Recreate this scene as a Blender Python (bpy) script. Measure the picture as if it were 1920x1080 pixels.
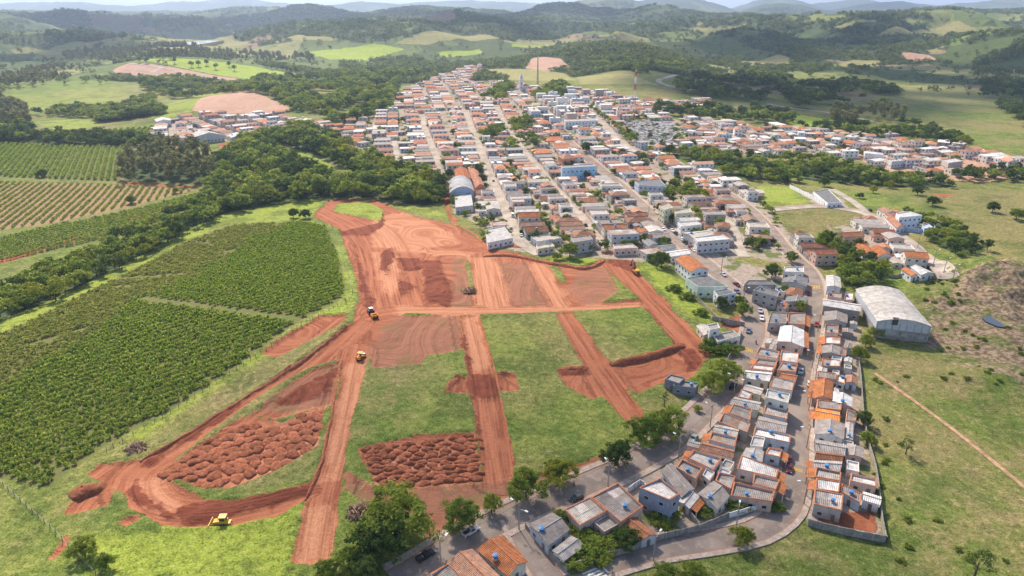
import bpy, math, random
import numpy as np
from math import radians, sin, cos, pi
random.seed(7)
rng = np.random.default_rng(11)
scene = bpy.context.scene
for o in list(bpy.data.objects):
    bpy.data.objects.remove(o)

# ------------------------------------------------------------------ camera, sky, sun, exposure
CAM_H = 120.0
PITCH = radians(21.9)
FPX = 1280.0
cam_d = bpy.data.cameras.new('camera')
cam_d.sensor_width = 36
cam_d.lens = 36 * FPX / 1920
cam_d.clip_start = 1
cam_d.clip_end = 60000
cam = bpy.data.objects.new('camera', cam_d)
scene.collection.objects.link(cam)
cam.location = (0, 0, CAM_H)
cam.rotation_euler = (pi / 2 - PITCH, 0, 0)
scene.camera = cam

SUN_EL = radians(44)
SUN_AZ = radians(-24)                      # from +Y towards +X; the sun stands ahead and to the left
world = bpy.data.worlds.new('World')
scene.world = world
world.use_nodes = True
wn = world.node_tree
sky = wn.nodes.new('ShaderNodeTexSky')
sky.sky_type = 'NISHITA'
sky.sun_disc = False
sky.sun_elevation = SUN_EL
sky.sun_rotation = SUN_AZ
sky.altitude = 800
sky.dust_density = 2.5
sky.ozone_density = 0.7
sky.air_density = 0.8
bgn = wn.nodes['Background']
wn.links.new(sky.outputs[0], bgn.inputs[0])
bgn.inputs[1].default_value = 0.145

sun_d = bpy.data.lights.new('sun', 'SUN')
sun_d.energy = 4.3
sun_d.angle = radians(3.0)
sun_d.color = (1.0, 0.90, 0.76)
sun = bpy.data.objects.new('sun', sun_d)
scene.collection.objects.link(sun)
from mathutils import Vector
SV = Vector((sin(SUN_AZ) * cos(SUN_EL), cos(SUN_AZ) * cos(SUN_EL), sin(SUN_EL)))
sun.rotation_euler = (-SV).to_track_quat('-Z', 'Y').to_euler()
sun.location = (0, 0, 400)

vs = scene.view_settings
vs.view_transform = 'Standard'
vs.look = 'None'
vs.gamma = 1
vs.exposure = 0.72

# ------------------------------------------------------------------ helpers: objects
COL = scene.collection
def link(o, parent=None):
    COL.objects.link(o)
    if parent is not None:
        o.parent = parent
    return o
def mesh(name, verts, faces, mats=None, uvs=None, smooth=False, midx=None):
    me = bpy.data.meshes.new(name)
    me.from_pydata([tuple(v) for v in verts], [], [tuple(f) for f in faces])
    if mats:
        for m in (mats if isinstance(mats, (list, tuple)) else [mats]):
            me.materials.append(m)
    if midx is not None:
        me.polygons.foreach_set('material_index', midx)
    if uvs is not None:
        l = me.uv_layers.new(name='UVMap')
        flat = np.array([uv for f in uvs for uv in f], dtype=np.float32).ravel()
        l.data.foreach_set('uv', flat)
    if smooth:
        me.polygons.foreach_set('use_smooth', [True] * len(me.polygons))
    me.update()
    return me
def obj(name, me, parent=None, loc=(0, 0, 0), rotz=0.0, scale=None, color=None):
    o = bpy.data.objects.new(name, me)
    o.location = loc
    o.rotation_euler = (0, 0, rotz)
    if scale is not None:
        o.scale = scale if isinstance(scale, (tuple, list)) else (scale,) * 3
    if color is not None:
        o.color = (*color[:3], 1)
    return link(o, parent)
def tag(o, label, cat, group=None):
    o['label'] = label
    o['category'] = cat
    if group:
        o['group'] = group
    return o
def thing(name, label, cat, loc=(0, 0, 0), rotz=0.0, group=None, scale=None):
    o = obj(name, None, None, loc, rotz, scale)
    o.empty_display_size = 0.2
    return tag(o, label, cat, group)
def struct(o, kind='structure'):
    o['kind'] = kind
    return o
ORD = ['first', 'second', 'third', 'fourth', 'fifth', 'sixth', 'seventh', 'eighth', 'ninth', 'tenth', 'eleventh', 'twelfth',
       'thirteenth', 'fourteenth', 'fifteenth', 'sixteenth', 'seventeenth', 'eighteenth', 'nineteenth', 'twentieth']
TENS = ['twenty', 'thirty', 'forty', 'fifty', 'sixty', 'seventy', 'eighty', 'ninety']
def ordw(i):
    if i < 20:
        return ORD[i]
    n = i + 1
    t, u = n // 10, n % 10
    if u == 0:
        return {2: 'twentieth', 3: 'thirtieth', 4: 'fortieth', 5: 'fiftieth', 6: 'sixtieth', 7: 'seventieth', 8: 'eightieth', 9: 'ninetieth'}.get(t, 'hundredth')
    return TENS[min(t, 9) - 2] + '-' + ORD[u - 1]

class MB:
    """collects boxes, prisms and tubes into one mesh"""
    def __init__(s):
        s.v, s.f = [], []
    def add(s, v, f):
        n = len(s.v)
        s.v += [tuple(p) for p in v]
        s.f += [tuple(i + n for i in q) for q in f]
        return s
    def box(s, c, d, rz=0.0):
        cx, cy, cz = c
        hx, hy, hz = d[0] / 2, d[1] / 2, d[2] / 2
        ca, sa = cos(rz), sin(rz)
        v = []
        for z in (-hz, hz):
            for x, y in ((-hx, -hy), (hx, -hy), (hx, hy), (-hx, hy)):
                v.append((cx + x * ca - y * sa, cy + x * sa + y * ca, cz + z))
        return s.add(v, [(3, 2, 1, 0), (4, 5, 6, 7), (0, 1, 5, 4), (1, 2, 6, 5), (2, 3, 7, 6), (3, 0, 4, 7)])
    def prism(s, base, z0, z1, top=None):
        n = len(base)
        top = top or base
        v = [(p[0], p[1], z0) for p in base] + [(p[0], p[1], z1) for p in top]
        f = [tuple(range(n - 1, -1, -1)), tuple(range(n, 2 * n))]
        f += [(i, (i + 1) % n, n + (i + 1) % n, n + i) for i in range(n)]
        return s.add(v, f)
    def profile(s, pts, y0, y1):
        """polygon in the x-z plane extruded along y"""
        n = len(pts)
        v = [(x, y0, z) for x, z in pts] + [(x, y1, z) for x, z in pts]
        f = [tuple(range(n)), tuple(range(2 * n - 1, n - 1, -1))]
        f += [(i, n + i, n + (i + 1) % n, (i + 1) % n) for i in range(n)]
        return s.add(v, f)
    def tube(s, pts, rad, n=6, cap=True):
        rads = rad if isinstance(rad, (list, tuple)) else [rad] * len(pts)
        P = [Vector(p) for p in pts]
        rings = []
        for i, p in enumerate(P):
            t = (P[min(i + 1, len(P) - 1)] - P[max(i - 1, 0)]).normalized()
            a = t.cross(Vector((0.31, 0.2, 1) if abs(t.z) < 0.9 else (1, 0.1, 0))).normalized()
            b = t.cross(a)
            rings.append([p + (a * cos(2 * pi * k / n) + b * sin(2 * pi * k / n)) * rads[i] for k in range(n)])
        v = [q for r in rings for q in r]
        f = []
        for i in range(len(P) - 1):
            for k in range(n):
                f.append((i * n + k, i * n + (k + 1) % n, (i + 1) * n + (k + 1) % n, (i + 1) * n + k))
        if cap:
            f += [tuple(range(n - 1, -1, -1)), tuple(range((len(P) - 1) * n, len(P) * n))]
        return s.add(v, f)
    def mesh(s, name, mat, smooth=False):
        return mesh(name, s.v, s.f, mat, smooth=smooth)
    def build(s, name, mat, parent=None, color=None, smooth=False):
        return obj(name, s.mesh(name, mat, smooth), parent, color=color)

# ------------------------------------------------------------------ helpers: noise
def _hash(ix, iy, seed):
    h = (ix.astype(np.int64) * 374761393 + iy.astype(np.int64) * 668265263 + seed * 974711) & 0x7fffffff
    h = ((h ^ (h >> 13)) * 1274126177) & 0x7fffffff
    return ((h ^ (h >> 16)) & 0xffff) / 65535.0
def vnoise(x, y, seed=0):
    ix, iy = np.floor(x), np.floor(y)
    fx, fy = x - ix, y - iy
    fx = fx * fx * fx * (fx * (fx * 6 - 15) + 10)
    fy = fy * fy * fy * (fy * (fy * 6 - 15) + 10)
    a, b = _hash(ix, iy, seed), _hash(ix + 1, iy, seed)
    c, d = _hash(ix, iy + 1, seed), _hash(ix + 1, iy + 1, seed)
    return (a + (b - a) * fx) * (1 - fy) + (c + (d - c) * fx) * fy
def fbm(x, y, oct=4, seed=0, gain=0.5):
    t, a, n = 0.0, 1.0, 0.0
    for o in range(oct):
        t = t + a * vnoise(x * 2 ** o + 17.3 * o, y * 2 ** o - 9.1 * o, seed + o)
        n += a
        a *= gain
    return t / n
def sstep(a, b, x):
    t = np.clip((x - a) / (b - a), 0, 1)
    return t * t * (3 - 2 * t)

# ------------------------------------------------------------------ terrain height
CT, ST = cos(PITCH), sin(PITCH)
def ray(px, py):
    dx = (np.asarray(px, float) - 960) / FPX
    dy = (540 - np.asarray(py, float)) / FPX
    return dx, CT + dy * ST, -ST + dy * CT       # world direction
def flat(px, py):
    dx, dy, dz = ray(px, py)
    t = -CAM_H / dz
    return dx * t, dy * t
NEAR = []                                         # x, y, amplitude, sx, sy
for px, py, a, sx, sy in [(420, 560, 6, 75, 80), (150, 500, -5, 120, 45), (560, 370, -5, 120, 60), (1820, 800, -7, 70, 90),
                          (1500, 330, -6, 160, 45), (1000, 200, 16, 210, 260), (1300, 180, 6, 200, 160), (1835, 522, 9, 13, 12),
                          (1900, 545, 6, 16, 14), (1890, 620, 4, 10, 14), (1780, 560, 2.5, 9, 10), (1850, 690, 2.5, 14, 8)]:
    x, y = flat(px, py)
    NEAR.append((x, y, a, sx, sy))
HILLS = []                                        # px, py of the top, distance, half width in px, depth in metres
for px, py, d, sp, sd in [(600, 16, 5200, 75, 500), (470, 22, 6500, 120, 700), (250, 24, 7500, 160, 800), (60, 27, 6500, 130, 700),
                          (150, 45, 4200, 110, 400), (330, 50, 3600, 60, 260), (820, 20, 5600, 120, 600), (700, 30, 5000, 90, 500), (1045, 16, 4600, 75, 420),
                          (1140, -4, 7200, 70, 600), (1260, 0, 8500, 90, 700), (1230, 22, 4200, 70, 350), (1455, 1, 11000, 60, 800), (1470, 13, 6800, 70, 500),
                          (1600, 3, 12000, 100, 900), (1690, 8, 9000, 110, 800), (1860, 4, 9500, 120, 800), (1800, 30, 3600, 55, 300), (1740, 44, 3500, 60, 260),
                          (1925, 76, 1750, 75, 260), (1410, 56, 3000, 90, 240), (1290, 62, 2800, 60, 220), (895, 50, 2700, 85, 240), (770, 66, 2300, 60, 180),
                          (1150, 84, 1650, 95, 150), (1030, 110, 1600, 75, 160), (1195, 141, 1250, 70, 110), (1470, 104, 1900, 45, 130), (1380, 120, 1750, 60, 120),
                          (1640, 128, 1500, 75, 120), (1800, 130, 1500, 80, 120), (100, 8, 13000, 200, 900), (420, 2, 14000, 160, 900), (900, 4, 14000, 200, 1000),
                          (700, 7, 12500, 120, 900), (330, 110, 1500, 110, 130), (120, 154, 1150, 120, 110), (460, 178, 950, 90, 110), (-150, 30, 5000, 200, 600), (2100, 20, 4000, 150, 500)]:
    dx, dy, dz = ray(px, py)
    t = d / dy
    zt = CAM_H + dz * t
    HILLS.append((dx * t, d, max(zt, 8.0), d * sp / FPX, sd))
LAKE = flat(365, 82)
def H(x, y):
    x = np.asarray(x, float); y = np.asarray(y, float)
    shp = x.shape
    x = x.ravel(); y = y.ravel()
    r = np.hypot(x, y)
    z = np.zeros_like(x)
    m = r < 2600
    if m.any():
        xm, ym = x[m], y[m]
        zz = np.zeros_like(xm)
        for a, b, c, sx, sy in NEAR:
            zz += c * np.exp(-0.5 * (((xm - a) / sx) ** 2 + ((ym - b) / sy) ** 2))
        z[m] += zz
    mx, my = NEAR[7][0], NEAR[7][1] - 12
    m = (np.abs(x - mx) < 120) & (np.abs(y - my) < 130)
    if m.any():
        xm, ym = x[m], y[m]
        z[m] += np.exp(-0.5 * (((xm - mx) / 34) ** 2 + ((ym - my) / 36) ** 2)) * (fbm(xm / 7.5, ym / 7.5, 3, 31) - 0.45) * 5.5
    m = r > 600
    if m.any():
        xm, ym, rm = x[m], y[m], r[m]
        hb = np.zeros_like(xm)
        for a, b, c, sx, sy in HILLS:
            k = (np.abs(xm - a) < 3.6 * sx) & (np.abs(ym - b) < 3.6 * sy)
            if k.any():
                q = ((xm[k] - a) / sx) ** 2 + ((ym[k] - b) / sy) ** 2
                hb[k] = np.maximum(hb[k], c * np.maximum(np.exp(-0.5 * q) - 0.0015, 0))
        w = sstep(1000, 3200, rm)
        far = np.zeros_like(xm)
        k = w > 0
        if k.any():
            n = fbm(xm[k] / 900 + 3.3, ym[k] / 900, 5, 5)
            rid = 1 - np.abs(2 * n - 1)
            n2 = fbm(xm[k] / 330, ym[k] / 330, 3, 9) - 0.5
            far[k] = ((rid - 0.55) * 230 * w[k] * sstep(0.0, 1.0, w[k]) + n2 * 85 * w[k]) * np.clip(1 - hb[k] / 160, 0.35, 1)
        z[m] += hb + far * (1 - sstep(-100, -900, ym))
        k = np.exp(-0.5 * (((xm - LAKE[0]) / 420) ** 4 + ((ym - LAKE[1]) / 620) ** 4))
        zz = z[m]
        z[m] = zz * (1 - k) + np.clip(zz, -6, 2) * k * 0.3
    return z.reshape(shp)
def H1(x, y):
    return float(H(np.array([x]), np.array([y]))[0])
TS = np.concatenate([np.geomspace(70, 900, 90), np.geomspace(920, 26000, 150)])
def PX(pts, h=0.0):
    """pixels of the photograph -> points where their rays meet the terrain raised by h"""
    pts = np.asarray(pts, float).reshape(-1, 2)
    dx, dy, dz = ray(pts[:, 0], pts[:, 1])
    X = dx[:, None] * TS; Y = dy[:, None] * TS; Z = CAM_H + dz[:, None] * TS
    below = Z < H(X, Y) + h
    below[:, -1] = True
    k = np.maximum(below.argmax(1), 1)
    t0, t1 = TS[k - 1].copy(), TS[k].copy()
    for _ in range(18):
        tm = (t0 + t1) / 2
        b = CAM_H + dz * tm < H(dx * tm, dy * tm) + h
        t1 = np.where(b, tm, t1); t0 = np.where(b, t0, tm)
    return np.stack([dx * t1, dy * t1], 1)
def sdf(poly, x, y):
    """signed distance to a polygon, positive inside"""
    d = np.full(x.shape, 1e9); ins = np.zeros(x.shape, bool)
    n = len(poly)
    for i in range(n):
        ax, ay = poly[i]; bx, by = poly[(i + 1) % n]
        ex, ey = bx - ax, by - ay
        L = ex * ex + ey * ey + 1e-9
        t = np.clip(((x - ax) * ex + (y - ay) * ey) / L, 0, 1)
        d = np.minimum(d, (x - ax - t * ex) ** 2 + (y - ay - t * ey) ** 2)
        c = ((ay > y) != (by > y)) & (x < (bx - ax) * (y - ay) / (by - ay + 1e-12) + ax)
        ins ^= c
    return np.where(ins, 1, -1) * np.sqrt(d)
def smooth_line(P, step=4.0):
    P = np.asarray(P, float)
    out = []
    for i in range(len(P) - 1):
        p0, p1, p2, p3 = P[max(i - 1, 0)], P[i], P[i + 1], P[min(i + 2, len(P) - 1)]
        n = max(2, int(np.hypot(*(p2 - p1)) / step))
        for k in range(n):
            t = k / n
            out.append(0.5 * (2 * p1 + (p2 - p0) * t + (2 * p0 - 5 * p1 + 4 * p2 - p3) * t * t + (3 * p1 - p0 - 3 * p2 + p3) * t ** 3))
    out.append(P[-1])
    return np.array(out)
# ------------------------------------------------------------------ materials
class N:
    """small node-graph helper"""
    def __init__(s, name):
        s.m = bpy.data.materials.new(name)
        s.m.use_nodes = True
        s.t = s.m.node_tree
        s.t.nodes.clear()
        s.out = s.t.nodes.new('ShaderNodeOutputMaterial')
    def n(s, typ, ins=None, **kw):
        q = s.t.nodes.new('ShaderNode' + typ)
        for k, v in kw.items():
            setattr(q, k, v)
        for k, v in (ins or {}).items():
            s.put(q.inputs[k], v)
        return q
    def put(s, sock, v):
        if isinstance(v, bpy.types.NodeSocket):
            s.t.links.new(v, sock)
        elif isinstance(v, (tuple, list)) and len(v) == 3 and sock.type == 'RGBA':
            sock.default_value = (*v, 1)
        else:
            sock.default_value = v
    def pos(s):
        return s.n('NewGeometry').outputs['Position']
    def objc(s):
        return s.n('TexCoord').outputs['Object']
    def scale(s, vec, sc):
        return s.n('Mapping', {'Vector': vec, 'Scale': sc}).outputs[0]
    def noise(s, sc, vec=None, detail=4, rough=0.55):
        q = s.n('TexNoise', {'Scale': sc, 'Detail': detail, 'Roughness': rough})
        if vec is not None:
            s.put(q.inputs['Vector'], vec)
        return q.outputs['Fac']
    def math(s, op, a, b=0.0, c=None, clamp=False):
        q = s.n('Math', operation=op)
        q.use_clamp = clamp
        s.put(q.inputs[0], a); s.put(q.inputs[1], b)
        if c is not None:
            s.put(q.inputs[2], c)
        return q.outputs[0]
    def rmp(s, v, a, b, c=0.0, d=1.0, smooth=True):
        q = s.n('MapRange', {'Value': v, 'From Min': a, 'From Max': b, 'To Min': c, 'To Max': d})
        q.interpolation_type = 'SMOOTHSTEP' if smooth else 'LINEAR'
        return q.outputs[0]
    def mix(s, f, a, b, mode='MIX'):
        q = s.n('Mix', data_type='RGBA', blend_type=mode)
        q.clamp_factor = True
        s.put(q.inputs[0], f); s.put(q.inputs[6], a); s.put(q.inputs[7], b)
        return q.outputs[2]
    def attr(s, name, out='Fac'):
        return s.n('Attribute', attribute_name=name).outputs[out]
    def mul(s, c, v):
        q = s.n('VectorMath', operation='SCALE')
        s.put(q.inputs[0], c); s.put(q.inputs['Scale'], v)
        return q.outputs[0]
    def bump(s, h, dist, strength=1.0):
        return s.n('Bump', {'Height': h, 'Distance': dist, 'Strength': strength}).outputs[0]
    def done(s, col, rough=0.9, normal=None, metal=0.0, spec=0.2, sub=None):
        b = s.n('BsdfPrincipled', {'Base Color': col, 'Roughness': rough, 'Metallic': metal, 'Specular IOR Level': spec})
        if normal is not None:
            s.put(b.inputs['Normal'], normal)
        s.t.links.new(b.outputs[0], s.out.inputs[0])
        s.b = b
        return s.m
M = {}
def ground_mat():
    g = N('ground_soil_and_grass')
    p = g.pos()
    n_big = g.noise(0.012, p, 2); n_mid = g.noise(0.09, p, 3, 0.6); n_sm = g.noise(0.55, p, 3, 0.65); n_fine = g.noise(2.2, p, 1, 0.7)
    def mask(name, wid, amp, extra=0.0):
        v = g.math('ADD', g.attr(name), g.math('MULTIPLY', g.math('SUBTRACT', n_sm, 0.5), amp))
        v = g.math('ADD', v, g.math('MULTIPLY', g.math('SUBTRACT', n_mid, 0.5), amp * 1.6))
        return g.rmp(v, -wid + extra, wid + extra)
    # grass
    tuft = g.math('ADD', g.math('MULTIPLY', n_sm, 0.7), g.math('MULTIPLY', n_fine, 0.55))
    gr = g.mix(g.rmp(n_mid, 0.35, 0.66), (0.12, 0.168, 0.03), (0.20, 0.225, 0.048))
    gr = g.mix(g.rmp(n_big, 0.42, 0.62), gr, (0.23, 0.205, 0.07))
    br = g.mix(n_mid, (0.20, 0.265, 0.035), (0.30, 0.335, 0.055))
    gr = g.mix(mask('bright', 2.5, 6.0), gr, br)
    dr = g.mix(g.rmp(n_mid, 0.3, 0.7), (0.13, 0.13, 0.042), (0.235, 0.185, 0.085))
    dryf = g.math('MULTIPLY', mask('dry', 14.0, 10.0), g.rmp(g.math('ADD', n_mid, g.math('MULTIPLY', n_sm, 0.6)), 0.55, 1.0, 0.1, 0.9))
    gr = g.mix(dryf, gr, dr)
    gr = g.mix(g.math('MULTIPLY', g.rmp(g.noise(0.035, p, 3, 0.65), 0.50, 0.62), 0.55), gr, (0.075, 0.105, 0.024))
    # bare worn spots
    gr = g.mix(g.math('MULTIPLY', g.rmp(n_sm, 0.57, 0.70), g.rmp(n_big, 0.42, 0.6, 0.25, 0.75)), gr, (0.30, 0.20, 0.105))
    gr = g.mul(gr, g.rmp(tuft, 0.38, 0.86, 0.36, 1.55, False))
    # far pasture parcels
    wob = g.n('TexNoise', {'Vector': p, 'Scale': 0.006, 'Detail': 2.0}).outputs['Color']
    pv = g.n('VectorMath', {0: wob, 1: (260, 260, 0), 2: p}, operation='MULTIPLY_ADD').outputs[0]
    vor = g.n('TexVoronoi', {'Vector': pv, 'Scale': 0.0042, 'Randomness': 1.0}, feature='F1', voronoi_dimensions='2D')
    par = g.n('ValToRGB', {'Fac': g.math('FRACT', g.math('MULTIPLY', g.n('SeparateColor', {0: vor.outputs['Color']}).outputs[0], 3.7))})
    cr = par.color_ramp
    cr.interpolation = 'CONSTANT'
    for i, (q, c) in enumerate([(0, (0.13, 0.165, 0.045)), (0.25, (0.21, 0.225, 0.065)), (0.45, (0.085, 0.115, 0.034)), (0.62, (0.27, 0.255, 0.09)), (0.8, (0.15, 0.20, 0.05)), (0.94, (0.30, 0.19, 0.12))]):
        e = cr.elements[i] if i < 2 else cr.elements.new(q)
        e.position = q
        e.color = (*c, 1)
    pd = g.n('VectorMath', {0: p}, operation='LENGTH').outputs['Value']
    farc = g.mix(g.rmp(pd, 2600, 6000, 0, 0.55), g.mul(par.outputs[0], g.rmp(n_mid, 0.25, 0.75, 0.75, 1.25)), (0.075, 0.11, 0.036))
    gr = g.mix(g.attr('far'), gr, farc)
    gr = g.mix(g.rmp(g.attr('forest'), 0.3, 0.6), gr, g.mul((0.06, 0.085, 0.03), g.rmp(n_mid, 0.3, 0.7, 0.6, 1.5)))
    gr = g.mix(mask('meadow', 3.0, 6.0), gr, g.mul((0.29, 0.36, 0.045), g.rmp(n_mid, 0.2, 0.8, 0.8, 1.2)))
    gr = g.mix(mask('tan', 3.0, 6.0), gr, g.mul((0.30, 0.27, 0.10), g.rmp(n_mid, 0.2, 0.8, 0.8, 1.2)))
    # coffee soil
    crop = g.mix(g.rmp(n_sm, 0.35, 0.65), (0.17, 0.135, 0.055), (0.13, 0.165, 0.042))
    gr = g.mix(mask('crop', 1.0, 2.0), gr, crop)
    gr = g.mix(mask('young', 1.0, 2.0), gr, g.mix(n_sm, (0.36, 0.21, 0.125), (0.29, 0.20, 0.10)))
    # town ground
    tw = g.mix(g.rmp(n_sm, 0.35, 0.65), (0.30, 0.235, 0.18), (0.40, 0.32, 0.26))
    tw = g.mix(g.rmp(n_mid, 0.52, 0.62), tw, (0.13, 0.15, 0.05))
    gr = g.mix(mask('town', 1.5, 3.0), gr, tw)
    # bare soil, with tracks that run along the lanes
    tv = g.n('CombineXYZ', {0: g.math('MULTIPLY', g.attr('tu'), 0.035), 1: g.attr('tv'), 2: 0.0}).outputs[0]
    st = g.noise(1.35, tv, 3, 0.6); st2 = g.noise(0.45, tv, 1, 0.6)
    stk = g.math('ADD', g.math('MULTIPLY', st, 0.55), g.math('MULTIPLY', st2, 0.55))
    red = g.mix(g.rmp(stk, 0.40, 0.68), (0.225, 0.070, 0.034), (0.43, 0.162, 0.084))
    red = g.mix(g.rmp(n_mid, 0.45, 0.68, 0, 0.75), red, (0.38, 0.142, 0.072))
    red = g.mix(g.math('MULTIPLY', g.rmp(n_sm, 0.60, 0.70), 0.55), red, (0.20, 0.068, 0.04))
    brn = g.mix(g.rmp(stk, 0.35, 0.65), (0.215, 0.095, 0.055), (0.325, 0.14, 0.082))
    brn = g.mix(g.rmp(n_mid, 0.56, 0.64, 0, 0.6), brn, (0.19, 0.14, 0.055))
    lgt = g.mix(g.rmp(stk, 0.36, 0.66), (0.33, 0.122, 0.060), (0.53, 0.24, 0.13))
    frs_shade = g.mix(g.rmp(stk, 0.35, 0.7), (0.13, 0.036, 0.02), (0.235, 0.07, 0.038))
    soil = g.mix(mask('brown', 1.4, 6.5), red, brn)
    soil = g.mix(mask('light', 1.8, 6.5), soil, lgt)
    soil = g.mix(mask('fresh_and_shade', 0.7, 5.0), soil, frs_shade)  # dark fresh soil, also carries the painted shade of the cut banks
    soil = g.mul(soil, g.rmp(n_fine, 0.25, 0.75, 0.86, 1.14))
    dm = mask('dirt', 0.30, 2.3)
    dm = g.math('SUBTRACT', dm, g.math('MULTIPLY', g.rmp(n_sm, 0.66, 0.72), g.rmp(g.attr('dirt'), 3.0, 0.0, 0.0, 0.7)), clamp=True)
    col = g.mix(dm, gr, soil)
    rock = g.mix(g.rmp(n_sm, 0.38, 0.62), (0.13, 0.085, 0.05), (0.36, 0.26, 0.175))
    col = g.mix(g.math('MULTIPLY', mask('rock', 3.0, 26.0), g.rmp(n_mid, 0.38, 0.52, 0.35, 0.9)), col, rock)
    col = g.mix(mask('plow', 1.5, 3.0), col, g.mix(g.rmp(stk, 0.35, 0.65), (0.40, 0.225, 0.15), (0.50, 0.31, 0.22)))
    hgt = g.math('ADD', g.math('MULTIPLY', n_sm, 0.8), g.math('MULTIPLY', g.math('MULTIPLY', st, dm), 0.7))
    return g.done(col, 0.95, g.bump(hgt, 0.42), spec=0.1)
M['ground'] = ground_mat()

def soil_mat():
    g = N('loose_red_soil')
    p = g.pos(); rnd = g.n('ObjectInfo').outputs['Random']
    a = g.noise(1.2, p, 5, 0.65); b = g.noise(5, p, 3, 0.7)
    c = g.mix(g.rmp(a, 0.35, 0.65), (0.28, 0.092, 0.046), (0.46, 0.17, 0.088))
    c = g.mix(g.rmp(b, 0.62, 0.72, 0, 0.5), c, (0.46, 0.24, 0.14))
    c = g.mul(c, g.rmp(rnd, 0, 1, 0.8, 1.2, False))
    return g.done(c, 0.95, g.bump(g.math('ADD', a, b), 0.25), spec=0.1)
M['soil'] = soil_mat()
def brush_mat():
    g = N('dry_brushwood')
    a = g.noise(2.0, g.pos(), 4)
    return g.done(g.mix(a, (0.20, 0.11, 0.065), (0.44, 0.30, 0.19)), 0.95)
M['brush'] = brush_mat()
def asphalt_mat():
    g = N('worn_asphalt')
    p = g.pos()
    a = g.noise(0.12, p, 5, 0.6); b = g.noise(1.4, p, 5, 0.7); d = g.noise(0.35, p, 3)
    c = g.mix(g.rmp(a, 0.35, 0.65), (0.205, 0.16, 0.132), (0.30, 0.238, 0.195))
    c = g.mix(g.rmp(d, 0.54, 0.66, 0, 0.7), c, (0.34, 0.27, 0.215))
    c = g.mix(g.math('MULTIPLY', g.rmp(b, 0.60, 0.68), 0.5), c, (0.40, 0.37, 0.34))
    ed = g.math('ABSOLUTE', g.math('SUBTRACT', g.n('SeparateXYZ', {0: g.n('UVMap').outputs[0]}).outputs[0], 0.5))
    c = g.mix(g.math('MULTIPLY', g.rmp(g.math('ADD', ed, g.math('MULTIPLY', a, 0.25)), 0.45, 0.62), 0.7), c, (0.33, 0.19, 0.12))
    return g.done(c, 0.88, g.bump(b, 0.02), spec=0.25)
M['asphalt'] = asphalt_mat()
def street_mat():
    g = N('pale_dusty_street')
    p = g.pos()
    a = g.noise(0.1, p, 5, 0.6); b = g.noise(1.0, p, 4, 0.7)
    c = g.mix(g.rmp(a, 0.35, 0.65), (0.30, 0.25, 0.21), (0.47, 0.40, 0.33))
    c = g.mix(g.rmp(b, 0.55, 0.7, 0, 0.6), c, (0.42, 0.30, 0.21))
    return g.done(c, 0.9, spec=0.15)
M['street'] = street_mat()
def plain(name, c, rough=0.8, metal=0.0, var=0.12, sc=0.9, spec=0.3, bump=0.0):
    g = N(name)
    a = g.noise(sc, g.pos(), 5, 0.65)
    cc = g.mul(c, g.rmp(a, 0.3, 0.7, 1 - var, 1 + var))
    return g.done(cc, rough, g.bump(a, bump) if bump else None, metal, spec)
M['pavement'] = plain('pavement_concrete', (0.40, 0.31, 0.25), 0.9, var=0.25)
M['path'] = plain('trodden_earth', (0.42, 0.25, 0.145), 0.95, var=0.35, sc=0.5)
M['white_paint'] = plain('road_paint_white', (0.72, 0.70, 0.66), 0.8, var=0.15, sc=3)
M['yellow_paint'] = plain('road_paint_yellow', (0.62, 0.36, 0.05), 0.8, var=0.25, sc=3)
def painted(name, rough=0.85, dirt=0.5):
    g = N(name)
    oi = g.n('ObjectInfo')
    p = g.pos()
    a = g.noise(0.7, p, 5, 0.65); s = g.noise(1.0, g.scale(p, (1.5, 1.5, 0.25)), 4, 0.6)
    c = g.mul(oi.outputs['Color'], g.rmp(a, 0.3, 0.7, 0.86, 1.1))
    c = g.mix(g.math('MULTIPLY', g.rmp(s, 0.52, 0.72), dirt), c, (0.15, 0.115, 0.09))
    return g.done(c, rough, spec=0.2)
M['wall'] = painted('rendered_wall')
M['object_paint'] = painted('painted_metal', 0.45, 0.12)
def roof_mat(name, kind):
    g = N(name)
    oi = g.n('ObjectInfo')
    p = g.pos()
    uv = g.n('UVMap').outputs[0]
    u = g.n('SeparateXYZ', {0: uv})
    a = g.noise(0.5, p, 5, 0.65); b = g.noise(2.5, p, 4, 0.7)
    per = 0.5 if kind == 'sheet' else 0.42
    w = g.math('SINE', g.math('MULTIPLY', u.outputs[0], 2 * pi / per))
    v = g.math('FRACT', g.math('MULTIPLY', u.outputs[1], 1 / (1.8 if kind == 'sheet' else 0.42)))
    c = g.mul(oi.outputs['Color'], g.rmp(oi.outputs['Random'], 0, 1, 0.85, 1.15, False))
    c = g.mul(c, g.rmp(a, 0.3, 0.7, 0.72, 1.2))
    if kind == 'sheet':
        c = g.mix(g.math('MULTIPLY', g.rmp(b, 0.52, 0.7), 0.55), c, (0.13, 0.115, 0.10))
        c = g.mul(c, g.rmp(v, 0.0, 0.06, 0.72, 1.0))
        return g.done(c, 0.85, g.bump(w, 0.05), spec=0.2)
    c = g.mix(g.math('MULTIPLY', g.rmp(b, 0.48, 0.66), 0.6), c, (0.17, 0.085, 0.05))
    c = g.mix(g.math('MULTIPLY', g.rmp(a, 0.55, 0.75), 0.5), c, (0.55, 0.30, 0.17))
    c = g.mul(c, g.rmp(v, 0.0, 0.25, 0.7, 1.05))
    return g.done(c, 0.85, g.bump(g.math('ADD', w, v), 0.08), spec=0.15)
M['sheet'] = roof_mat('corrugated_sheet_roof', 'sheet')
M['tile'] = roof_mat('clay_tile_roof', 'tile')
M['cap'] = plain('clay_coping', (0.50, 0.185, 0.085), 0.85, var=0.3, sc=2.0)
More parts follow.
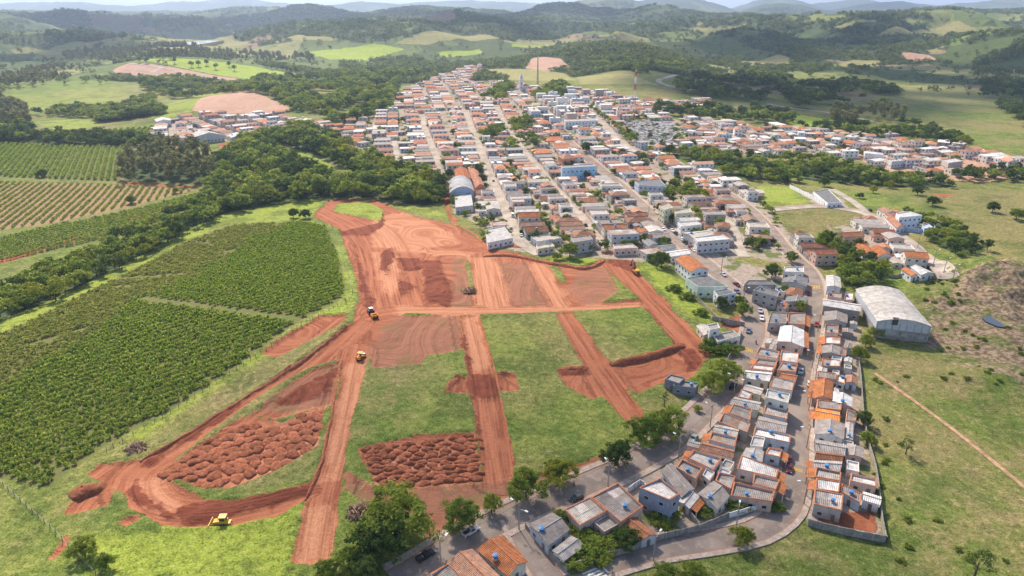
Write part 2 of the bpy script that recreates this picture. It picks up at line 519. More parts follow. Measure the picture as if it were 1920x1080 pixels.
M['slab'] = plain('concrete_slab', (0.40, 0.37, 0.345), 0.9, var=0.22, sc=0.6)
M['block'] = plain('raw_block_wall', (0.30, 0.265, 0.235), 0.95, var=0.3, sc=0.8)
M['glass'] = plain('dark_window_glass', (0.035, 0.045, 0.055), 0.12, var=0.1, spec=0.6)
M['frame'] = plain('window_frame', (0.55, 0.55, 0.53), 0.5)
M['door'] = plain('steel_door', (0.20, 0.14, 0.11), 0.6)
M['tank'] = plain('blue_plastic_tank', (0.04, 0.16, 0.36), 0.4, var=0.1)
M['tank_lid'] = plain('tank_lid_blue', (0.07, 0.24, 0.48), 0.4, var=0.1)
M['rubber'] = plain('black_rubber', (0.022, 0.021, 0.020), 0.85)
M['steel'] = plain('bare_steel', (0.30, 0.29, 0.28), 0.45, 0.6)
M['dark'] = plain('dark_grey_metal', (0.06, 0.06, 0.062), 0.6)
M['yellow'] = plain('machine_yellow', (0.72, 0.42, 0.03), 0.45, var=0.15, sc=2)
M['orange'] = plain('machine_orange', (0.78, 0.33, 0.02), 0.5, var=0.15, sc=2)
M['pole'] = plain('grey_concrete_pole', (0.33, 0.30, 0.275), 0.9)
M['wood'] = plain('weathered_post', (0.19, 0.14, 0.10), 0.9)
M['lampglass'] = plain('lamp_glass', (0.75, 0.75, 0.73), 0.3)
M['white'] = plain('white_paint', (0.78, 0.76, 0.73), 0.6, var=0.08)
M['red'] = plain('red_paint', (0.55, 0.10, 0.05), 0.6, var=0.1)
M['bark'] = plain('tree_bark', (0.12, 0.09, 0.065), 0.95, var=0.35, sc=3)
M['skin'] = plain('skin', (0.35, 0.20, 0.14), 0.6)
M['cloth_a'] = plain('blue_shirt_cloth', (0.18, 0.24, 0.36), 0.9)
M['cloth_b'] = plain('dark_cloth', (0.05, 0.045, 0.05), 0.9)
def water_mat():
    g = N('pond_water')
    return g.done((0.05, 0.065, 0.075), 0.12, g.bump(g.noise(0.8, g.pos(), 3), 0.02), spec=0.5)
M['water'] = water_mat()
def leaf_mat(name, c1, c2, tr=0.35, hue=0.25):
    g = N(name)
    r = g.n('ObjectInfo').outputs['Random']
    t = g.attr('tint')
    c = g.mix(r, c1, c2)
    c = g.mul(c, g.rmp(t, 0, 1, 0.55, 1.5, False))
    d = g.n('BsdfDiffuse', {'Color': c, 'Roughness': 0.6})
    e = g.n('BsdfTranslucent', {'Color': g.mul(c, 1.5)})
    mx = g.n('MixShader', {0: tr, 1: d.outputs[0], 2: e.outputs[0]})
    g.t.links.new(mx.outputs[0], g.out.inputs[0])
    return g.m
M['leaf'] = leaf_mat('leaves_mid_green', (0.15, 0.215, 0.04), (0.30, 0.34, 0.065), 0.5)
M['leaf_dark'] = leaf_mat('leaves_dark_green', (0.08, 0.125, 0.034), (0.135, 0.18, 0.044), 0.4)
M['leaf_yellow'] = leaf_mat('leaves_yellow_green', (0.24, 0.27, 0.04), (0.34, 0.35, 0.055))
M['leaf_euc'] = leaf_mat('leaves_eucalyptus', (0.20, 0.215, 0.085), (0.30, 0.28, 0.125))
M['leaf_coffee'] = leaf_mat('coffee_leaves', (0.20, 0.275, 0.045), (0.31, 0.37, 0.065), 0.5)
M['leaf_coffee_dry'] = leaf_mat('coffee_leaves_pale', (0.27, 0.30, 0.07), (0.37, 0.37, 0.10), 0.45)
M['leaf_tuft'] = leaf_mat('rank_grass_blades', (0.13, 0.15, 0.04), (0.24, 0.22, 0.075), 0.35)
M['leaf_far'] = leaf_mat('forest_leaves_far', (0.12, 0.165, 0.05), (0.23, 0.25, 0.075), 0.4)
def stuffcol(name, kind):
    g = N(name)
    p = g.pos()
    c = g.attr('Col', 'Color')
    a = g.noise(0.5, p, 4, 0.65)
    return g.done(g.mul(c, g.rmp(a, 0.3, 0.7, 0.78, 1.15)), 0.85, spec=0.2)
M['far_house'] = stuffcol('far_house_surfaces', '')
# ------------------------------------------------------------------ ground cover, traced on the photograph and laid on the terrain
def poly(*p):
    return PX([(p[i], p[i + 1]) for i in range(0, len(p), 2)])
COV = {k: [] for k in ('dirt', 'fresh_and_shade', 'light', 'brown', 'bright', 'dry', 'town', 'crop', 'young', 'rock', 'meadow', 'tan', 'plow', 'grass')}
def cov(k, *p):
    COV[k].append(poly(*p))
# earthworks
cov('dirt', 588,405, 605,380, 632,372, 700,372, 745,392, 790,408, 845,418, 885,440, 915,465, 960,472, 1015,485, 1080,497, 1125,485, 1190,488, 1215,560, 1205,575, 1130,580, 1000,585, 870,590, 760,585, 690,600, 660,608, 672,560, 668,520, 650,470, 635,430, 612,418)
cov('dirt', 1140,492, 1175,486, 1245,560, 1338,660, 1312,690, 1280,665, 1205,575)
cov('dirt', 1140,682, 1280,642, 1312,690, 1292,712, 1240,718, 1195,738, 1168,720)
cov('dirt', 1040,585, 1072,582, 1142,680, 1178,730, 1212,785, 1182,800, 1130,740, 1080,660)
cov('dirt', 1042,692, 1100,686, 1138,740, 1110,748, 1060,722)
cov('dirt', 860,590, 898,588, 930,700, 965,870, 968,895, 903,908, 900,850, 875,690)
cov('dirt', 832,736, 855,704, 882,705, 884,737)
cov('dirt', 922,698, 966,698, 973,732, 930,734)
cov('dirt', 638,670, 692,658, 682,700, 656,800, 637,930, 624,1040, 600,1056, 545,1056, 570,940, 605,850, 635,730)
cov('dirt', 655,607, 560,680, 450,750, 340,820, 260,860, 185,868, 165,890, 235,925, 240,950, 300,985, 345,988, 440,985, 520,965, 570,938, 625,930, 637,888, 600,895, 540,918, 450,935, 390,935, 332,905, 302,885, 330,858, 420,788, 500,733, 575,690, 640,672, 692,660, 765,580)
cov('dirt', 485,662, 600,590, 652,588, 642,606, 520,669)
cov('dirt', 688,650, 740,590, 860,588, 870,655, 800,666, 790,682, 700,690)
cov('dirt', 470,778, 575,694, 640,676, 626,756, 560,772, 520,784)
cov('dirt', 302,886, 420,800, 470,775, 530,792, 612,755, 592,838, 520,880, 430,915, 378,914)
cov('dirt', 668,838, 780,814, 892,808, 906,902, 800,912, 708,916)
cov('dirt', 640,870, 700,916, 905,905, 970,895, 1080,868, 1150,850, 1165,872, 1050,908, 900,962, 830,1002, 800,1010, 780,962, 700,948, 650,915)
cov('dirt', 215,975, 262,960, 268,970, 230,990)
cov('dirt', 85,1052, 122,1004, 130,1010, 112,1040)
cov('dirt', 120,965, 150,920, 205,905, 210,945, 150,960)
cov('dirt', 1540,985, 1640,998, 1645,985, 1636,958, 1590,960, 1530,970)
cov('dirt', 1350,610, 1390,585, 1400,600, 1385,622)
cov('plow', 1590,285, 1700,275, 1830,298, 1935,325, 1850,342, 1740,335, 1640,315)
cov('dirt', 1735,362, 1790,364, 1770,370)
cov('dirt', 405,270, 480,262, 540,275, 520,290, 430,290)
cov('dirt', 830,335, 845,335, 845,400, 862,415, 845,418, 832,380)
cov('dirt', 320,268, 355,262, 357,275, 322,278)
cov('dirt', 50,470, 200,430, 250,405, 380,365, 380,370, 250,412, 120,458, 0,495, 0,485)
cov('dirt', 205,340, 225,338, 400,352, 395,356, 235,346)
cov('plow', 985,128, 1003,108, 1050,110, 1072,128, 1020,133)
cov('plow', 360,208, 395,178, 500,182, 545,203, 530,215, 420,213)
cov('plow', 210,132, 240,118, 300,122, 470,150, 470,156, 380,158, 300,150, 225,142)
cov('plow', 1690,108, 1690,98, 1740,103, 1760,112, 1720,114)
# grass left inside the earthworks
cov('grass', 625,396, 632,380, 690,377, 720,394, 715,414, 690,410)
cov('grass', 583,392, 610,378, 605,388, 590,396)
cov('grass', 872,486, 878,486, 890,540, 880,548)
cov('grass', 1036,478, 1108,476, 1122,490, 1090,500, 1030,492)
cov('grass', 1140,508, 1200,560, 1130,566, 1160,545)
cov('grass', 1030,497, 1050,500, 1062,530, 1040,520)
cov('grass', 855,405, 905,415, 910,440, 890,430)
cov('fresh_and_shade', 560,682, 600,655, 655,612, 648,606, 590,645, 545,680)  # thin dark strips along lane edges: shade of the cut banks painted as soil
cov('fresh_and_shade', 265,862, 340,820, 450,750, 545,683, 552,690, 455,758, 345,828, 275,870)  # shaded far bank of the curved lane, painted into the soil colour
cov('fresh_and_shade', 862,600, 868,600, 884,700, 902,850, 897,850, 878,700)
cov('fresh_and_shade', 1205,577, 1212,575, 1283,660, 1276,664)
cov('fresh_and_shade', 588,405, 612,418, 640,432, 712,416, 716,398, 720,420, 690,440, 640,440)
cov('fresh_and_shade', 715,470, 735,462, 740,475, 722,520, 712,500)
cov('fresh_and_shade', 236,920, 252,900, 290,940, 330,965, 325,975, 270,950)
cov('dirt', 745,1078, 830,1006, 905,962, 1000,928, 1100,888, 1180,848, 1195,862, 1090,906, 900,992, 795,1052, 765,1088)
cov('brown', 745,1078, 830,1006, 905,962, 1000,928, 1100,888, 1180,848, 1195,862, 1090,906, 900,992, 795,1052, 765,1088)
# tints on the soil
cov('fresh_and_shade', 790,486, 825,487, 850,555, 838,572, 795,560)
cov('fresh_and_shade', 747,520, 784,536, 745,560)
cov('fresh_and_shade', 742,482, 788,482, 795,502, 760,505)
cov('fresh_and_shade', 1146,680, 1280,642, 1283,654, 1160,684)
cov('fresh_and_shade', 1042,692, 1098,686, 1100,697, 1050,700)
cov('fresh_and_shade', 832,736, 853,703, 862,708, 845,738)
cov('fresh_and_shade', 924,697, 965,697, 966,705, 928,706)
cov('fresh_and_shade', 665,450, 675,490, 690,540, 705,560, 690,580, 678,560)
cov('fresh_and_shade', 330,950, 360,940, 480,925, 585,908, 570,925, 440,962, 345,985)
cov('fresh_and_shade', 1278,655, 1300,650, 1320,680, 1290,695)
cov('fresh_and_shade', 878,700, 925,695, 945,745, 900,750)
cov('fresh_and_shade', 1120,478, 1150,474, 1185,485, 1195,510, 1160,500)
cov('brown', 848,482, 868,484, 892,570, 850,573)
cov('brown', 928,488, 988,488, 1032,572, 958,572)
cov('brown', 1076,510, 1135,498, 1182,546, 1130,566, 1090,568, 1072,545)
cov('brown', 688,652, 740,590, 860,588, 870,655, 800,666, 790,682, 700,690)
cov('brown', 480,772, 575,696, 640,680, 626,752, 560,768)
cov('fresh_and_shade', 520,752, 590,705, 634,690, 622,735, 560,752)
cov('brown', 640,870, 700,916, 905,905, 970,895, 1080,868, 1150,850, 1165,872, 1050,908, 900,962, 830,1002, 800,1010, 780,962, 700,948, 650,915)
cov('plow', 985,128, 1003,108, 1050,110, 1072,128, 1020,133)
cov('light', 880,480, 926,480, 960,558, 952,574, 890,574, 886,530)
cov('light', 988,490, 1025,494, 1072,574, 1036,574)
cov('light', 700,470, 742,468, 752,530, 732,562, 718,540)
cov('light', 745,570, 860,576, 1200,566, 1204,574, 860,590, 745,590)
cov('light', 700,405, 760,395, 830,425, 870,455, 760,465, 700,460)
cov('light', 862,592, 895,590, 925,690, 880,700)
cov('light', 880,480, 735,470, 735,462, 900,470)
cov('light', 650,680, 685,670, 640,900, 600,900)
cov('light', 570,945, 630,935, 622,1040, 548,1055)
cov('light', 245,905, 300,890, 340,935, 330,960, 300,975)
cov('plow', 360,208, 395,178, 500,182, 545,203, 530,215, 420,213)
cov('light', 430,910, 590,840, 610,760, 480,790)
cov('light', 690,905, 890,905, 890,830, 700,850)
# grass and crops
cov('bright', 0,608, 80,572, 200,515, 330,445, 420,402, 550,378, 610,373, 585,402, 540,414, 420,420, 330,462, 200,532, 100,592, 0,628)
cov('bright', 616,420, 630,422, 672,545, 645,590, 560,625, 470,692, 380,745, 300,800, 255,830, 240,815, 380,720, 560,610, 645,560, 650,540)
cov('bright', 180,1005, 345,990, 568,945, 545,1056, 560,1085, 150,1085)
cov('bright', 625,396, 632,380, 690,377, 720,394, 715,414, 690,410)
cov('bright', 740,385, 800,392, 845,405, 800,405)
cov('bright', 900,400, 945,402, 940,420, 905,415)
cov('bright', 525,295, 560,284, 622,310, 612,332, 560,322)
cov('bright', 1036,478, 1108,476, 1122,490, 1090,500, 1030,492)
cov('bright', 1195,490, 1225,492, 1290,545, 1350,600, 1330,612, 1280,590)
cov('bright', 1420,350, 1480,350, 1520,380, 1430,388)
cov('bright', 10,165, 60,158, 200,152, 242,180, 150,205, 50,208)
cov('bright', 60,228, 160,222, 190,236, 100,245)
cov('bright', 300,200, 380,170, 480,168, 380,195, 350,215, 300,222)
cov('meadow', 245,115, 330,110, 480,125, 600,142, 560,160, 480,150, 330,125)
cov('meadow', 820,98, 900,92, 905,100, 830,108)
cov('meadow', 560,98, 640,92, 700,82, 760,92, 700,108, 620,112)
cov('meadow', 640,90, 700,86, 740,92, 700,112, 640,118)
cov('meadow', 1480,212, 1620,235, 1480,236)
cov('meadow', 1560,180, 1590,195, 1570,190)
cov('meadow', 960,82, 1080,80, 1060,85, 960,88)
cov('tan', 740,82, 830,60, 900,64, 940,72, 860,72, 800,84)
cov('tan', 1080,145, 1180,138, 1235,160, 1090,158)
cov('tan', 890,130, 1060,138, 1080,150, 960,150)
cov('tan', 1380,115, 1460,102, 1480,108, 1480,126, 1390,122)
cov('tan', 1560,122, 1600,112, 1650,114, 1640,126, 1580,130)
cov('tan', 1640,70, 1740,55, 1790,40, 1830,55, 1760,72)
cov('tan', 1370,190, 1440,198, 1440,205, 1380,204)
cov('tan', 500,72, 620,70, 640,76, 520,80)
cov('tan', 270,90, 310,80, 360,73, 440,73, 470,80, 400,92, 320,94)
cov('tan', 1560,50, 1640,38, 1660,46, 1580,58)
cov('dry', 1625,640, 1700,560, 1920,480, 1990,480, 1990,1100, 1200,1100, 1230,1060, 1400,1010, 1520,1000, 1665,1022, 1640,800)
cov('dry', 1440,395, 1560,385, 1640,400, 1620,420, 1560,440, 1500,450)
cov('dry', 660,830, 700,690, 780,690, 760,760)
cov('dry', 470,700, 560,635, 600,640, 360,800, 280,850)
cov('dry', 430,915, 520,880, 595,842, 600,885, 450,930)
cov('dry', 1180,740, 1230,720, 1320,745, 1260,800, 1220,780)
cov('dry', 1210,360, 1300,350, 1310,380, 1230,385)
cov('dry', 120,965, 150,920, 230,890, 240,950)
cov('dry', 1580,300, 1920,340, 1920,470, 1750,400)
cov('rock', 1760,560, 1800,500, 1870,495, 1960,500, 1960,760, 1860,700, 1740,640)
cov('crop', 0,626, 60,600, 200,531, 340,458, 440,422, 560,416, 612,424, 635,480, 648,545, 636,562, 560,602, 440,690, 320,770, 200,832, 85,918, 0,893, -120,920, -120,680)
cov('crop', 0,268, 245,277, 226,340, 0,332, -120,330, -120,268)
cov('crop', 0,446, 240,395, 360,365, 430,352, 300,415, 240,440, 0,492, -120,515, -120,470)
cov('crop', 155,248, 290,237, 300,272, 165,270)
cov('young', 0,341, 240,347, 368,356, 235,388, 120,415, 0,432, -120,440, -120,340)
TOWN = [poly(700,306, 660,262, 640,238, 735,205, 742,180, 830,142, 885,124, 905,126, 870,160, 960,158, 1000,168, 1120,172, 1200,190, 1330,190, 1340,200, 1300,212, 1200,212, 1290,228, 1420,238, 1600,246, 1750,275, 1810,305, 1800,325, 1700,322, 1600,300, 1500,286, 1400,290, 1290,286, 1230,290, 1300,325, 1400,372, 1440,390, 1480,440, 1560,470, 1540,500, 1500,500, 1400,480, 1300,500, 1140,485, 1010,478, 910,462, 905,425, 850,400, 838,335, 760,325),
        poly(295,232, 340,222, 530,215, 640,238, 700,250, 700,285, 600,262, 540,262, 480,258, 400,266, 330,272),
        poly(1240,1040, 1060,1085, 800,1100, 830,1050, 985,975, 1180,895, 1290,820, 1400,700, 1440,560, 1380,540, 1330,515, 1270,480, 1310,470, 1420,500, 1530,510, 1600,560, 1615,620, 1612,720, 1630,860, 1655,1010, 1520,985, 1500,960, 1420,985),
        poly(1560,425, 1650,415, 1720,470, 1700,500, 1600,470), poly(1640,395, 1700,395, 1750,425, 1740,435, 1690,440), poly(1480,350, 1580,370, 1590,390, 1530,385)]
COV['town'] += TOWN
# dirt lanes: their tracks run along these lines
LANES = [smooth_line(PX(q), 3) for q in ([(660, 605), (560, 690), (450, 765), (340, 840), (265, 890), (270, 940), (330, 965), (440, 955), (600, 915)],
         [(668, 660), (640, 800), (605, 930), (585, 1060)], [(878, 590), (905, 700), (935, 890)], [(1055, 585), (1110, 670), (1195, 795)],
         [(1155, 488), (1220, 565), (1330, 680)], [(700, 590), (760, 580), (1000, 578), (1200, 572)], [(905, 480), (925, 575)], [(1005, 490), (1055, 575)],
         [(600, 385), (700, 440), (740, 560)])]
LW = [9, 8, 8, 8, 8, 5, 9, 6, 14]
def axis(parts):
    """breakpoints with spacing: [(x0, x1, step), ...]"""
    out = []
    for a, b, s in parts:
        n = max(1, int(round((b - a) / s)))
        out.append(np.linspace(a, b, n, endpoint=False))
    out.append([parts[-1][1]])
    return np.concatenate(out)
def covers(x, y, near):
    A = {}
    for k, ps in COV.items():
        a = np.full(x.shape, -20.0)
        for p in ps:
            lo, hi = p.min(0) - 20, p.max(0) + 20
            m = (x > lo[0]) & (x < hi[0]) & (y > lo[1]) & (y < hi[1])
            if m.any():
                a[m] = np.maximum(a[m], sdf(p, x[m], y[m]))
        A[k] = np.clip(a, -20, 20)
    A['dirt'] = np.minimum(A['dirt'], -A.pop('grass'))
    r = np.hypot(x, y)
    A['far'] = sstep(900, 1600, r) * (1 - sstep(-4, 4, A['town']))
    f = fbm(x / 420 + 9, y / 420, 4, 21) * 0.7 + fbm(x / 90, y / 90, 3, 23) * 0.3
    A['forest_raw'] = f
    hh = H(x, y)
    fo = sstep(0.56, 0.60, f + np.clip(hh / 900, 0, 0.08) + 0.09 * sstep(2200, 4500, r)) * sstep(1000, 1500, r)
    for p, d in ALLWOODS:
        lo, hi = p.min(0) - 5, p.max(0) + 5
        m = (x > lo[0]) & (x < hi[0]) & (y > lo[1]) & (y < hi[1])
        if m.any():
            fo[m] = np.maximum(fo[m], sstep(-4, 4, sdf(p, x[m], y[m])))
    for k in ('meadow', 'tan', 'bright', 'dirt', 'plow'):
        fo = fo * (1 - sstep(-6, 3, A[k]))
    A['forest'] = fo
    tu, tv = 150 * fbm(x / 60 + 5, y / 60, 2, 101), 55 * fbm(x / 48, y / 48 + 7, 2, 103)
    if near:
        best = np.full(x.shape, 1e9)
        for L, w in zip(LANES, LW):
            lo, hi = L.min(0) - 16, L.max(0) + 16
            m = np.where((x > lo[0]) & (x < hi[0]) & (y > lo[1]) & (y < hi[1]))[0]
            if not len(m):
                continue
            s0 = 0.0
            for i in range(len(L) - 1):
                a, e = L[i], L[i + 1] - L[i]
                Ln = np.hypot(*e)
                t = np.clip(((x[m] - a[0]) * e[0] + (y[m] - a[1]) * e[1]) / Ln ** 2, 0, 1)
                qx, qy = x[m] - a[0] - t * e[0], y[m] - a[1] - t * e[1]
                d = np.hypot(qx, qy)
                c = (d < best[m]) & (d < w)
                mm = m[c]
                best[mm] = d[c]
                tu[mm] = s0 + t[c] * Ln
                tv[mm] = ((e[0] * qy - e[1] * qx) / Ln)[c]
                s0 += Ln
    A['tu'], A['tv'] = tu, tv
    return A
# woods: polygon, spacing, height, kind
WOODS = []
def wood(sp, h, kind, *p):
    WOODS.append((poly(*p), sp, h, kind))
wood(5.6, 7.5, 'leaf', 0,600, 0,562, 60,527, 150,490, 240,445, 330,405, 400,362, 430,398, 330,446, 200,516, 80,572)
wood(7.0, 11, 'leaf', 400,358, 405,305, 470,265, 520,258, 525,290, 600,335, 640,345, 700,300, 760,326, 822,338, 836,378, 790,386, 700,370, 620,368, 540,378, 430,398)
wood(7.0, 11, 'leaf', 520,258, 560,245, 620,262, 655,290, 700,300, 640,312, 620,300, 560,280)
wood(7.5, 15, 'euc', 240,300, 325,282, 395,300, 403,345, 232,344)
wood(8.0, 11, 'leaf', 540,205, 600,180, 640,150, 745,150, 742,175, 715,205, 735,205, 660,232, 625,240, 595,212)
wood(9.0, 11, 'leaf', 265,152, 330,146, 420,152, 560,142, 640,142, 640,165, 545,195, 480,175, 330,186, 272,168)
wood(8.0, 9, 'leaf', 65,216, 160,192, 290,180, 285,203, 200,222)
wood(5.0, 9, 'leaf', 172,214, 300,204, 308,214, 190,230)
wood(7.0, 17, 'euc', -40,200, 38,202, 58,240, -40,246)
wood(6.5, 9, 'dark', 70,256, 190,258, 298,264, 294,276, 70,271)
wood(6.5, 12, 'dark', -30,262, 30,240, 62,252, 60,268, -30,268)
wood(12., 19, 'euc', 120,102, 310,90, 590,108, 585,122, 470,114, 320,110, 130,115)
wood(11., 15, 'euc', 0,152, 110,128, 150,142, 60,162, 0,168)
wood(9.0, 11, 'leaf', 980,97, 1050,83, 1200,86, 1312,120, 1285,135, 1205,140, 1080,110, 1000,102)
wood(9.0, 13, 'leaf', 640,122, 830,110, 835,128, 745,150, 640,150)
wood(10., 10, 'dark', 1215,205, 1340,196, 1420,200, 1480,218, 1480,232, 1330,226, 1240,222)
wood(7.0, 8, 'leaf', 1240,290, 1320,284, 1420,302, 1540,302, 1640,332, 1780,342, 1782,352, 1640,350, 1500,331, 1350,315)
wood(11., 13, 'dark', 1260,152, 1400,132, 1480,152, 1420,195, 1280,176)
wood(11., 13, 'dark', 1450,172, 1600,152, 1680,176, 1640,215, 1500,206)
wood(11., 12, 'dark', 1985,70, 1900,80, 1850,102, 1822,122, 1862,200, 1920,240, 1985,245)
wood(10., 16, 'euc', 1560,214, 1680,208, 1690,236, 1565,240)
wood(8.5, 9, 'dark', 1500,240, 1700,236, 1800,262, 1780,272, 1640,258)
wood(5.0, 5, 'leaf', 1700,402, 1790,425, 1850,470, 1800,482, 1745,452)
wood(5.5, 6, 'leaf', 1562,472, 1610,468, 1662,502, 1650,532, 1602,540, 1570,522)
wood(6.0, 6, 'leaf', 1215,352, 1290,345, 1312,378, 1250,368)
wood(7.0, 8, 'leaf', 955,262, 1000,252, 1006,285, 962,290)
wood(7.0, 8, 'leaf', 882,262, 990,228, 1000,240, 900,268)
wood(7.5, 8, 'leaf', 905,185, 950,160, 965,170, 940,190)
wood(7.5, 9, 'leaf', 1000,185, 1050,158, 1070,170, 1050,190)
wood(7.0, 8, 'leaf', 1330,320, 1450,330, 1520,345, 1430,340)
wood(7.0, 8, 'dark', 1780,330, 1900,322, 1985,330, 1985,338, 1800,340)
ALLWOODS = [(w[0], w[1]) for w in WOODS if w[1] < 8]

def add_attrs(me, A):
    for k in ('dirt', 'fresh_and_shade', 'light', 'brown', 'bright', 'dry', 'town', 'crop', 'young', 'rock', 'meadow', 'tan', 'plow', 'far', 'forest', 'tu', 'tv'):
        a = me.attributes.new(k, 'FLOAT', 'POINT')
        a.data.foreach_set('value', A[k].astype(np.float32))
def grid_mesh(name, X, Y, Z, A):
    ny, nx = X.shape
    V = np.stack([X, Y, Z], -1).reshape(-1, 3).astype(np.float32)
    i = (np.arange(ny - 1)[:, None] * nx + np.arange(nx - 1)[None]).ravel()
    F = np.stack([i, i + 1, i + nx + 1, i + nx], 1).astype(np.int32)
    me = bpy.data.meshes.new(name)
    me.vertices.add(len(V)); me.vertices.foreach_set('co', V.ravel())
    me.loops.add(F.size); me.loops.foreach_set('vertex_index', F.ravel())
    me.polygons.add(len(F)); me.polygons.foreach_set('loop_start', np.arange(0, F.size, 4, dtype=np.int32))
    me.polygons.foreach_set('use_smooth', np.ones(len(F), bool))
    me.update(calc_edges=True)
    me.materials.append(M['ground'])
    add_attrs(me, A)
    return me
XA = axis([(-1300, -600, 28), (-600, -330, 8), (-330, -210, 3), (-210, 250, 1.0), (250, 340, 3), (340, 700, 8), (700, 1500, 28)])
YA = axis([(-900, 0, 60), (0, 90, 6), (90, 350, 1.0), (350, 460, 2.2), (460, 900, 8), (900, 1500, 14)])
gx, gy = np.meshgrid(XA, YA)
sh = gx.shape
fx, fy = gx.ravel(), gy.ravel()
A0 = covers(fx, fy, True)
# the two asphalt roads, traced on the photograph
RMAIN = [(1060, 262), (1095, 292), (1125, 317), (1160, 345), (1197, 380), (1240, 420), (1280, 458), (1320, 492), (1355, 522), (1392, 550), (1411, 578), (1415, 620), (1402, 655), (1387, 686), (1372, 717), (1340, 750), (1300, 790), (1257, 828), (1180, 872), (1080, 916), (980, 957), (880, 1008), (800, 1058), (740, 1092)]
RB = [(1345, 352), (1372, 368), (1400, 388), (1422, 408), (1450, 437), (1467, 460), (1492, 485), (1515, 506), (1527, 530), (1529, 560), (1523, 610), (1511, 660), (1501, 700), (1497, 735), (1496, 772), (1494, 830), (1491, 885), (1483, 935), (1462, 968), (1415, 997), (1340, 1013), (1240, 1028), (1180, 1043), (1120, 1062), (1070, 1088)]
def line_dist(L, x, y):
    d = np.full(x.shape, 1e9)
    for i in range(len(L) - 1):
        a, e = L[i], L[i + 1] - L[i]
        t = np.clip(((x - a[0]) * e[0] + (y - a[1]) * e[1]) / (e @ e), 0, 1)
        d = np.minimum(d, np.hypot(x - a[0] - t * e[0], y - a[1] - t * e[1]))
    return d
ROADL = [smooth_line(PX(q), 6) for q in (RMAIN[6:], RB[2:], [(968, 972), (997, 1035), (1035, 1090)], [(1440, 394), (1527, 387), (1577, 391), (1627, 402), (1657, 421), (1690, 446), (1722, 472), (1778, 524)])]
def relief(x, y, A):
    d = A['dirt']
    near = (1 - sstep(420, 600, np.hypot(x, y)))
    rough = np.where(A['town'] > -3, 0.0, 1.0)
    k = (np.abs(x) < 330) & (y < 480)
    dr = np.full(x.shape, 50.0)
    for L in ROADL:
        dr[k] = np.minimum(dr[k], line_dist(L, x[k], y[k]))
    rough = rough * sstep(6.5, 8.5, dr)
    z = (fbm(x / 5, y / 5, 3, 41) - 0.5) * 0.5 * near * rough * (1 - sstep(-1, 1, d))
    z += -0.75 * sstep(-0.3, 0.9, d) * near * rough                                  # the cut of the earthworks
    z += 0.45 * np.exp(-((d + 1.0) / 0.9) ** 2) * near * rough * sstep(0.45, 0.65, fbm(x / 14, y / 14, 2, 51))   # spoil along the edge
    z += sstep(-0.5, 1.0, A['fresh_and_shade']) * (fbm(x / 2.2, y / 2.2, 3, 61)) * 1.1 * near * rough
    z += sstep(-0.5, 1.0, A['brown']) * (fbm(x / 3.5, y / 3.5, 3, 71) - 0.3) * 0.5 * near * rough
    return z
gz = H(fx, fy) + relief(fx, fy, A0)
pp = poly(1842,596, 1855,594, 1880,606, 1886,614, 1870,612, 1850,603)
pz = float(np.median(H(pp[:, 0], pp[:, 1])))
kp = np.hypot(fx - pp[:, 0].mean(), fy - pp[:, 1].mean()) < 60
sk = sstep(-3, 1.0, sdf(pp, fx[kp], fy[kp]))
gz[kp] = gz[kp] * (1 - sk) + (pz - 0.8) * sk
ground = struct(obj('ground', grid_mesh('ground', gx, gy, gz.reshape(sh), A0)))
# lake far off on the left
lp = poly(300,86, 345,82, 360,78, 400,76, 420,79, 405,84, 370,87, 330,88)
lz = float(np.max(H(lp[:, 0], lp[:, 1]))) + 0.6
# the country beyond: a sheet that grows coarser with distance
ang = np.radians(np.linspace(-56, 56, 620))
rad = np.concatenate([np.linspace(1380, 2600, 120, endpoint=False), np.geomspace(2600, 30000, 330)])
ha, hr = np.meshgrid(ang, rad)
hx, hy = hr * np.sin(ha), hr * np.cos(ha)
A1 = covers(hx.ravel(), hy.ravel(), False)
hz = H(hx.ravel(), hy.ravel()).reshape(hx.shape)
inside = (hx > -1290) & (hx < 1490) & (hy < 1490)
canopy = (fbm(hx / 22, hy / 22, 2, 81) * 9 * A1['forest'].reshape(hx.shape)) * sstep(2200, 3500, hr)
hz = np.where(inside, hz - 6 - 8 * sstep(0, 60, np.minimum(1490 - hy, np.minimum(hx + 1290, 1490 - hx))), hz + canopy)
hz = np.where(sdf(lp, hx, hy) > -12, np.minimum(hz, lz - 1.5), hz)
hills = struct(obj('hills', grid_mesh('hills', hx, hy, hz, A1)))
obj_l = obj('lake_water', mesh('lake_water', [(a, b, lz) for a, b in lp] + [(a, b, lz - 8) for a, b in lp], [tuple(range(8))[::-1]] + [(i, (i + 1) % 8, 8 + (i + 1) % 8, 8 + i) for i in range(8)], M['water']))
struct(obj_l)
struct(obj('pond_water', mesh('pond_water', [(a, b, pz) for a, b in pp] + [(a, b, pz - 4) for a, b in pp], [(0, 1, 2, 3, 4, 5)[::-1]] + [(i, (i + 1) % 6, 6 + (i + 1) % 6, 6 + i) for i in range(6)], M['water'])))
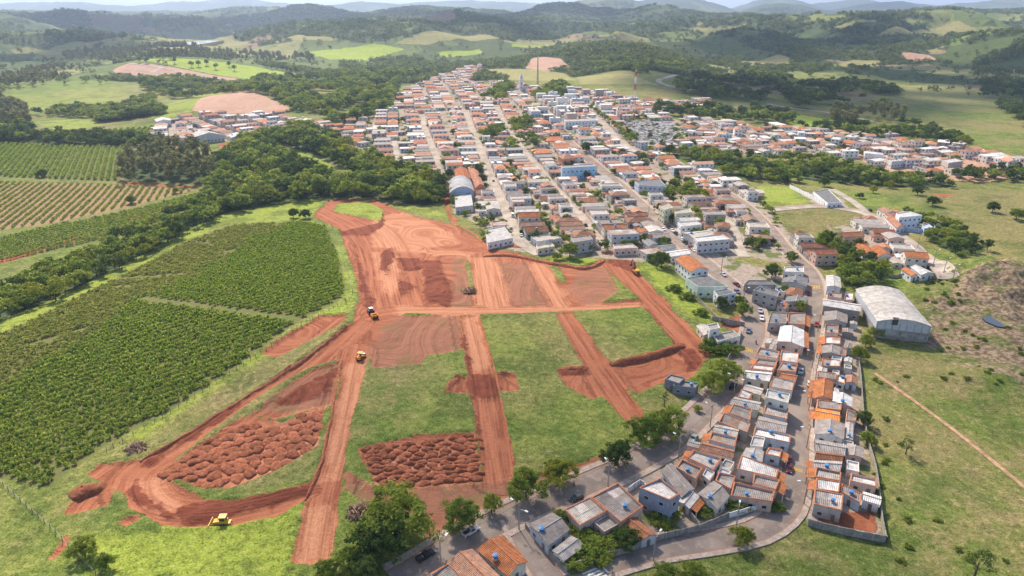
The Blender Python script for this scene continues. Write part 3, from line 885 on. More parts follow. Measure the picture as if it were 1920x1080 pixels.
# ------------------------------------------------------------------ roads and streets
OX0, OY0, OW, OH = -800, 60, 1900, 1600
OCC = np.zeros((OH, OW), np.uint8)                # 1 road, 2 building, 4 keep free
def occ_poly(P, bit, grow=0.0, test=False):
    P = np.asarray(P, float)
    lo = np.floor(P.min(0) - grow - 1).astype(int); hi = np.ceil(P.max(0) + grow + 1).astype(int)
    x0, y0 = max(lo[0] - OX0, 0), max(lo[1] - OY0, 0)
    x1, y1 = min(hi[0] - OX0, OW), min(hi[1] - OY0, OH)
    if x1 <= x0 or y1 <= y0:
        return 1.0
    xx, yy = np.meshgrid(np.arange(x0, x1) + OX0 + 0.5, np.arange(y0, y1) + OY0 + 0.5)
    m = sdf(P, xx.astype(float), yy.astype(float)) > -grow
    sub = OCC[y0:y1, x0:x1]
    if test:
        return float(((sub & bit) > 0)[m].mean()) if m.any() else 1.0
    sub[m] |= bit
    return 0.0
def strip(line, o0, o1, dz0, dz1=None, uv=False):
    """band between two offsets of a line, laid on the terrain"""
    L = np.asarray(line)
    t = np.gradient(L, axis=0)
    t /= np.linalg.norm(t, axis=1)[:, None] + 1e-9
    nrm = np.stack([-t[:, 1], t[:, 0]], 1)
    a, b = L + nrm * o0, L + nrm * o1
    zc = H(L[:, 0], L[:, 1])
    za, zb = np.maximum(H(a[:, 0], a[:, 1]), zc - 0.3) + dz0, np.maximum(H(b[:, 0], b[:, 1]), zc - 0.3) + (dz0 if dz1 is None else dz1)
    return a, b, za, zb
ROADS = []
def road(name, label_kind, pxs, w, mat, walk=0.0, step=4.0):
    L = smooth_line(PX(pxs), step)
    n = len(L)
    K = 6
    V, F, UV = [], [], []
    for k in range(K + 1):
        f = k / K
        o = (f - 0.5) * w
        a, _, za, _ = strip(L, o, o, 0.22 - 0.10 * (2 * f - 1) ** 2)
        V += [(p[0], p[1], z) for p, z in zip(a, za)]
    for k in range(K):
        for i in range(n - 1):
            F.append((k * n + i, k * n + i + 1, (k + 1) * n + i + 1, (k + 1) * n + i))
            UV.append([(k / K, i), (k / K, i + 1), ((k + 1) / K, i + 1), ((k + 1) / K, i)])
    F = [f[::-1] for f in F]; UV = [u[::-1] for u in UV]
    o = struct(obj(name, mesh(name, V, F, M[mat], UV, smooth=True)))
    if walk:
        for s in (-1, 1):
            prof = [(w / 2, -0.1), (w / 2, 0.27), (w / 2 + 0.15, 0.28), (w / 2 + walk, 0.29), (w / 2 + walk, -0.2)]
            V, F = [], []
            for of, dz in prof:
                a, _, za, _ = strip(L, s * of, s * of, dz)
                V += [(p[0], p[1], z) for p, z in zip(a, za)]
            for k in range(len(prof) - 1):
                for i in range(n - 1):
                    q = (k * n + i, k * n + i + 1, (k + 1) * n + i + 1, (k + 1) * n + i)
                    F.append(q[::-1] if s > 0 else q)
            struct(obj('pavement', mesh('pavement', V, F, M['pavement'])))
    t = np.gradient(L, axis=0); t /= np.linalg.norm(t, axis=1)[:, None]
    nr = np.stack([-t[:, 1], t[:, 0]], 1)
    for i in range(n - 1):
        h = w / 2 + walk * 0.6
        occ_poly([L[i] + nr[i] * h, L[i + 1] + nr[i + 1] * h, L[i + 1] - nr[i + 1] * h, L[i] - nr[i] * h], 1)
    ROADS.append((L, w, walk, name))
    return o
r_main = road('main_road', '', RMAIN, 8.5, 'asphalt', 1.9)
r_b = road('side_road', '', RB, 7.2, 'asphalt', 1.5)
r_c = road('side_street', '', [(968, 972), (997, 1035), (1035, 1090)], 6.5, 'asphalt', 1.2)
r_d = road('side_street', '', [(1440, 394), (1527, 387), (1577, 391), (1627, 402), (1657, 421), (1690, 446), (1722, 472), (1778, 524)], 6.5, 'street', 1.2)
r_e = road('side_street', '', [(1625, 398), (1590, 372), (1560, 355)], 5.5, 'street')
st1 = road('street', '', [(1012, 478), (972, 450), (950, 400), (932, 362), (917, 327), (905, 295), (893, 262), (880, 232), (872, 205)], 6, 'street', 0.9)
st2 = road('street', '', [(1132, 466), (1102, 427), (1072, 387), (1040, 355), (1010, 317), (980, 282), (958, 250), (940, 222), (930, 200)], 6, 'street', 0.9)
st3 = road('street', '', [(830, 328), (820, 300), (805, 265), (795, 238), (790, 215)], 5.5, 'street', 0.8)
st4 = road('street', '', [(748, 318), (742, 285), (738, 265)], 6, 'street')
st5 = road('street', '', [(890, 280), (965, 262), (1040, 247)], 6, 'street')
st6 = road('avenue', '', [(1215, 290), (1180, 278), (1152, 260), (1135, 240), (1118, 220), (1100, 203)], 9, 'street', 1.5)
st7 = road('street', '', [(1395, 482), (1382, 455), (1375, 430), (1352, 405)], 6, 'street')
st8 = road('street', '', [(1780, 330), (1700, 300), (1600, 272), (1500, 262), (1400, 258), (1300, 250), (1240, 240)], 6, 'street')
st9 = road('street', '', [(1920, 318), (1860, 300), (1800, 285), (1740, 278)], 8, 'street')
st10 = road('street', '', [(1210, 280), (1255, 295), (1290, 318), (1345, 352)], 6, 'street')
st11 = road('street', '', [(1300, 225), (1400, 268), (1450, 290)], 6, 'street')
st12 = road('street', '', [(325, 270), (322, 235)], 7, 'street')
hw = road('country_road', '', [(1330, 170), (1280, 166), (1245, 158), (1236, 150), (1262, 142), (1310, 133)], 9, 'street', 0, 8)
hw2 = road('country_road', '', [(1640, 228), (1560, 212), (1500, 205), (1440, 195)], 8, 'street', 0, 8)
for q in ([(225, 141), (300, 150), (380, 157)], [(240, 120), (330, 133), (465, 153)], [(232, 130), (330, 142), (420, 155)], [(305, 124), (285, 136), (262, 146)], [(385, 138), (365, 147), (345, 155)]):
    road('footpath', '', q, 7.0, 'street', 0, 10)
road('footpath', '', [(1640, 700), (1700, 742), (1780, 800), (1860, 864), (1935, 925)], 1.5, 'path')
road('footpath', '', [(1880, 490), (1920, 500)], 1.6, 'path')
def mark(parent, quad, mat, name):
    """a painted bar on the road, four pixels corners on the photograph"""
    P = PX(quad)
    z = H(P[:, 0], P[:, 1]) + 0.262
    V = [(p[0], p[1], h) for p, h in zip(P, z)] + [(p[0], p[1], h - 0.03) for p, h in zip(P, z)]
    return obj(name, mesh(name, V, [(3, 2, 1, 0), (0, 1, 5, 4), (1, 2, 6, 5), (2, 3, 7, 6), (3, 0, 4, 7)], M[mat]), parent)
for i in range(5):
    a = 1090 + i * 6.5; b = 1077.5 - i * -4.5 - 3
    mark(r_b, [(a, 1080 - 3 + i * 4.2), (a + 26, 1066 + i * 4.2), (a + 30, 1068 + i * 4.2), (a + 4, 1082 - 3 + i * 4.2)], 'white_paint', 'crossing_stripe')
mark(r_b, [(1126, 1062), (1129, 1061), (1143, 1075), (1139, 1077)], 'white_paint', 'stop_line')
for x0, y0, x1, y1, n in ((1392, 654, 1412, 660, 6), (1497, 660, 1526, 669, 8), (1484, 879, 1505, 885, 6), (1520, 539, 1538, 539, 6)):
    for i in range(n):
        f = (i + 0.2) / n; g = (i + 0.75) / n
        xa, ya, xb, yb = x0 + (x1 - x0) * f, y0 + (y1 - y0) * f, x0 + (x1 - x0) * g, y0 + (y1 - y0) * g
        mark(r_b if x0 > 1450 else r_main, [(xa, ya + 3.2), (xb, yb + 3.2), (xb, yb - 3), (xa, ya - 3)], 'yellow_paint', 'speed_bump_stripe')

# ------------------------------------------------------------------ houses
GREY = [(0.30, 0.255, 0.225), (0.38, 0.33, 0.295), (0.34, 0.285, 0.25), (0.44, 0.39, 0.35)]
PALE = [(0.60, 0.54, 0.48), (0.52, 0.46, 0.405), (0.66, 0.61, 0.56), (0.56, 0.485, 0.405)]
ORNG = [(0.52, 0.185, 0.075), (0.60, 0.22, 0.085), (0.44, 0.165, 0.085), (0.56, 0.24, 0.12)]
WALLS = [(0.76, 0.71, 0.66), (0.72, 0.63, 0.52), (0.66, 0.60, 0.55), (0.44, 0.39, 0.36), (0.70, 0.50, 0.41), (0.54, 0.58, 0.60), (0.66, 0.66, 0.55), (0.78, 0.74, 0.70), (0.62, 0.42, 0.33), (0.36, 0.31, 0.28), (0.74, 0.68, 0.60)]
FARO = [(0.50, 0.24, 0.15), (0.56, 0.27, 0.17), (0.40, 0.21, 0.14), (0.58, 0.31, 0.20)]
CN = {'g': 'grey sheet', 'p': 'pale sheet', 'o': 'orange tiled', 's': 'grey slab', 'm': 'orange metal', 'w': 'white sheet', 'b': 'brown tiled'}
def q2w(quad, h):
    return PX(quad, h)
def lerp2(Q, u, v):
    a = Q[0] + (Q[1] - Q[0]) * u; b = Q[3] + (Q[2] - Q[3]) * u
    return a + (b - a) * v
UNITBOX = None
def unit_mesh(name, mat):
    m = MB(); m.box((0, 0, 0), (1, 1, 1)); return m.mesh(name, mat)
ME_WIN = unit_mesh('window', M['frame']); ME_PANE = unit_mesh('pane', M['glass']); ME_DOOR = unit_mesh('door', M['door'])
def tank_mesh():
    m = MB(); n = 12
    m.prism([(0.62 * cos(2 * pi * k / n), 0.62 * sin(2 * pi * k / n)) for k in range(n)], 0, 0.95, [(0.78 * cos(2 * pi * k / n), 0.78 * sin(2 * pi * k / n)) for k in range(n)])
    return m.mesh('water_tank', M['tank'])
def lid_mesh():
    m = MB(); n = 12
    m.prism([(0.84 * cos(2 * pi * k / n), 0.84 * sin(2 * pi * k / n)) for k in range(n)], 0.952, 1.10, [(0.42 * cos(2 * pi * k / n), 0.42 * sin(2 * pi * k / n)) for k in range(n)])
    return m.mesh('lid', M['tank_lid'])
ME_TANK, ME_LID = tank_mesh(), lid_mesh()
def frame_of(a, b):
    e = np.array([b[0] - a[0], b[1] - a[1]]); L = np.hypot(*e); e /= L
    return e, np.array([e[1], -e[0]]), L               # along, outward (counter-clockwise outline), length
def ccw(Q):
    Q = np.asarray(Q, float)
    x, y = Q[:, 0], Q[:, 1]
    return Q if (x * np.roll(y, -1) - y * np.roll(x, -1)).sum() > 0 else Q[::-1]
def roof_faces(Q, z, kind, rise, over):
    """returns verts, faces, uvs of a roof with thickness over outline Q (world xy)"""
    c = Q.mean(0)
    out = []
    for i in range(4):
        a, b, d = Q[i - 1], Q[i], Q[(i + 1) % 4]
        e1 = (b - a) / np.linalg.norm(b - a); e2 = (b - d) / np.linalg.norm(b - d)
        out.append(b + (e1 + e2) * over)
    O = np.array(out)
    l0 = np.linalg.norm(O[1] - O[0]); l1 = np.linalg.norm(O[2] - O[1])
    if l0 < l1:
        O = np.roll(O, -1, axis=0); l0, l1 = l1, l0        # edge 0-1 and 2-3 are the long eaves
    ma, mb = (O[1] + O[2]) / 2, (O[3] + O[0]) / 2
    V3 = lambda p, h: (p[0], p[1], h)
    if kind == 'hip':
        k = min(0.45, l1 / 2 / l0)
        ma, mb = ma + (mb - ma) * k, mb + (ma - mb) * k
    V = [V3(O[0], z), V3(O[1], z), V3(O[2], z), V3(O[3], z), V3(ma, z + rise), V3(mb, z + rise)]
    F = [(0, 1, 4, 5), (2, 3, 5, 4)]
    sl = math.hypot(l1 / 2, rise)
    UV = [[(0, 0), (l0, 0), (l0, sl), (0, sl)]] * 2
    if kind == 'hip':
        F += [(1, 2, 4), (3, 0, 5)]
        UV = [[(0, 0), (l0, 0), (l0 - l1 / 2, sl), (l1 / 2, sl)]] * 2 + [[(0, 0), (l1, 0), (l1 / 2, sl)]] * 2
    # underside
    n = 6
    V += [(x, y, h - 0.14) for x, y, h in V]
    F2 = [tuple(i + n for i in f[::-1]) for f in F]
    UV2 = [u[::-1] for u in UV]
    rim = [(0, 1), (1, 4), (4, 2), (2, 3), (3, 5), (5, 0)] if kind == 'gable' else [(0, 1), (1, 2), (2, 3), (3, 0)]
    F3 = [(a, a + n, b + n, b) for a, b in rim]
    return V, F + F2 + F3, UV + UV2 + [[(0, 0), (0, .1), (1, .1), (1, 0)]] * len(F3), O, (ma, mb)
HN = 0
def house(Q, h, rk, roof, wall, label, group=None, near=True, rise=None, floors=1, tank=None, name='house', cat='house', canopy=None, win=True, over=0.35, R=random):
    """one building: outline Q (world xy of the roof edge), wall height h, roof kind rk in shed/gable/hip/flat/arch"""
    global HN
    HN += 1
    Q = ccw(Q)
    c = Q.mean(0)
    zg = H(Q[:, 0], Q[:, 1])
    z0 = float(zg.mean())
    t = thing(name, label, cat, (c[0], c[1], z0), 0, group)
    q = Q - c
    zb = float(zg.min()) - z0 - 0.8
    par = 0.55 if rk == 'shed' else (0.45 if rk == 'flat' else 0.0)
    m = MB()
    n4 = len(q)
    if par:
        inn = np.array([p * (1 - 0.28 / max(np.linalg.norm(p), 1)) for p in q])
        V = [(x, y, zb) for x, y in q] + [(x, y, h + par) for x, y in q] + [(x, y, h + par) for x, y in inn] + [(x, y, h - 0.45) for x, y in inn]
        F = []
        for r in range(3):
            for i in range(n4):
                j = (i + 1) % n4
                F.append((r * n4 + i, r * n4 + j, (r + 1) * n4 + j, (r + 1) * n4 + i))
        F.append(tuple(3 * n4 + i for i in range(n4)))
        m.add(V, F)
    else:
        m.prism([tuple(p) for p in q], zb, h)
    wo = m.build('wall', M['wall'], t, wall)
    rc = roof[1]
    tile = roof[0] in 'ob'
    if rk in ('gable', 'hip', 'arch'):
        ls = sorted([np.linalg.norm(q[1] - q[0]), np.linalg.norm(q[2] - q[1])])
        rise = rise if rise is not None else ls[0] * (0.2 if tile else 0.13)
    if rk in ('gable', 'hip'):
        V, F, UV, O, rd = roof_faces(q, h + 0.02, rk, rise, over)
        V = [(x, y, z + 0.14) for x, y, z in V]
        ro = obj('roof', mesh('roof', V, F, M['tile' if tile else 'sheet'], UV), t, color=rc)
        if rk == 'gable':                               # gable ends of the wall
            Qr = q if np.linalg.norm(q[1] - q[0]) >= np.linalg.norm(q[2] - q[1]) else np.roll(q, -1, axis=0)
            for a, b in ((Qr[1], Qr[2]), (Qr[3], Qr[0])):
                e = MB()
                mid = (a + b) / 2
                ii = (Qr.mean(0) - mid); ii = ii / np.linalg.norm(ii) * 0.2
                e.add([(a[0], a[1], h), (b[0], b[1], h), (mid[0], mid[1], h + rise * 0.97), (a[0] + ii[0], a[1] + ii[1], h), (b[0] + ii[0], b[1] + ii[1], h), (mid[0] + ii[0], mid[1] + ii[1], h + rise * 0.97)],
                      [(0, 1, 2), (5, 4, 3), (1, 0, 3, 4), (2, 1, 4, 5), (0, 2, 5, 3)])
                e.build('gable_end', M['wall'], t, wall)
        if near:
            rm = MB()
            rm.tube([(rd[0][0], rd[0][1], h + 0.2 + rise), (rd[1][0], rd[1][1], h + 0.2 + rise)], 0.16, 6)
            rm.build('ridge_cap', M['cap'] if tile else M['slab'], ro)
    elif rk == 'arch':
        pass
    elif rk == 'shed':
        inn = inn * 0.995
        l0 = np.linalg.norm(inn[1] - inn[0]); l1 = np.linalg.norm(inn[2] - inn[1])
        I = inn if l0 >= l1 else np.roll(inn, -1, axis=0)
        l0, l1 = max(l0, l1), min(l0, l1)
        if R.random() < 0.5:
            I = np.roll(I, 2, axis=0)
        nu = max(2, int(round(l0 / (3.4 if near else 5)))) ; nv = max(1, int(round(l1 / (3.6 if near else 8))))
        hi, lo = h + par - 0.12, h - 0.05
        zz = lambda v: lo + (hi - lo) * v
        ro = None
        for i in range(nu):
            for j in range(nv):
                u0, u1, v0, v1 = i / nu, (i + 1) / nu, j / nv, (j + 1) / nv
                jt = R.uniform(-0.03, 0.03)
                P = [lerp2(I, u0, v0 - 0.02 * (j > 0)), lerp2(I, u1, v0 - 0.02 * (j > 0)), lerp2(I, u1, v1), lerp2(I, u0, v1)]
                zs = [zz(v0) + 0.07 * (j > 0), zz(v0) + 0.07 * (j > 0), zz(v1), zz(v1)]
                V = [(p[0], p[1], z + jt) for p, z in zip(P, zs)]
                V += [(x, y, z - 0.05) for x, y, z in V]
                su, sv = l0 / nu, l1 / nv
                UV = [[(u0 * l0, v0 * l1), (u1 * l0, v0 * l1), (u1 * l0, v1 * l1), (u0 * l0, v1 * l1)]] + [[(0, 0), (0, .05), (1, .05), (1, 0)]] * 4
                F = [(0, 1, 2, 3), (0, 4, 5, 1), (1, 5, 6, 2), (2, 6, 7, 3), (3, 7, 4, 0)]
                k = R.choice([0.82, 0.92, 1.0, 1.0, 1.06, 1.15] + ([1.7] if R.random() < 0.06 else []))
                obj('roof_sheet', mesh('roof_sheet', V, F, M['sheet'], UV), t, color=[min(0.8, x * k) for x in (rc if R.random() > 0.07 else (0.40, 0.26, 0.18))])
        if roof[2] if len(roof) > 2 else True:
            cm = MB()
            oo = np.array([p * (1 + 0.10 / max(np.linalg.norm(p), 1)) for p in q]); i2 = np.array([p * (1 - 0.34 / max(np.linalg.norm(p), 1)) for p in q])
            V = [(x, y, h + par + dz) for R_, dz in ((oo, -0.06), (oo, 0.08), (i2, 0.12), (i2, -0.04)) for x, y in R_]
            F = []
            for r in range(4):
                for i in range(n4):
                    j = (i + 1) % n4
                    F.append((r * n4 + i, r * n4 + j, ((r + 1) % 4) * n4 + j, ((r + 1) % 4) * n4 + i))
            cm.add(V, F)
            cm.build('parapet_coping', M['cap'], t)
    elif rk == 'flat':
        I = inn * 0.99
        obj('roof', mesh('roof', [(x, y, h) for x, y in I] + [(x, y, h - 0.2) for x, y in I], [tuple(range(n4))] + [(i + n4, (i + 1) % n4 + n4, (i + 1) % n4, i) for i in range(n4)], M['sheet'], None), t, color=rc)
    # doors and windows on the sides one could see
    if win and near is not None:
        fl_h = h / floors
        for i in range(n4):
            a, b = q[i], q[(i + 1) % n4]
            e, o_, L = frame_of(a, b)
            mid = (a + b) / 2 + c
            facing = np.dot(o_, -mid / np.linalg.norm(mid))
            if facing < 0.12 or L < 2.5:
                continue
            k = max(1, int(L / 3.2))
            rz = math.atan2(e[1], e[0])
            for f in range(floors):
                for s in range(k):
                    p = a + (b - a) * ((s + 0.5) / k) + o_ * 0.02
                    zf = f * fl_h
                    if f == 0 and s == k // 2 and floors == 1 and R.random() < 0.7:
                        obj('door', ME_DOOR, t, (p[0], p[1], 1.05 + max(0, 0)), rz, (0.95, 0.12, 2.1))
                    else:
                        w = obj('window', ME_WIN, t, (p[0], p[1], zf + min(1.55, fl_h * 0.55)), rz, (1.35, 0.12, 1.15))
                        pn = obj('pane', ME_PANE, w, (0, -0.35, 0), 0, (0.84, 0.6, 0.82))
    if tank is None:
        tank = R.random() < 0.22
    if tank and near:
        p = lerp2(q, R.uniform(0.2, 0.8), R.uniform(0.15, 0.85)) if rk != 'gable' else lerp2(q, 0.12, 0.5)
        zt = h + (0.55 if rk in ('shed', 'flat') else rise * 0.8 + 0.2)
        s = R.uniform(0.7, 0.95)
        tk = obj('water_tank', ME_TANK, t, (p[0], p[1], zt - 0.1), 0, s)
        obj('lid', ME_LID, tk)
        mm = MB(); mm.box((0, 0, -0.4), (1.3, 1.3, 0.8)); mm.build('tank_base', M['slab'], tk)
    if canopy is not None:                              # tiled porch roof along one side
        a, b = q[canopy % 4], q[(canopy + 1) % 4]
        e, o_, L = frame_of(a, b)
        d = 2.2
        V = []
        for of, zz_ in ((-0.1, h + 0.15), (d, h - 0.5)):
            for s in (0.02, 0.98):
                p = a + (b - a) * s + o_ * of
                V.append((p[0], p[1], zz_))
        V += [(x, y, z - 0.12) for x, y, z in V]
        F = [(0, 2, 3, 1), (4, 5, 7, 6), (0, 4, 6, 2), (2, 6, 7, 3), (3, 7, 5, 1), (1, 5, 4, 0)]
        cp = obj('porch_roof', mesh('porch_roof', V, F, M['tile'], [[(0, 0), (0, d), (L, d), (L, 0)]] * 6), t, color=ORNG[1])
        for s in (0.06, 0.94):
            p = a + (b - a) * s + o_ * (d - 0.25)
            mm = MB(); mm.box((p[0], p[1], h / 2 - 0.45), (0.25, 0.25, h - 0.35)); mm.build('porch_post', M['wall'], t, wall)
    occ_poly(Q, 2)
    return t
def pick(code, R=random):
    if code == 'g': return ('g', R.choice(GREY))
    if code == 'p': return ('p', R.choice(PALE))
    if code == 'w': return ('w', (0.70, 0.665, 0.63))
    if code == 'o': return ('o', R.choice(ORNG + FARO))
    if code == 'b': return ('b', R.choice([(0.36, 0.17, 0.095), (0.42, 0.24, 0.16), (0.34, 0.20, 0.14), (0.46, 0.30, 0.21)]))
    if code == 'm': return ('m', (0.72, 0.24, 0.05))
    if code == 's': return ('s', R.choice(GREY[1:]))
# hand-traced houses: code, roof kind, height, pixel corners of the roof edge
WROW = [('p', 'shed', 3.2, 1290,860, 1300,846, 1352,864, 1337,884), ('o', 'gable', 3.0, 1312,842, 1320,830, 1375,847, 1372,859), ('g', 'shed', 3.2, 1329,826, 1334,812, 1381,825, 1376,841),
        ('p', 'gable', 3.0, 1339,811, 1342,797, 1384,806, 1379,822), ('g', 'shed', 3.2, 1347,792, 1357,776, 1406,799, 1400,814), ('g', 'shed', 3.4, 1366,775, 1375,760, 1409,770, 1406,791),
        ('g', 'gable', 3.0, 1371,757, 1380,745, 1425,757, 1420,770), ('w', 'shed', 2.9, 1384,746, 1390,732, 1411,739, 1404,751), ('p', 'gable', 3.0, 1395,731, 1399,721, 1430,731, 1425,741),
        ('p', 'gable', 3.4, 1395,707, 1400,695, 1446,701, 1441,716), ('p', 'shed', 3.0, 1407,692, 1411,685, 1453,691, 1447,699), ('g', 'shed', 3.0, 1415,682, 1420,673, 1457,679, 1454,690),
        ('g', 'shed', 3.2, 1417,666, 1424,652, 1461,662, 1457,676)]
EROW = [('g', 'shed', 3.2, 1370,930, 1376,906, 1451,926, 1447,944), ('g', 'shed', 3.4, 1411,908, 1414,891, 1461,904, 1454,921), ('p', 'shed', 3.3, 1382,880, 1390,856, 1459,885, 1455,900),
        ('g', 'gable', 2.9, 1392,856, 1400,842, 1430,849, 1427,866), ('p', 'shed', 2.9, 1435,853, 1441,842, 1465,846, 1462,860), ('p', 'flat', 3.2, 1406,836, 1412,819, 1434,824, 1430,840),
        ('w', 'shed', 3.4, 1412,816, 1416,802, 1481,820, 1480,834), ('g', 'gable', 3.2, 1419,800, 1425,781, 1474,796, 1471,812), ('g', 'shed', 3.4, 1431,777, 1435,760, 1477,770, 1475,789),
        ('w', 'flat', 6.2, 1435,745, 1439,730, 1481,742, 1477,758), ('g', 'shed', 3.2, 1442,726, 1450,708, 1489,717, 1485,736), ('o', 'gable', 3.0, 1462,711, 1467,700, 1494,706, 1490,717),
        ('g', 'shed', 3.0, 1457,696, 1466,682, 1495,687, 1491,700), ('p', 'shed', 3.2, 1462,678, 1465,658, 1497,665, 1495,684), ('w', 'gable', 3.4, 1459,640, 1465,610, 1506,620, 1506,653),
        ('g', 'flat', 3.6, 1440,607, 1446,585, 1476,587, 1474,609), ('g', 'shed', 3.2, 1477,609, 1479,587, 1510,589, 1509,612)]
MROW = [('g', 'gable', 3.2, 1310,926, 1338,905, 1366,932, 1345,953), ('g', 'shed', 3.0, 1341,903, 1348,888, 1378,897, 1370,920), ('g', 'gable', 3.2, 1242,884, 1258,871, 1300,918, 1278,931),
        ('g', 'shed', 3.0, 1268,878, 1278,864, 1316,882, 1304,901), ('p', 'gable', 2.6, 1275,940, 1287,924, 1310,932, 1292,952), ('w', 'flat', 2.8, 1317,892, 1324,880, 1340,888, 1330,903)]
RROW = [('g', 'shed', 3.6, 1526,946, 1527,920, 1580,932, 1577,960), ('w', 'shed', 3.2, 1529,918, 1530,899, 1574,908, 1572,926), ('g', 'shed', 3.2, 1527,895, 1530,878, 1576,890, 1574,905),
        ('g', 'gable', 3.0, 1526,877, 1527,864, 1577,868, 1573,884), ('b', 'gable', 3.0, 1530,861, 1531,847, 1579,855, 1577,869), ('g', 'gable', 3.1, 1530,845, 1531,825, 1584,837, 1582,855),
        ('g', 'gable', 3.2, 1529,812, 1530,787, 1582,798, 1580,824), ('m', 'gable', 3.2, 1531,785, 1531,766, 1572,775, 1572,794), ('g', 'shed', 3.0, 1532,766, 1532,751, 1577,758, 1576,772),
        ('w', 'gable', 3.2, 1562,755, 1564,735, 1597,747, 1595,763), ('o', 'gable', 3.2, 1527,746, 1531,712, 1560,718, 1558,749), ('g', 'shed', 3.2, 1532,709, 1533,697, 1567,703, 1566,714),
        ('p', 'shed', 3.0, 1540,688, 1541,673, 1575,678, 1574,690), ('g', 'gable', 3.0, 1543,662, 1544,648, 1575,652, 1573,667), ('w', 'shed', 3.0, 1546,646, 1546,630, 1575,634, 1575,648),
        ('g', 'shed', 3.2, 1546,626, 1547,609, 1572,612, 1571,628), ('g', 'gable', 3.1, 1546,602, 1547,584, 1588,590, 1587,607), ('p', 'gable', 4.6, 1544,573, 1544,560, 1612,572, 1612,585),
        ('g', 'shed', 3.2, 1551,559, 1552,548, 1578,552, 1577,562), ('p', 'gable', 4.0, 1551,538, 1550,516, 1574,520, 1576,541)]
BROW = [('g', 'shed', 2.7, 1575,923, 1578,910, 1615,930, 1612,945), ('w', 'shed', 2.8, 1594,903, 1595,890, 1642,902, 1642,916), ('g', 'gable', 2.7, 1586,852, 1589,836, 1617,842, 1616,858),
        ('g', 'gable', 2.6, 1585,820, 1587,793, 1598,796, 1597,824), ('g', 'shed', 2.7, 1586,790, 1588,770, 1606,776, 1604,792), ('o', 'gable', 2.7, 1586,717, 1587,704, 1607,710, 1606,722),
        ('p', 'shed', 2.7, 1568,717, 1570,704, 1584,709, 1583,722), ('g', 'shed', 2.6, 1576,668, 1578,652, 1588,655, 1586,669), ('p', 'gable', 2.8, 1618,936, 1620,924, 1650,934, 1648,946), ('w', 'shed', 3.4, 1582,566, 1586,548, 1600,550, 1598,566)]
NROW = [('g', 'gable', 3.2, 994,983, 1035,964, 1066,994, 1028,1022, 'white walled house with dark grey roof on the corner of the side street'),
        ('g', 'gable', 2.6, 1038,1033, 1071,1008, 1093,1025, 1057,1050, 'small low annex with grey sheet roof behind the corner white house'),
        ('p', 'shed', 3.3, 1059,957, 1106,936, 1137,962, 1087,988, 'cream house with orange coping and two tone sheet roof facing the main road'),
        ('g', 'shed', 3.8, 1109,934, 1158,909, 1205,954, 1164,981, 'large house with lilac grey sheets and wide orange tile edge on main road'),
        ('o', 'gable', 2.8, 1168,984, 1190,973, 1229,1004, 1204,1012, 'bright orange tiled outbuilding behind the large main road house'),
        ('p', 'flat', 2.6, 1114,981, 1140,966, 1164,983, 1133,999, 'low pale sheet lean-to in the yard between cream house and round tree'),
        ('o', 'gable', 3.4, 897,1031, 944,1007, 986,1054, 952,1079, 'house with mottled old clay tile roof at the bottom edge'),
        ('o', 'gable', 3.2, 842,1056, 885,1032, 935,1083, 895,1110, 'house with clean orange tile roof left of the mottled one'),
        ('g', 'shed', 3.2, 806,1080, 840,1060, 892,1112, 860,1134, 'grey roofed house with orange coping cut by the bottom edge')]
def run_row(rows, text, group, reverse=False):
    for i, r in enumerate(rows):
        code, rk, h = r[:3]
        px = [(r[k], r[k + 1]) for k in range(3, 11, 2)]
        R = random.Random(hash((r[3], r[4])) & 0xffff)
        if len(r) > 11:
            lab = r[11]
        else:
            n = ordw(i)
            lab = f'{CN[code]} roofed house, {n} {text}'
        roof = pick(code, R)
        wall = R.choice(WALLS)
        Q = ccw(PX(px, h)); can = None
        if len(r) <= 11 and R.random() < 0.32 and h < 5:
            c = Q.mean(0)
            best = min((np.hypot(*(L - c).T).min(), L[np.argmin(np.hypot(*(L - c).T))].tolist()) for L in (ROADS[0][0], ROADS[1][0]))
            v = np.array(best[1]) - c
            can = max(range(4), key=lambda k: np.dot(frame_of(Q[k], Q[(k + 1) % 4])[1], v)) if best[0] < 16 else None
        house(Q, h, rk, roof, wall, lab, group, True, floors=2 if h > 5 else 1, R=R, tank=(i % 3 == 0), canopy=can)
run_row(WROW, 'from the lower end, row along the main road', 'houses between the two roads')
run_row(EROW, 'from the lower bend, left of right-hand road', 'houses between the two roads')
run_row(MROW, 'in the wedge of yards by the lower bend', 'houses between the two roads')
run_row(RROW, 'from the lower bend, right of right-hand road', 'houses right of the right-hand road')
run_row(BROW, 'backyard one from below, beside the right pasture', 'houses right of the right-hand road')
run_row(NROW, '', 'houses nearest the camera')
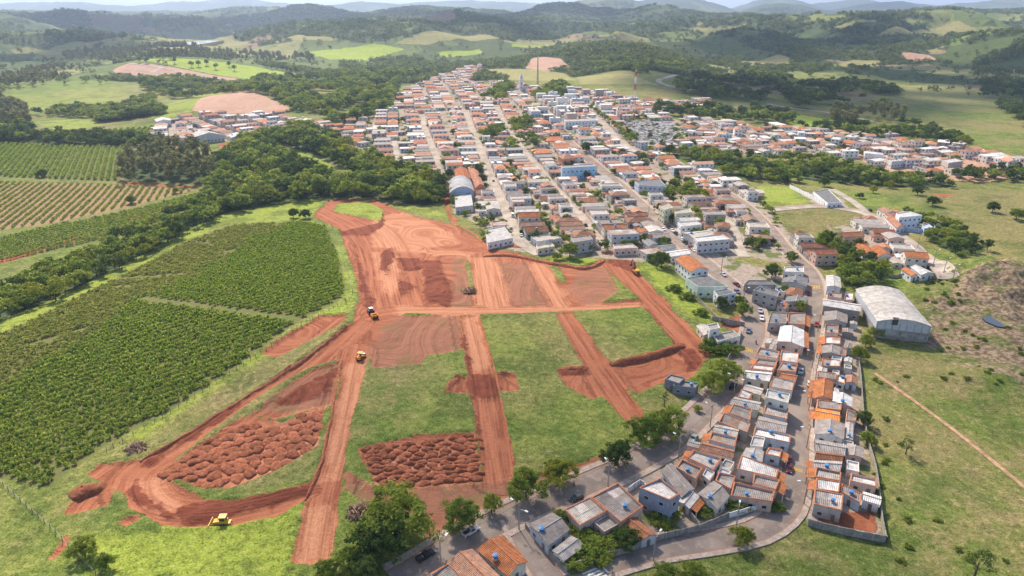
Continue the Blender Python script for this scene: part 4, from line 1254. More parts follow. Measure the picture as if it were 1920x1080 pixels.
# low lean-tos that fill the yards between the near houses
LR = random.Random(15)
lean = 0
for _ in range(900):
    px, py = LR.uniform(1290, 1640), LR.uniform(600, 960)
    p = PX([(px, py)])[0]
    if sdf(TOWN[2], p[:1], p[1:])[0] < 2 or lean >= 34: continue
    L = ROADS[1][0]; k = np.argmin(np.hypot(*(L - p).T)); tdir = L[min(k + 1, len(L) - 1)] - L[max(k - 1, 0)]
    a = math.atan2(tdir[1], tdir[0]) + LR.uniform(-0.05, 0.05)
    w_, d_ = LR.uniform(2.6, 5.0), LR.uniform(2.2, 4.2)
    Q = p + np.array([(-w_ / 2, -d_ / 2), (w_ / 2, -d_ / 2), (w_ / 2, d_ / 2), (-w_ / 2, d_ / 2)]) @ np.array([[cos(a), sin(a)], [-sin(a), cos(a)]])
    if occ_poly(Q, 3, 0.4, True) > 0.0: continue
    R = random.Random(lean)
    near_px = 'right of' if px > 1530 else 'left of'
    house(Q, LR.uniform(2.1, 2.7), R.choice(['gable', 'flat', 'gable']), pick(R.choice('ggpw'), R), R.choice(WALLS), f'low yard lean-to {near_px} the right-hand road, {ordw(lean)} of the small ones', 'yard lean-tos', True, tank=False, name='lean_to', cat='shed', win=False, R=R, over=0.15, rise=0.3)
    lean += 1
SPEC = [('w', 'flat', 6.5, 2, (0.60, 0.58, 0.57), 1302,446, 1355,440, 1369,450, 1308,455, 'white roofed two storey commercial building with grey side wall on main road'),
        ('p', 'gable', 5.0, 1, (0.70, 0.66, 0.56), 1281,437, 1329,432, 1338,440, 1300,447, 'cream roofed shop hall beside the white roofed commercial building'),
        ('p', 'flat', 6.5, 2, (0.76, 0.74, 0.72), 1271,418, 1305,415, 1316,422, 1277,426, 'white two storey block with pale flat roof above the shop hall'),
        ('p', 'flat', 9.0, 3, (0.66, 0.63, 0.42), 1235,387, 1252,381, 1262,390, 1246,395, 'tall yellow-green three storey corner block'),
        ('p', 'flat', 7.0, 2, (0.66, 0.63, 0.42), 1263,397, 1293,390, 1298,399, 1267,402, 'yellow-green two storey wing joined to the corner block'),
        ('o', 'gable', 6.0, 2, (0.76, 0.74, 0.73), 1267,486, 1300,482, 1328,507, 1295,511, 'long white building with orange roof beside the green strip'),
        ('g', 'flat', 5.0, 1, (0.60, 0.70, 0.58), 1286,521, 1325,515, 1365,541, 1308,539, 'pale green clinic with dark grey flat roof by the main road'),
        ('g', 'flat', 5.0, 2, (0.74, 0.74, 0.74), 1338,546, 1362,541, 1380,551, 1346,557, 'white two storey building next to the pale green clinic'),
        ('s', 'flat', 3.6, 1, (0.72, 0.68, 0.60), 1336,628, 1375,622, 1388,632, 1346,642, 'modern white house with grey slab roof inside the road bend'),
        ('s', 'flat', 6.2, 2, (0.74, 0.71, 0.66), 1325,610, 1345,607, 1350,617, 1331,620, 'taller cube of the modern white house inside the road bend'),
        ('p', 'gable', 3.0, 1, (0.72, 0.60, 0.44), 1307,611, 1322,609, 1336,626, 1320,629, 'cream awning roofed garage beside the modern white house'),
        ('s', 'flat', 3.6, 1, (0.24, 0.25, 0.29), 1247,711, 1257,703, 1284,711, 1273,721, 'dark slate grey house with flat roof standing alone by the earthworks'),
        ('s', 'flat', 3.2, 1, (0.24, 0.25, 0.29), 1262,723, 1272,714, 1310,722, 1303,730, 'lower slate grey wing of the house alone by the earthworks'),
        ('p', 'shed', 6.4, 2, (0.30, 0.33, 0.40), 1199,916, 1237,900, 1274,930, 1255,941, 'tall blue-grey two storey house with orange coping near the bottom'),
        ('p', 'flat', 9.0, 2, (0.38, 0.62, 0.80), 1052,311, 1113,308, 1117,313, 1054,316, 'long sky blue two storey hall with rows of arched windows'),
        ('g', 'flat', 6.5, 2, (0.50, 0.56, 0.66), 1190,341, 1236,337, 1250,350, 1198,347, 'blue-grey two storey building beside the overgrown slope'),
        ('p', 'flat', 7.0, 2, (0.78, 0.77, 0.75), 1058,224, 1118,222, 1121,227, 1060,229, 'long white building with a row of windows in the town centre'),
        ('w', 'flat', 7.0, 2, (0.78, 0.78, 0.78), 1680,401, 1705,397, 1729,405, 1686,409, 'white two storey house above the pasture on the right'),
        ('o', 'gable', 3.4, 1, (0.72, 0.72, 0.74), 1662,410, 1675,407, 1696,425, 1681,429, 'orange roofed house in front of the white one above the pasture'),
        ('w', 'flat', 3.4, 1, (0.42, 0.56, 0.76), 1729,423, 1740,420, 1750,427, 1733,430, 'small light blue annex at the pasture end of the compound'),
        ('g', 'flat', 3.6, 1, (0.78, 0.78, 0.78), 1525,361, 1552,357, 1578,378, 1552,380, 'white walled compound house with dark flat roof by the green lot'),
        ('o', 'gable', 3.4, 1, (0.76, 0.74, 0.70), 1600,458, 1625,455, 1637,475, 1622,478, 'orange gabled house above the shrubs, left of two'),
        ('o', 'gable', 3.6, 1, (0.76, 0.74, 0.70), 1630,465, 1655,464, 1671,480, 1646,483, 'orange gabled house above the shrubs, right of two'),
        ('w', 'gable', 3.2, 1, (0.70, 0.70, 0.70), 1708,503, 1724,500, 1750,510, 1727,516, 'pale roofed house at the end of the dusty lane'),
        ('o', 'gable', 3.2, 1, (0.72, 0.72, 0.70), 1690,507, 1703,503, 1721,514, 1709,518, 'short orange roofed house at the end of the dusty lane'),
        ('g', 'flat', 3.2, 1, (0.32, 0.30, 0.29), 1395,535, 1402,526, 1446,527, 1455,536, 'unfinished raw block house between main road and right-hand road'),
        ('g', 'flat', 5.8, 2, (0.44, 0.41, 0.38), 1412,545, 1426,536, 1461,548, 1457,559, 'two storey raw grey house with terrace between the two roads'),
        ('g', 'gable', 3.2, 1, (0.50, 0.46, 0.42), 1466,530, 1470,521, 1514,522, 1511,539, 'wide dark grey roofed house by the curve of right-hand road'),
        ('w', 'flat', 3.4, 1, (0.72, 0.70, 0.66), 1469,511, 1471,501, 1507,501, 1507,512, 'white house with flat roof above the wide dark grey roof'),
        ('o', 'gable', 3.0, 1, (0.55, 0.48, 0.42), 1457,571, 1463,560, 1480,573, 1472,580, 'small orange roofed house between the two roads'),
        ('g', 'gable', 3.0, 1, (0.60, 0.55, 0.52), 1473,566, 1477,556, 1513,558, 1511,573, 'grey roofed house beside the small orange roofed one'),
        ('w', 'flat', 3.6, 1, (0.74, 0.70, 0.66), 908,432, 945,425, 962,447, 915,456, 'white house with terrace at the edge of the earthworks'),
        ('p', 'flat', 3.2, 1, (0.72, 0.64, 0.50), 1005,461, 1035,457, 1040,463, 1008,468, 'cream house at the foot of the town beside the big tree'),
        ('s', 'flat', 6.4, 2, (0.50, 0.48, 0.46), 1070,446, 1105,442, 1112,450, 1076,456, 'raw grey two storey house at the foot of the second town street'),
        ('p', 'flat', 3.6, 1, (0.74, 0.55, 0.46), 1149,460, 1185,458, 1196,466, 1152,468, 'pink house at the foot of the town by the excavator'),
        ('g', 'gable', 3.4, 1, (0.55, 0.53, 0.50), 1203,451, 1217,447, 1232,458, 1216,463, 'grey roofed house just right of the pink one'),
        ('g', 'gable', 3.4, 1, (0.60, 0.66, 0.72), 1233,461, 1262,458, 1268,465, 1240,470, 'pale blue house with grey roof above the orange roofed building'),
        ('w', 'gable', 3.4, 1, (0.60, 0.60, 0.60), 1248,473, 1288,468, 1294,476, 1256,482, 'white sheet roofed shed above the long orange roofed building'),
        ('o', 'gable', 5.0, 1, (0.60, 0.24, 0.15), 852,318, 874,314, 884,337, 856,338, 'terracotta roofed school wing behind the arched hall, left'),
        ('o', 'gable', 5.0, 1, (0.60, 0.24, 0.15), 878,314, 893,312, 907,350, 892,355, 'terracotta roofed school wing behind the arched hall, right'),
        ('w', 'flat', 4.5, 1, (0.62, 0.62, 0.62), 852,366, 883,362, 887,385, 854,389, 'walled sports court roof in front of the arched school hall'),
        ('o', 'hip', 7.0, 2, (0.62, 0.25, 0.15), 1046,292, 1066,288, 1080,296, 1056,301, 'large terracotta house with hipped roof above the blue hall'),
        ('p', 'flat', 8.0, 2, (0.80, 0.72, 0.36), 997,193, 1008,192, 1010,197, 999,198, 'narrow mustard yellow building in the upper town'),
        ('w', 'gable', 6.0, 1, (0.78, 0.75, 0.72), 1620,282, 1650,288, 1656,292, 1622,287, 'long white shed on the dusty plots at far right'),
        ('w', 'flat', 5.5, 1, (0.52, 0.46, 0.40), 1766,300, 1790,296, 1806,303, 1778,308, 'white roofed block shed beside the dusty yard at far right'),
        ('w', 'flat', 5.0, 1, (0.66, 0.66, 0.66), 1664,300, 1684,297, 1695,302, 1672,305, 'white roofed workshop on the dusty plots at far right'),
        ('p', 'gable', 6.0, 1, (0.70, 0.68, 0.66), 362,250, 392,247, 420,253, 366,258, 'long pale roofed shed below the left cluster of houses'),
        ('p', 'gable', 6.0, 1, (0.72, 0.72, 0.72), 290,224, 318,221, 320,226, 294,230, 'white shed at the field edge left of the left cluster'),
        ('w', 'gable', 6.0, 1, (0.62, 0.70, 0.76), 430,253, 460,250, 464,256, 434,259, 'bluish white shed roof below the left cluster of houses')]
for s in SPEC:
    code, rk, h, fl, wc = s[:5]
    px = [(s[k], s[k + 1]) for k in range(5, 13, 2)]
    R = random.Random(s[5])
    roof = pick(code, R) + ((True,) if rk == 'shed' else ())
    if code == 'g' and 'large' not in s[13]:
        roof = ('g', (0.22, 0.215, 0.215))
    house(PX(px, h), h, rk, roof, wc, s[13], None, True, floors=fl, R=R, tank=False if h > 6 else None, name='building' if h > 4.4 else 'house', cat='building' if h > 4.4 else 'house')

# arched sheds
def arch_shed(px, h, rise, roofc, wallc, label, low=None):
    Q = PX(px, h)                                       # front-left, back-left, back-right, front-right
    c = Q.mean(0); z0 = H1(*c); q = Q - c
    t = thing('arched_shed', label, 'shed', (c[0], c[1], z0))
    zb = float(H(Q[:, 0], Q[:, 1]).min()) - z0 - 0.8
    m = MB(); hl = h * 0.5 if low else h
    m.prism([tuple(p) for p in ccw(q)], zb, hl)
    m.build('wall', M['block'] if low else M['wall'], t, wallc)
    if low:
        m = MB(); m.prism([tuple(p * 1.004) for p in ccw(q)], hl, h); m.build('cladding', M['object_paint'], t, low)
    n = 14
    arc = [(k / n, rise * (1 - (2 * k / n - 1) ** 2)) for k in range(n + 1)]
    ends = []
    bays = 6
    for e0 in range(bays):                                # roof bays: each a strip of curved sheets
        V, F, UV = [], [], []
        for e in (e0 / bays - (0.02 if e0 == 0 else 0), (e0 + 1) / bays + (0.02 if e0 == bays - 1 else 0)):
            a = q[0] + (q[1] - q[0]) * e; b = q[3] + (q[2] - q[3]) * e
            for f, r in arc:
                p = a + (b - a) * ((f - 0.5) * 1.03 + 0.5)
                V.append((p[0], p[1], h + r + 0.12 + 0.03 * (e0 % 2)))
        k1 = len(V)
        V += [(x, y, z - 0.1) for x, y, z in V]
        for k in range(n):
            F.append((k, k + 1, n + 2 + k, n + 1 + k)); UV.append([(0, k), (0, k + 1), (6, k + 1), (6, k)])
            F.append((k1 + n + 1 + k, k1 + n + 2 + k, k1 + k + 1, k1 + k)); UV.append([(0, 0)] * 4)
        for k in range(n):
            F.append((k1 + k, k1 + k + 1, k + 1, k)); UV.append([(0, 0)] * 4)
            F.append((n + 1 + k, n + 2 + k, k1 + n + 2 + k, k1 + n + 1 + k)); UV.append([(0, 0)] * 4)
        o = obj('roof_bay', mesh('roof_bay', V, F, M['sheet'], UV, smooth=False), t, color=roofc)
    for e, nm in ((0, 'gable_end'), (1, 'gable_end')):
        a = q[e] if e == 0 else q[1]; b = q[3] if e == 0 else q[2]
        ii = (q[1] - q[0]) / np.linalg.norm(q[1] - q[0]) * (0.25 if e == 0 else -0.25)
        V = []
        for f, r in arc:
            p = a + (b - a) * f
            V.append((p[0], p[1], h + r))
        V += [(x + ii[0], y + ii[1], z) for x, y, z in V]
        F = [tuple(range(n + 1)), tuple(range(2 * n + 1, n, -1))] + [(k + 1, k, n + 1 + k, n + 2 + k) for k in range(n)]
        obj('gable_end', mesh('gable_end', V, F, M['object_paint']), t, color=low or wallc)
    # front opening and lower panels
    e, o_, L = frame_of(q[0], q[3]) if np.cross(q[3] - q[0], q[1] - q[0]) > 0 else frame_of(q[3], q[0])
    a = q[0]; dirv = (q[3] - q[0]) / np.linalg.norm(q[3] - q[0]); outv = -(q[1] - q[0]) / np.linalg.norm(q[1] - q[0])
    rz = math.atan2(dirv[1], dirv[0]); L = np.linalg.norm(q[3] - q[0])
    if low:
        p = a + dirv * L * 0.33 + outv * 0.06
        mm = MB(); mm.box((p[0], p[1], h + rise * 0.35), (L * 0.11, 0.3, rise * 1.1 + 1.0), rz); mm.build('opening', M['glass'], t)
        for f, w, hh in ((0.09, 1.8, 1.5), (0.3, 4.6, 2.8), (0.55, 2.2, 1.4), (0.85, 2.4, 1.3)):
            p = a + dirv * L * f + outv * 0.05
            mm = MB(); mm.box((p[0], p[1], hh / 2 + 0.7), (w, 0.2, hh), rz); mm.build('patched_panel', M['slab'], t)
        for f in np.linspace(0.02, 0.98, 8):
            p = a + dirv * L * f + outv * 0.08
            mm = MB(); mm.box((p[0], p[1], h / 2), (0.3, 0.25, h - 0.1), rz); mm.build('pillar', M['slab'], t)
    occ_poly(Q, 2)
arch_shed([(1644, 606), (1606, 541), (1690, 543), (1745, 616)], 6.4, 2.1, (0.54, 0.49, 0.43), (0.30, 0.28, 0.26), 'large arched metal shed with pale curved roof on the right pasture edge', (0.52, 0.54, 0.58))
arch_shed([(844, 362), (841, 341), (882, 337), (889, 358)], 6.0, 4.0, (0.40, 0.39, 0.39), (0.40, 0.46, 0.58), 'grey barrel roofed sports hall beside the terracotta school')

# houses along the town streets: the nearest stand singly, the rest join the far town
CAND = []
TR = random.Random(3)
def keep(*p):
    occ_poly(poly(*p), 4)
keep(1205,352, 1300,345, 1325,382, 1240,378)
keep(1415,345, 1480,345, 1530,384, 1440,390)
keep(1440,396, 1560,390, 1640,408, 1560,425, 1500,450)
keep(1340,470, 1400,462, 1480,490, 1460,505, 1400,530, 1340,515)
keep(830,330, 850,330, 850,400, 830,400)
keep(1165,228, 1270,228, 1290,268, 1220,278, 1180,262)       # graveyard
keep(1225,290, 1310,300, 1420,360, 1560,345, 1700,350, 1640,330, 1480,300, 1330,285)
keep(1040,478, 1120,476, 1200,486, 1200,500, 1020,495)
keep(1705,438, 1745,438, 1900,560, 1780,570, 1755,530, 1728,480)
keep(905,405, 945,402, 940,422, 908,425)
keep(580,360, 840,395, 1000,482, 1190,480, 1420,600, 1400,660, 1300,780, 1100,895, 800,1050, 700,1100, 0,1100, 0,500)
keep(1700,1130, 1480,1130, 1000,1130, 1060,1080, 1240,1040, 1470,975, 1520,1000, 1670,1030, 1640,640, 1900,640)
keep(1060,1078, 1240,1030, 1470,960, 1480,900, 1300,840, 1060,920, 985,970)
for w in WOODS:
    if w[1] < 9: occ_poly(w[0], 4)
def street_houses(L, w, walk, name):
    seg = np.linalg.norm(np.diff(L, axis=0), axis=1); S = np.concatenate([[0], np.cumsum(seg)])
    for side in (-1, 1):
        s = 3.0
        while s < S[-1] - 4:
            fr = TR.uniform(6.5, 10.5); dp = TR.uniform(11, 16.5)
            sm = s + fr / 2
            if sm > S[-1]: break
            p = np.array([np.interp(sm, S, L[:, 0]), np.interp(sm, S, L[:, 1])])
            p2 = np.array([np.interp(min(sm + 3, S[-1]), S, L[:, 0]), np.interp(min(sm + 3, S[-1]), S, L[:, 1])]); p1 = np.array([np.interp(sm - 3, S, L[:, 0]), np.interp(sm - 3, S, L[:, 1])])
            t = (p2 - p1) / np.linalg.norm(p2 - p1); n = np.array([-t[1], t[0]]) * side
            a = p + n * (w / 2 + walk + TR.uniform(0.1, 1.2))
            Q = np.array([a - t * (fr / 2 - 0.1), a + t * (fr / 2 - 0.1), a + t * (fr / 2 - 0.1) + n * dp, a - t * (fr / 2 - 0.1) + n * dp])
            if 90 < p[1] < 1600 and occ_poly(Q, 7, 0, True) < 0.06:
                if TR.random() < 0.5:
                    v = TR.uniform(0.55, 0.7)
                    CAND.append((np.array([Q[0], Q[1], Q[1] + (Q[2] - Q[1]) * v, Q[0] + (Q[3] - Q[0]) * v]), name, side))
                    w2 = TR.uniform(0.45, 0.95)
                    a2, b2 = Q[0] + (Q[3] - Q[0]) * (v + 0.05), Q[1] + (Q[2] - Q[1]) * (v + 0.05)
                    CAND.append((np.array([a2, a2 + (b2 - a2) * w2, Q[3] + (Q[2] - Q[3]) * w2, Q[3]]), name + '#', side))
                else:
                    CAND.append((Q, name, side))
                occ_poly(Q, 2)
            s += fr + TR.choice([0.0, 0.0, 0.3, 2.5])
for (L, w, walk, name), nm in zip([r for r in ROADS if r[3] != 'footpath'], ['main road', 'right-hand road', '', 'dusty right lane', '', 'first town street', 'second town street', 'left town street', '', '', 'tree-lined avenue', 'short middle lane', 'far right street', '', 'slope street', '', '', '', '']):
    if name in ('country_road',) or nm == '':
        if name != 'street': continue
    street_houses(L, w, walk, nm)
# inner lots
d0 = ROADS[6][0]; dv = d0[len(d0) // 2] - d0[2]; base_ang = math.atan2(dv[1], dv[0])
def fill(P, ang, prob=1.0):
    occ_poly(P, 8, -2.0)
    ca, sa = cos(ang), sin(ang)
    R_ = np.array([[ca, -sa], [sa, ca]])
    U = P @ R_
    lo, hi = U.min(0), U.max(0)
    v = lo[1]; row = 0
    while v < hi[1]:
        dp = TR.uniform(11, 15)
        u = lo[0]
        while u < hi[0]:
            fr = TR.uniform(7, 11)
            q = np.array([(u, v), (u + fr, v), (u + fr, v + dp), (u, v + dp)]) @ R_.T
            u += fr + TR.choice([0.2, 0.4, 2.0])
            c = q.mean(0)
            cx, cy = int(c[0] - OX0), int(c[1] - OY0)
            if not (0 <= cx < OW and 0 <= cy < OH and OCC[cy, cx] & 8) or TR.random() > prob: continue
            ja = TR.uniform(-0.07, 0.07); k_ = TR.uniform(0.8, 1.0)
            q = c + (q - c) @ np.array([[cos(ja), sin(ja)], [-sin(ja), cos(ja)]]) * np.array([k_, TR.uniform(0.8, 1.0)])
            if occ_poly(q, 7, 0, True) < 0.05:
                CAND.append((q, '', 1)); occ_poly(q, 2)
        v += dp + (7.5 if row % 2 else 0.6); row += 1
fill(TOWN[0], base_ang, 0.80)
fill(TOWN[0], base_ang + 0.25, 0.6)
fill(TOWN[1], base_ang + 0.6, 0.95)
fill(TOWN[3], base_ang, 0.9); fill(TOWN[4], base_ang, 0.6)
CAND.sort(key=lambda c: np.linalg.norm(c[0].mean(0)))
NIND = 300 - HN
KINDS = [('g', 'gable'), ('g', 'shed'), ('p', 'gable'), ('o', 'gable'), ('o', 'hip'), ('p', 'flat'), ('b', 'gable'), ('g', 'gable'), ('o', 'gable'), ('b', 'hip'), ('g', 'flat')]
cnt = {}
CENTRE = poly(985,200, 1040,175, 1120,182, 1150,215, 1130,240, 1060,245, 1000,225)
far_v, far_f, far_c = [], [], []
def far_add(V, F, col):
    n = len(far_v)
    far_v.extend(V); far_f.extend([tuple(i + n for i in f) for f in F]); far_c.extend([col] * len(F))
for ci, (Q, nm, side) in enumerate(CAND):
    R = random.Random(ci * 31 + 5)
    dist = np.linalg.norm(Q.mean(0))
    k = R.choice(KINDS if dist < 520 else KINDS + [('o', 'gable'), ('o', 'hip'), ('o', 'hip'), ('b', 'hip'), ('w', 'flat'), ('p', 'gable'), ('p', 'hip')])
    h = R.choice([3.2, 3.2, 3.4, 3.6, 6.0]) if k[1] != 'flat' else R.choice([3.4, 6.0, 6.5, 6.5])
    shed_ = nm.endswith('#'); nm = nm.rstrip('#')
    if shed_: h = 2.6
    if sdf(CENTRE, *Q.mean(0)[:, None])[0] > 0 and R.random() < 0.55:
        k = (R.choice('wp'), 'flat'); h = R.choice([6.5, 9.0, 9.5, 12.0])
    wall = R.choice(WALLS)
    roof = pick(k[0], R)
    if ci < NIND:
        key = (nm, side, shed_)
        cnt[key] = cnt.get(key, 0) + 1
        if nm:
            lab = f'{CN[k[0]]} roofed {"back shed" if shed_ else "house"}, {ordw(cnt[key] - 1)} nearest on the {"left" if side > 0 else "right"} of {nm}'
        else:
            lab = f'{CN[k[0]]} roofed house, {ordw(cnt[key] - 1)} nearest of those inside the town blocks'
        house(Q, h, k[1], roof, wall, lab, 'houses of the town', dist < 420, floors=2 if h > 5 else 1, R=R)
    else:
        Q = ccw(Q)
        z = H(Q[:, 0], Q[:, 1]); zb, zt = z.min() - 0.8, z.mean() + h
        V = [(p[0], p[1], zb) for p in Q] + [(p[0], p[1], zt) for p in Q]
        far_add(V, [(i, (i + 1) % 4, 4 + (i + 1) % 4, 4 + i) for i in range(4)], wall)
        if k[1] in ('gable', 'hip'):
            rs = min(np.linalg.norm(Q[1] - Q[0]), np.linalg.norm(Q[2] - Q[1])) * (0.2 if k[0] == 'o' else 0.12)
            V, F, UV, O, rd = roof_faces(Q, zt + 0.1, k[1], rs, 0.3)
            far_add(V[:6], [f for f in F[:4] if max(f) < 6], roof[1])
            if k[1] == 'gable':
                V6 = V[:6]
                far_add(V6, [(1, 2, 4), (3, 0, 5)], wall)
        else:
            far_add([(p[0], p[1], zt) for p in Q], [(0, 1, 2, 3)], roof[1])
            if R.random() < 0.4:                          # water tank or stair head
                c = Q.mean(0) + np.array([R.uniform(-2, 2), R.uniform(-2, 2)])
                mm = MB(); mm.box((c[0], c[1], zt + 0.9), (2.2, 2.2, 1.8)); far_add(mm.v, mm.f, wall)
        for i in range(4):
            a, b = Q[i], Q[(i + 1) % 4]
            e, o_, L = frame_of(a, b)
            if np.dot(o_, -Q.mean(0)) / dist < 0.15: continue
            for f in range(2 if h > 5 else 1):
                for s in range(max(1, int(L / 3.5))):
                    p = a + e * (L * (s + 0.5) / max(1, int(L / 3.5))) + o_ * 0.06
                    zc = z.mean() + 1.6 + f * 3
                    hw_ = 0.7
                    far_add([(p[0] - e[0] * hw_, p[1] - e[1] * hw_, zc - 0.6), (p[0] + e[0] * hw_, p[1] + e[1] * hw_, zc - 0.6), (p[0] + e[0] * hw_, p[1] + e[1] * hw_, zc + 0.6), (p[0] - e[0] * hw_, p[1] - e[1] * hw_, zc + 0.6)], [(0, 1, 2, 3)], (0.06, 0.065, 0.07))
def colmesh(name, V, F, C):
    me = mesh(name, V, F, M['far_house'])
    a = me.color_attributes.new('Col', 'FLOAT_COLOR', 'CORNER')
    ls = np.array([len(f) for f in F])
    cc = np.concatenate([np.array(C, float), np.ones((len(C), 1))], 1)
    a.data.foreach_set('color', np.repeat(cc, ls, axis=0).astype(np.float32).ravel())
    return me
ft = tag(obj('distant_houses', colmesh('distant_houses', far_v, far_f, far_c)), 'dense roofs of the far part of the town beyond the nearer houses', 'houses')
ft['kind'] = 'stuff'
print('HOUSES', HN, len(CAND))
# graveyard: a field of small pale tombs
GP = poly(1165,230, 1262,230, 1288,266, 1222,276, 1182,260)
gv, gf, gc = [], [], []
lo, hi = GP.min(0), GP.max(0)
TQ = random.Random(9)
y = lo[1]
while y < hi[1]:
    x = lo[0]
    while x < hi[0]:
        if sdf(GP, np.array([x]), np.array([y]))[0] > 1 and TQ.random() < 0.85:
            mm = MB(); mm.box((x, y, H1(x, y) + TQ.uniform(0.3, 0.8)), (1.5, 2.5, TQ.uniform(1.2, 2.6)), base_ang)
            n = len(gv); gv += mm.v; gf += [tuple(i + n for i in f) for f in mm.f]; gc += [TQ.choice([(0.6, 0.57, 0.53), (0.42, 0.38, 0.35), (0.68, 0.66, 0.63), (0.3, 0.28, 0.27)])] * 6
        x += 3.0
    y += 4.2
gy_ = tag(obj('graveyard_tombs', colmesh('graveyard_tombs', gv, gf, gc)), 'close-set pale tombs of the graveyard beside the tree-lined avenue', 'tombs')
gy_['kind'] = 'stuff'
# ------------------------------------------------------------------ vegetation
def crown_mesh(name, mat, seed, clumps, per, rx, rz, zc, leaf, crad=1.1, flat_bottom=0.5, top=1.0):
    g = np.random.default_rng(seed)
    V, T = [], []
    cs = []
    while len(cs) < clumps:
        p = g.normal(size=3); p /= np.linalg.norm(p)
        if p[2] < -flat_bottom: continue
        r = g.uniform(0.55, 1.0) ** 0.6
        if len(cs) < clumps * 0.15: r = g.uniform(0.1, 0.5)
        wob = 1 + 0.28 * math.sin(3 * math.atan2(p[1], p[0]) + seed) + 0.15 * g.normal()
        cs.append(((p[0] * rx * r * wob, p[1] * rx * r * wob, zc + p[2] * rz * r * (top if p[2] > 0 else 1)), p, g.uniform(0.7, 1.3)))
    for c, p, k in cs:
        d = g.normal(size=(per, 3)); d /= np.linalg.norm(d, axis=1)[:, None]
        rr = g.uniform(0.35, 1.0, per)[:, None] * crad * k
        pos = np.array(c) + d * rr * np.array([1, 1, 0.75])
        nrm = d * 0.9 + np.array(p) * 0.5 + g.normal(size=(per, 3)) * 0.45 + np.array([0, 0, 0.35])
        nrm /= np.linalg.norm(nrm, axis=1)[:, None]
        a = np.cross(nrm, g.normal(size=(per, 3))); a /= np.linalg.norm(a, axis=1)[:, None]
        b = np.cross(nrm, a)
        s = leaf * g.uniform(0.6, 1.25, per)[:, None]
        V.append(np.stack([pos - a * s * 0.5 - b * s * 0.1, pos + b * s * 0.42 + nrm * s * 0.08, pos + a * s * 0.5, pos - b * s * 0.45], 1).reshape(-1, 3))
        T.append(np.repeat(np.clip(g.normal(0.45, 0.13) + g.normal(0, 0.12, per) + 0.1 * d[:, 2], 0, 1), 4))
    V = np.concatenate(V); T = np.concatenate(T)
    n = len(V) // 4
    me = bpy.data.meshes.new(name)
    me.vertices.add(len(V)); me.vertices.foreach_set('co', V.astype(np.float32).ravel())
    me.loops.add(len(V)); me.loops.foreach_set('vertex_index', np.arange(len(V), dtype=np.int32))
    me.polygons.add(n); me.polygons.foreach_set('loop_start', np.arange(0, len(V), 4, dtype=np.int32))
    me.update(calc_edges=True)
    me.materials.append(M[mat])
    at = me.attributes.new('tint', 'FLOAT', 'POINT'); at.data.foreach_set('value', T.astype(np.float32))
    return me
def trunk_mesh(seed, h, r, spread):
    g = random.Random(seed)
    m = MB()
    m.tube([(0, 0, -0.6), (g.uniform(-.1, .1), g.uniform(-.1, .1), h * 0.5), (g.uniform(-.3, .3), g.uniform(-.3, .3), h)], [r * 1.3, r, r * 0.6], 7)
    for k in range(5):
        a = 2 * pi * k / 5 + g.uniform(-0.4, 0.4); z = h * g.uniform(0.55, 0.95)
        m.tube([(0, 0, z), (cos(a) * spread * 0.5, sin(a) * spread * 0.5, z + spread * 0.5), (cos(a) * spread, sin(a) * spread, z + spread * 0.8)], [r * 0.55, r * 0.35, r * 0.15], 5)
    return m.mesh('trunk', M['bark'])
# prototypes, 8 m tall (eucalyptus 16 m)
CROWN = {'leaf': [crown_mesh('crown', 'leaf', s, 34, 34, 3.3, 2.6, 4.9, 0.62) for s in (1, 2, 3)],
         'near': [crown_mesh('crown', 'leaf', s, 120, 70, 4.5, 3.6, 4.3, 0.40, 1.05) for s in (11, 12, 13)],
         'dark': [crown_mesh('crown', 'leaf_dark', s, 34, 34, 3.0, 3.0, 4.8, 0.62) for s in (4, 5)],
         'near_dark': [crown_mesh('crown', 'leaf_dark', s, 120, 70, 4.4, 3.6, 4.3, 0.40, 1.05) for s in (14, 15)],
         'yellow': [crown_mesh('crown', 'leaf_yellow', s, 110, 66, 4.3, 3.5, 4.3, 0.40, 1.0) for s in (16, 17)],
         'euc': [crown_mesh('crown', 'leaf_euc', s, 30, 34, 2.6, 5.2, 10.5, 0.75, 1.25, 0.9) for s in (6, 7)],
         'lime': [crown_mesh('crown', 'leaf_yellow', s, 34, 34, 3.2, 2.6, 4.8, 0.62) for s in (41, 42)],
         'thin': [crown_mesh('crown', 'leaf_dark', 18, 26, 26, 2.9, 2.4, 4.9, 0.34, 0.8)],
         'shrub': [crown_mesh('foliage', 'leaf', s, 30, 40, 1.5, 1.0, 0.9, 0.30, 0.55, 0.75) for s in (8, 9)]}
TRUNK = {k: trunk_mesh(i, 9.0 if k == 'euc' else 3.8, 0.22 if k != 'euc' else 0.28, 1.6) for i, k in enumerate(CROWN)}
FARC = [crown_mesh('crown', 'leaf_far', s, 14, 10, 3.2, 3.4, 4.2, 1.25, 1.5, 0.8) for s in (21, 22, 23)]
NTREE = 0
TV = random.Random(77)
def tree(x, y, h, kind, label, group=None, wide=1.0, name='tree', cat='tree', z=None):
    global NTREE
    NTREE += 1
    z = H1(x, y) if z is None else z
    t = thing(name, label, cat, (x, y, z), TV.uniform(0, 6.28), group)
    base = 16.0 if kind == 'euc' else (2.0 if kind == 'shrub' else 8.0)
    s = h / base
    w = s * wide * TV.uniform(0.9, 1.1)
    c = TV.choice(CROWN[kind])
    if kind != 'shrub':
        obj('trunk', TRUNK[kind], t, scale=(s, s, s))
    else:
        obj('stem', TRUNK[kind], t, scale=(s * 0.3, s * 0.3, s * 0.3))
    obj(c.name.split('.')[0], c, t, scale=(w, w * TV.uniform(0.9, 1.1), s))
    return t
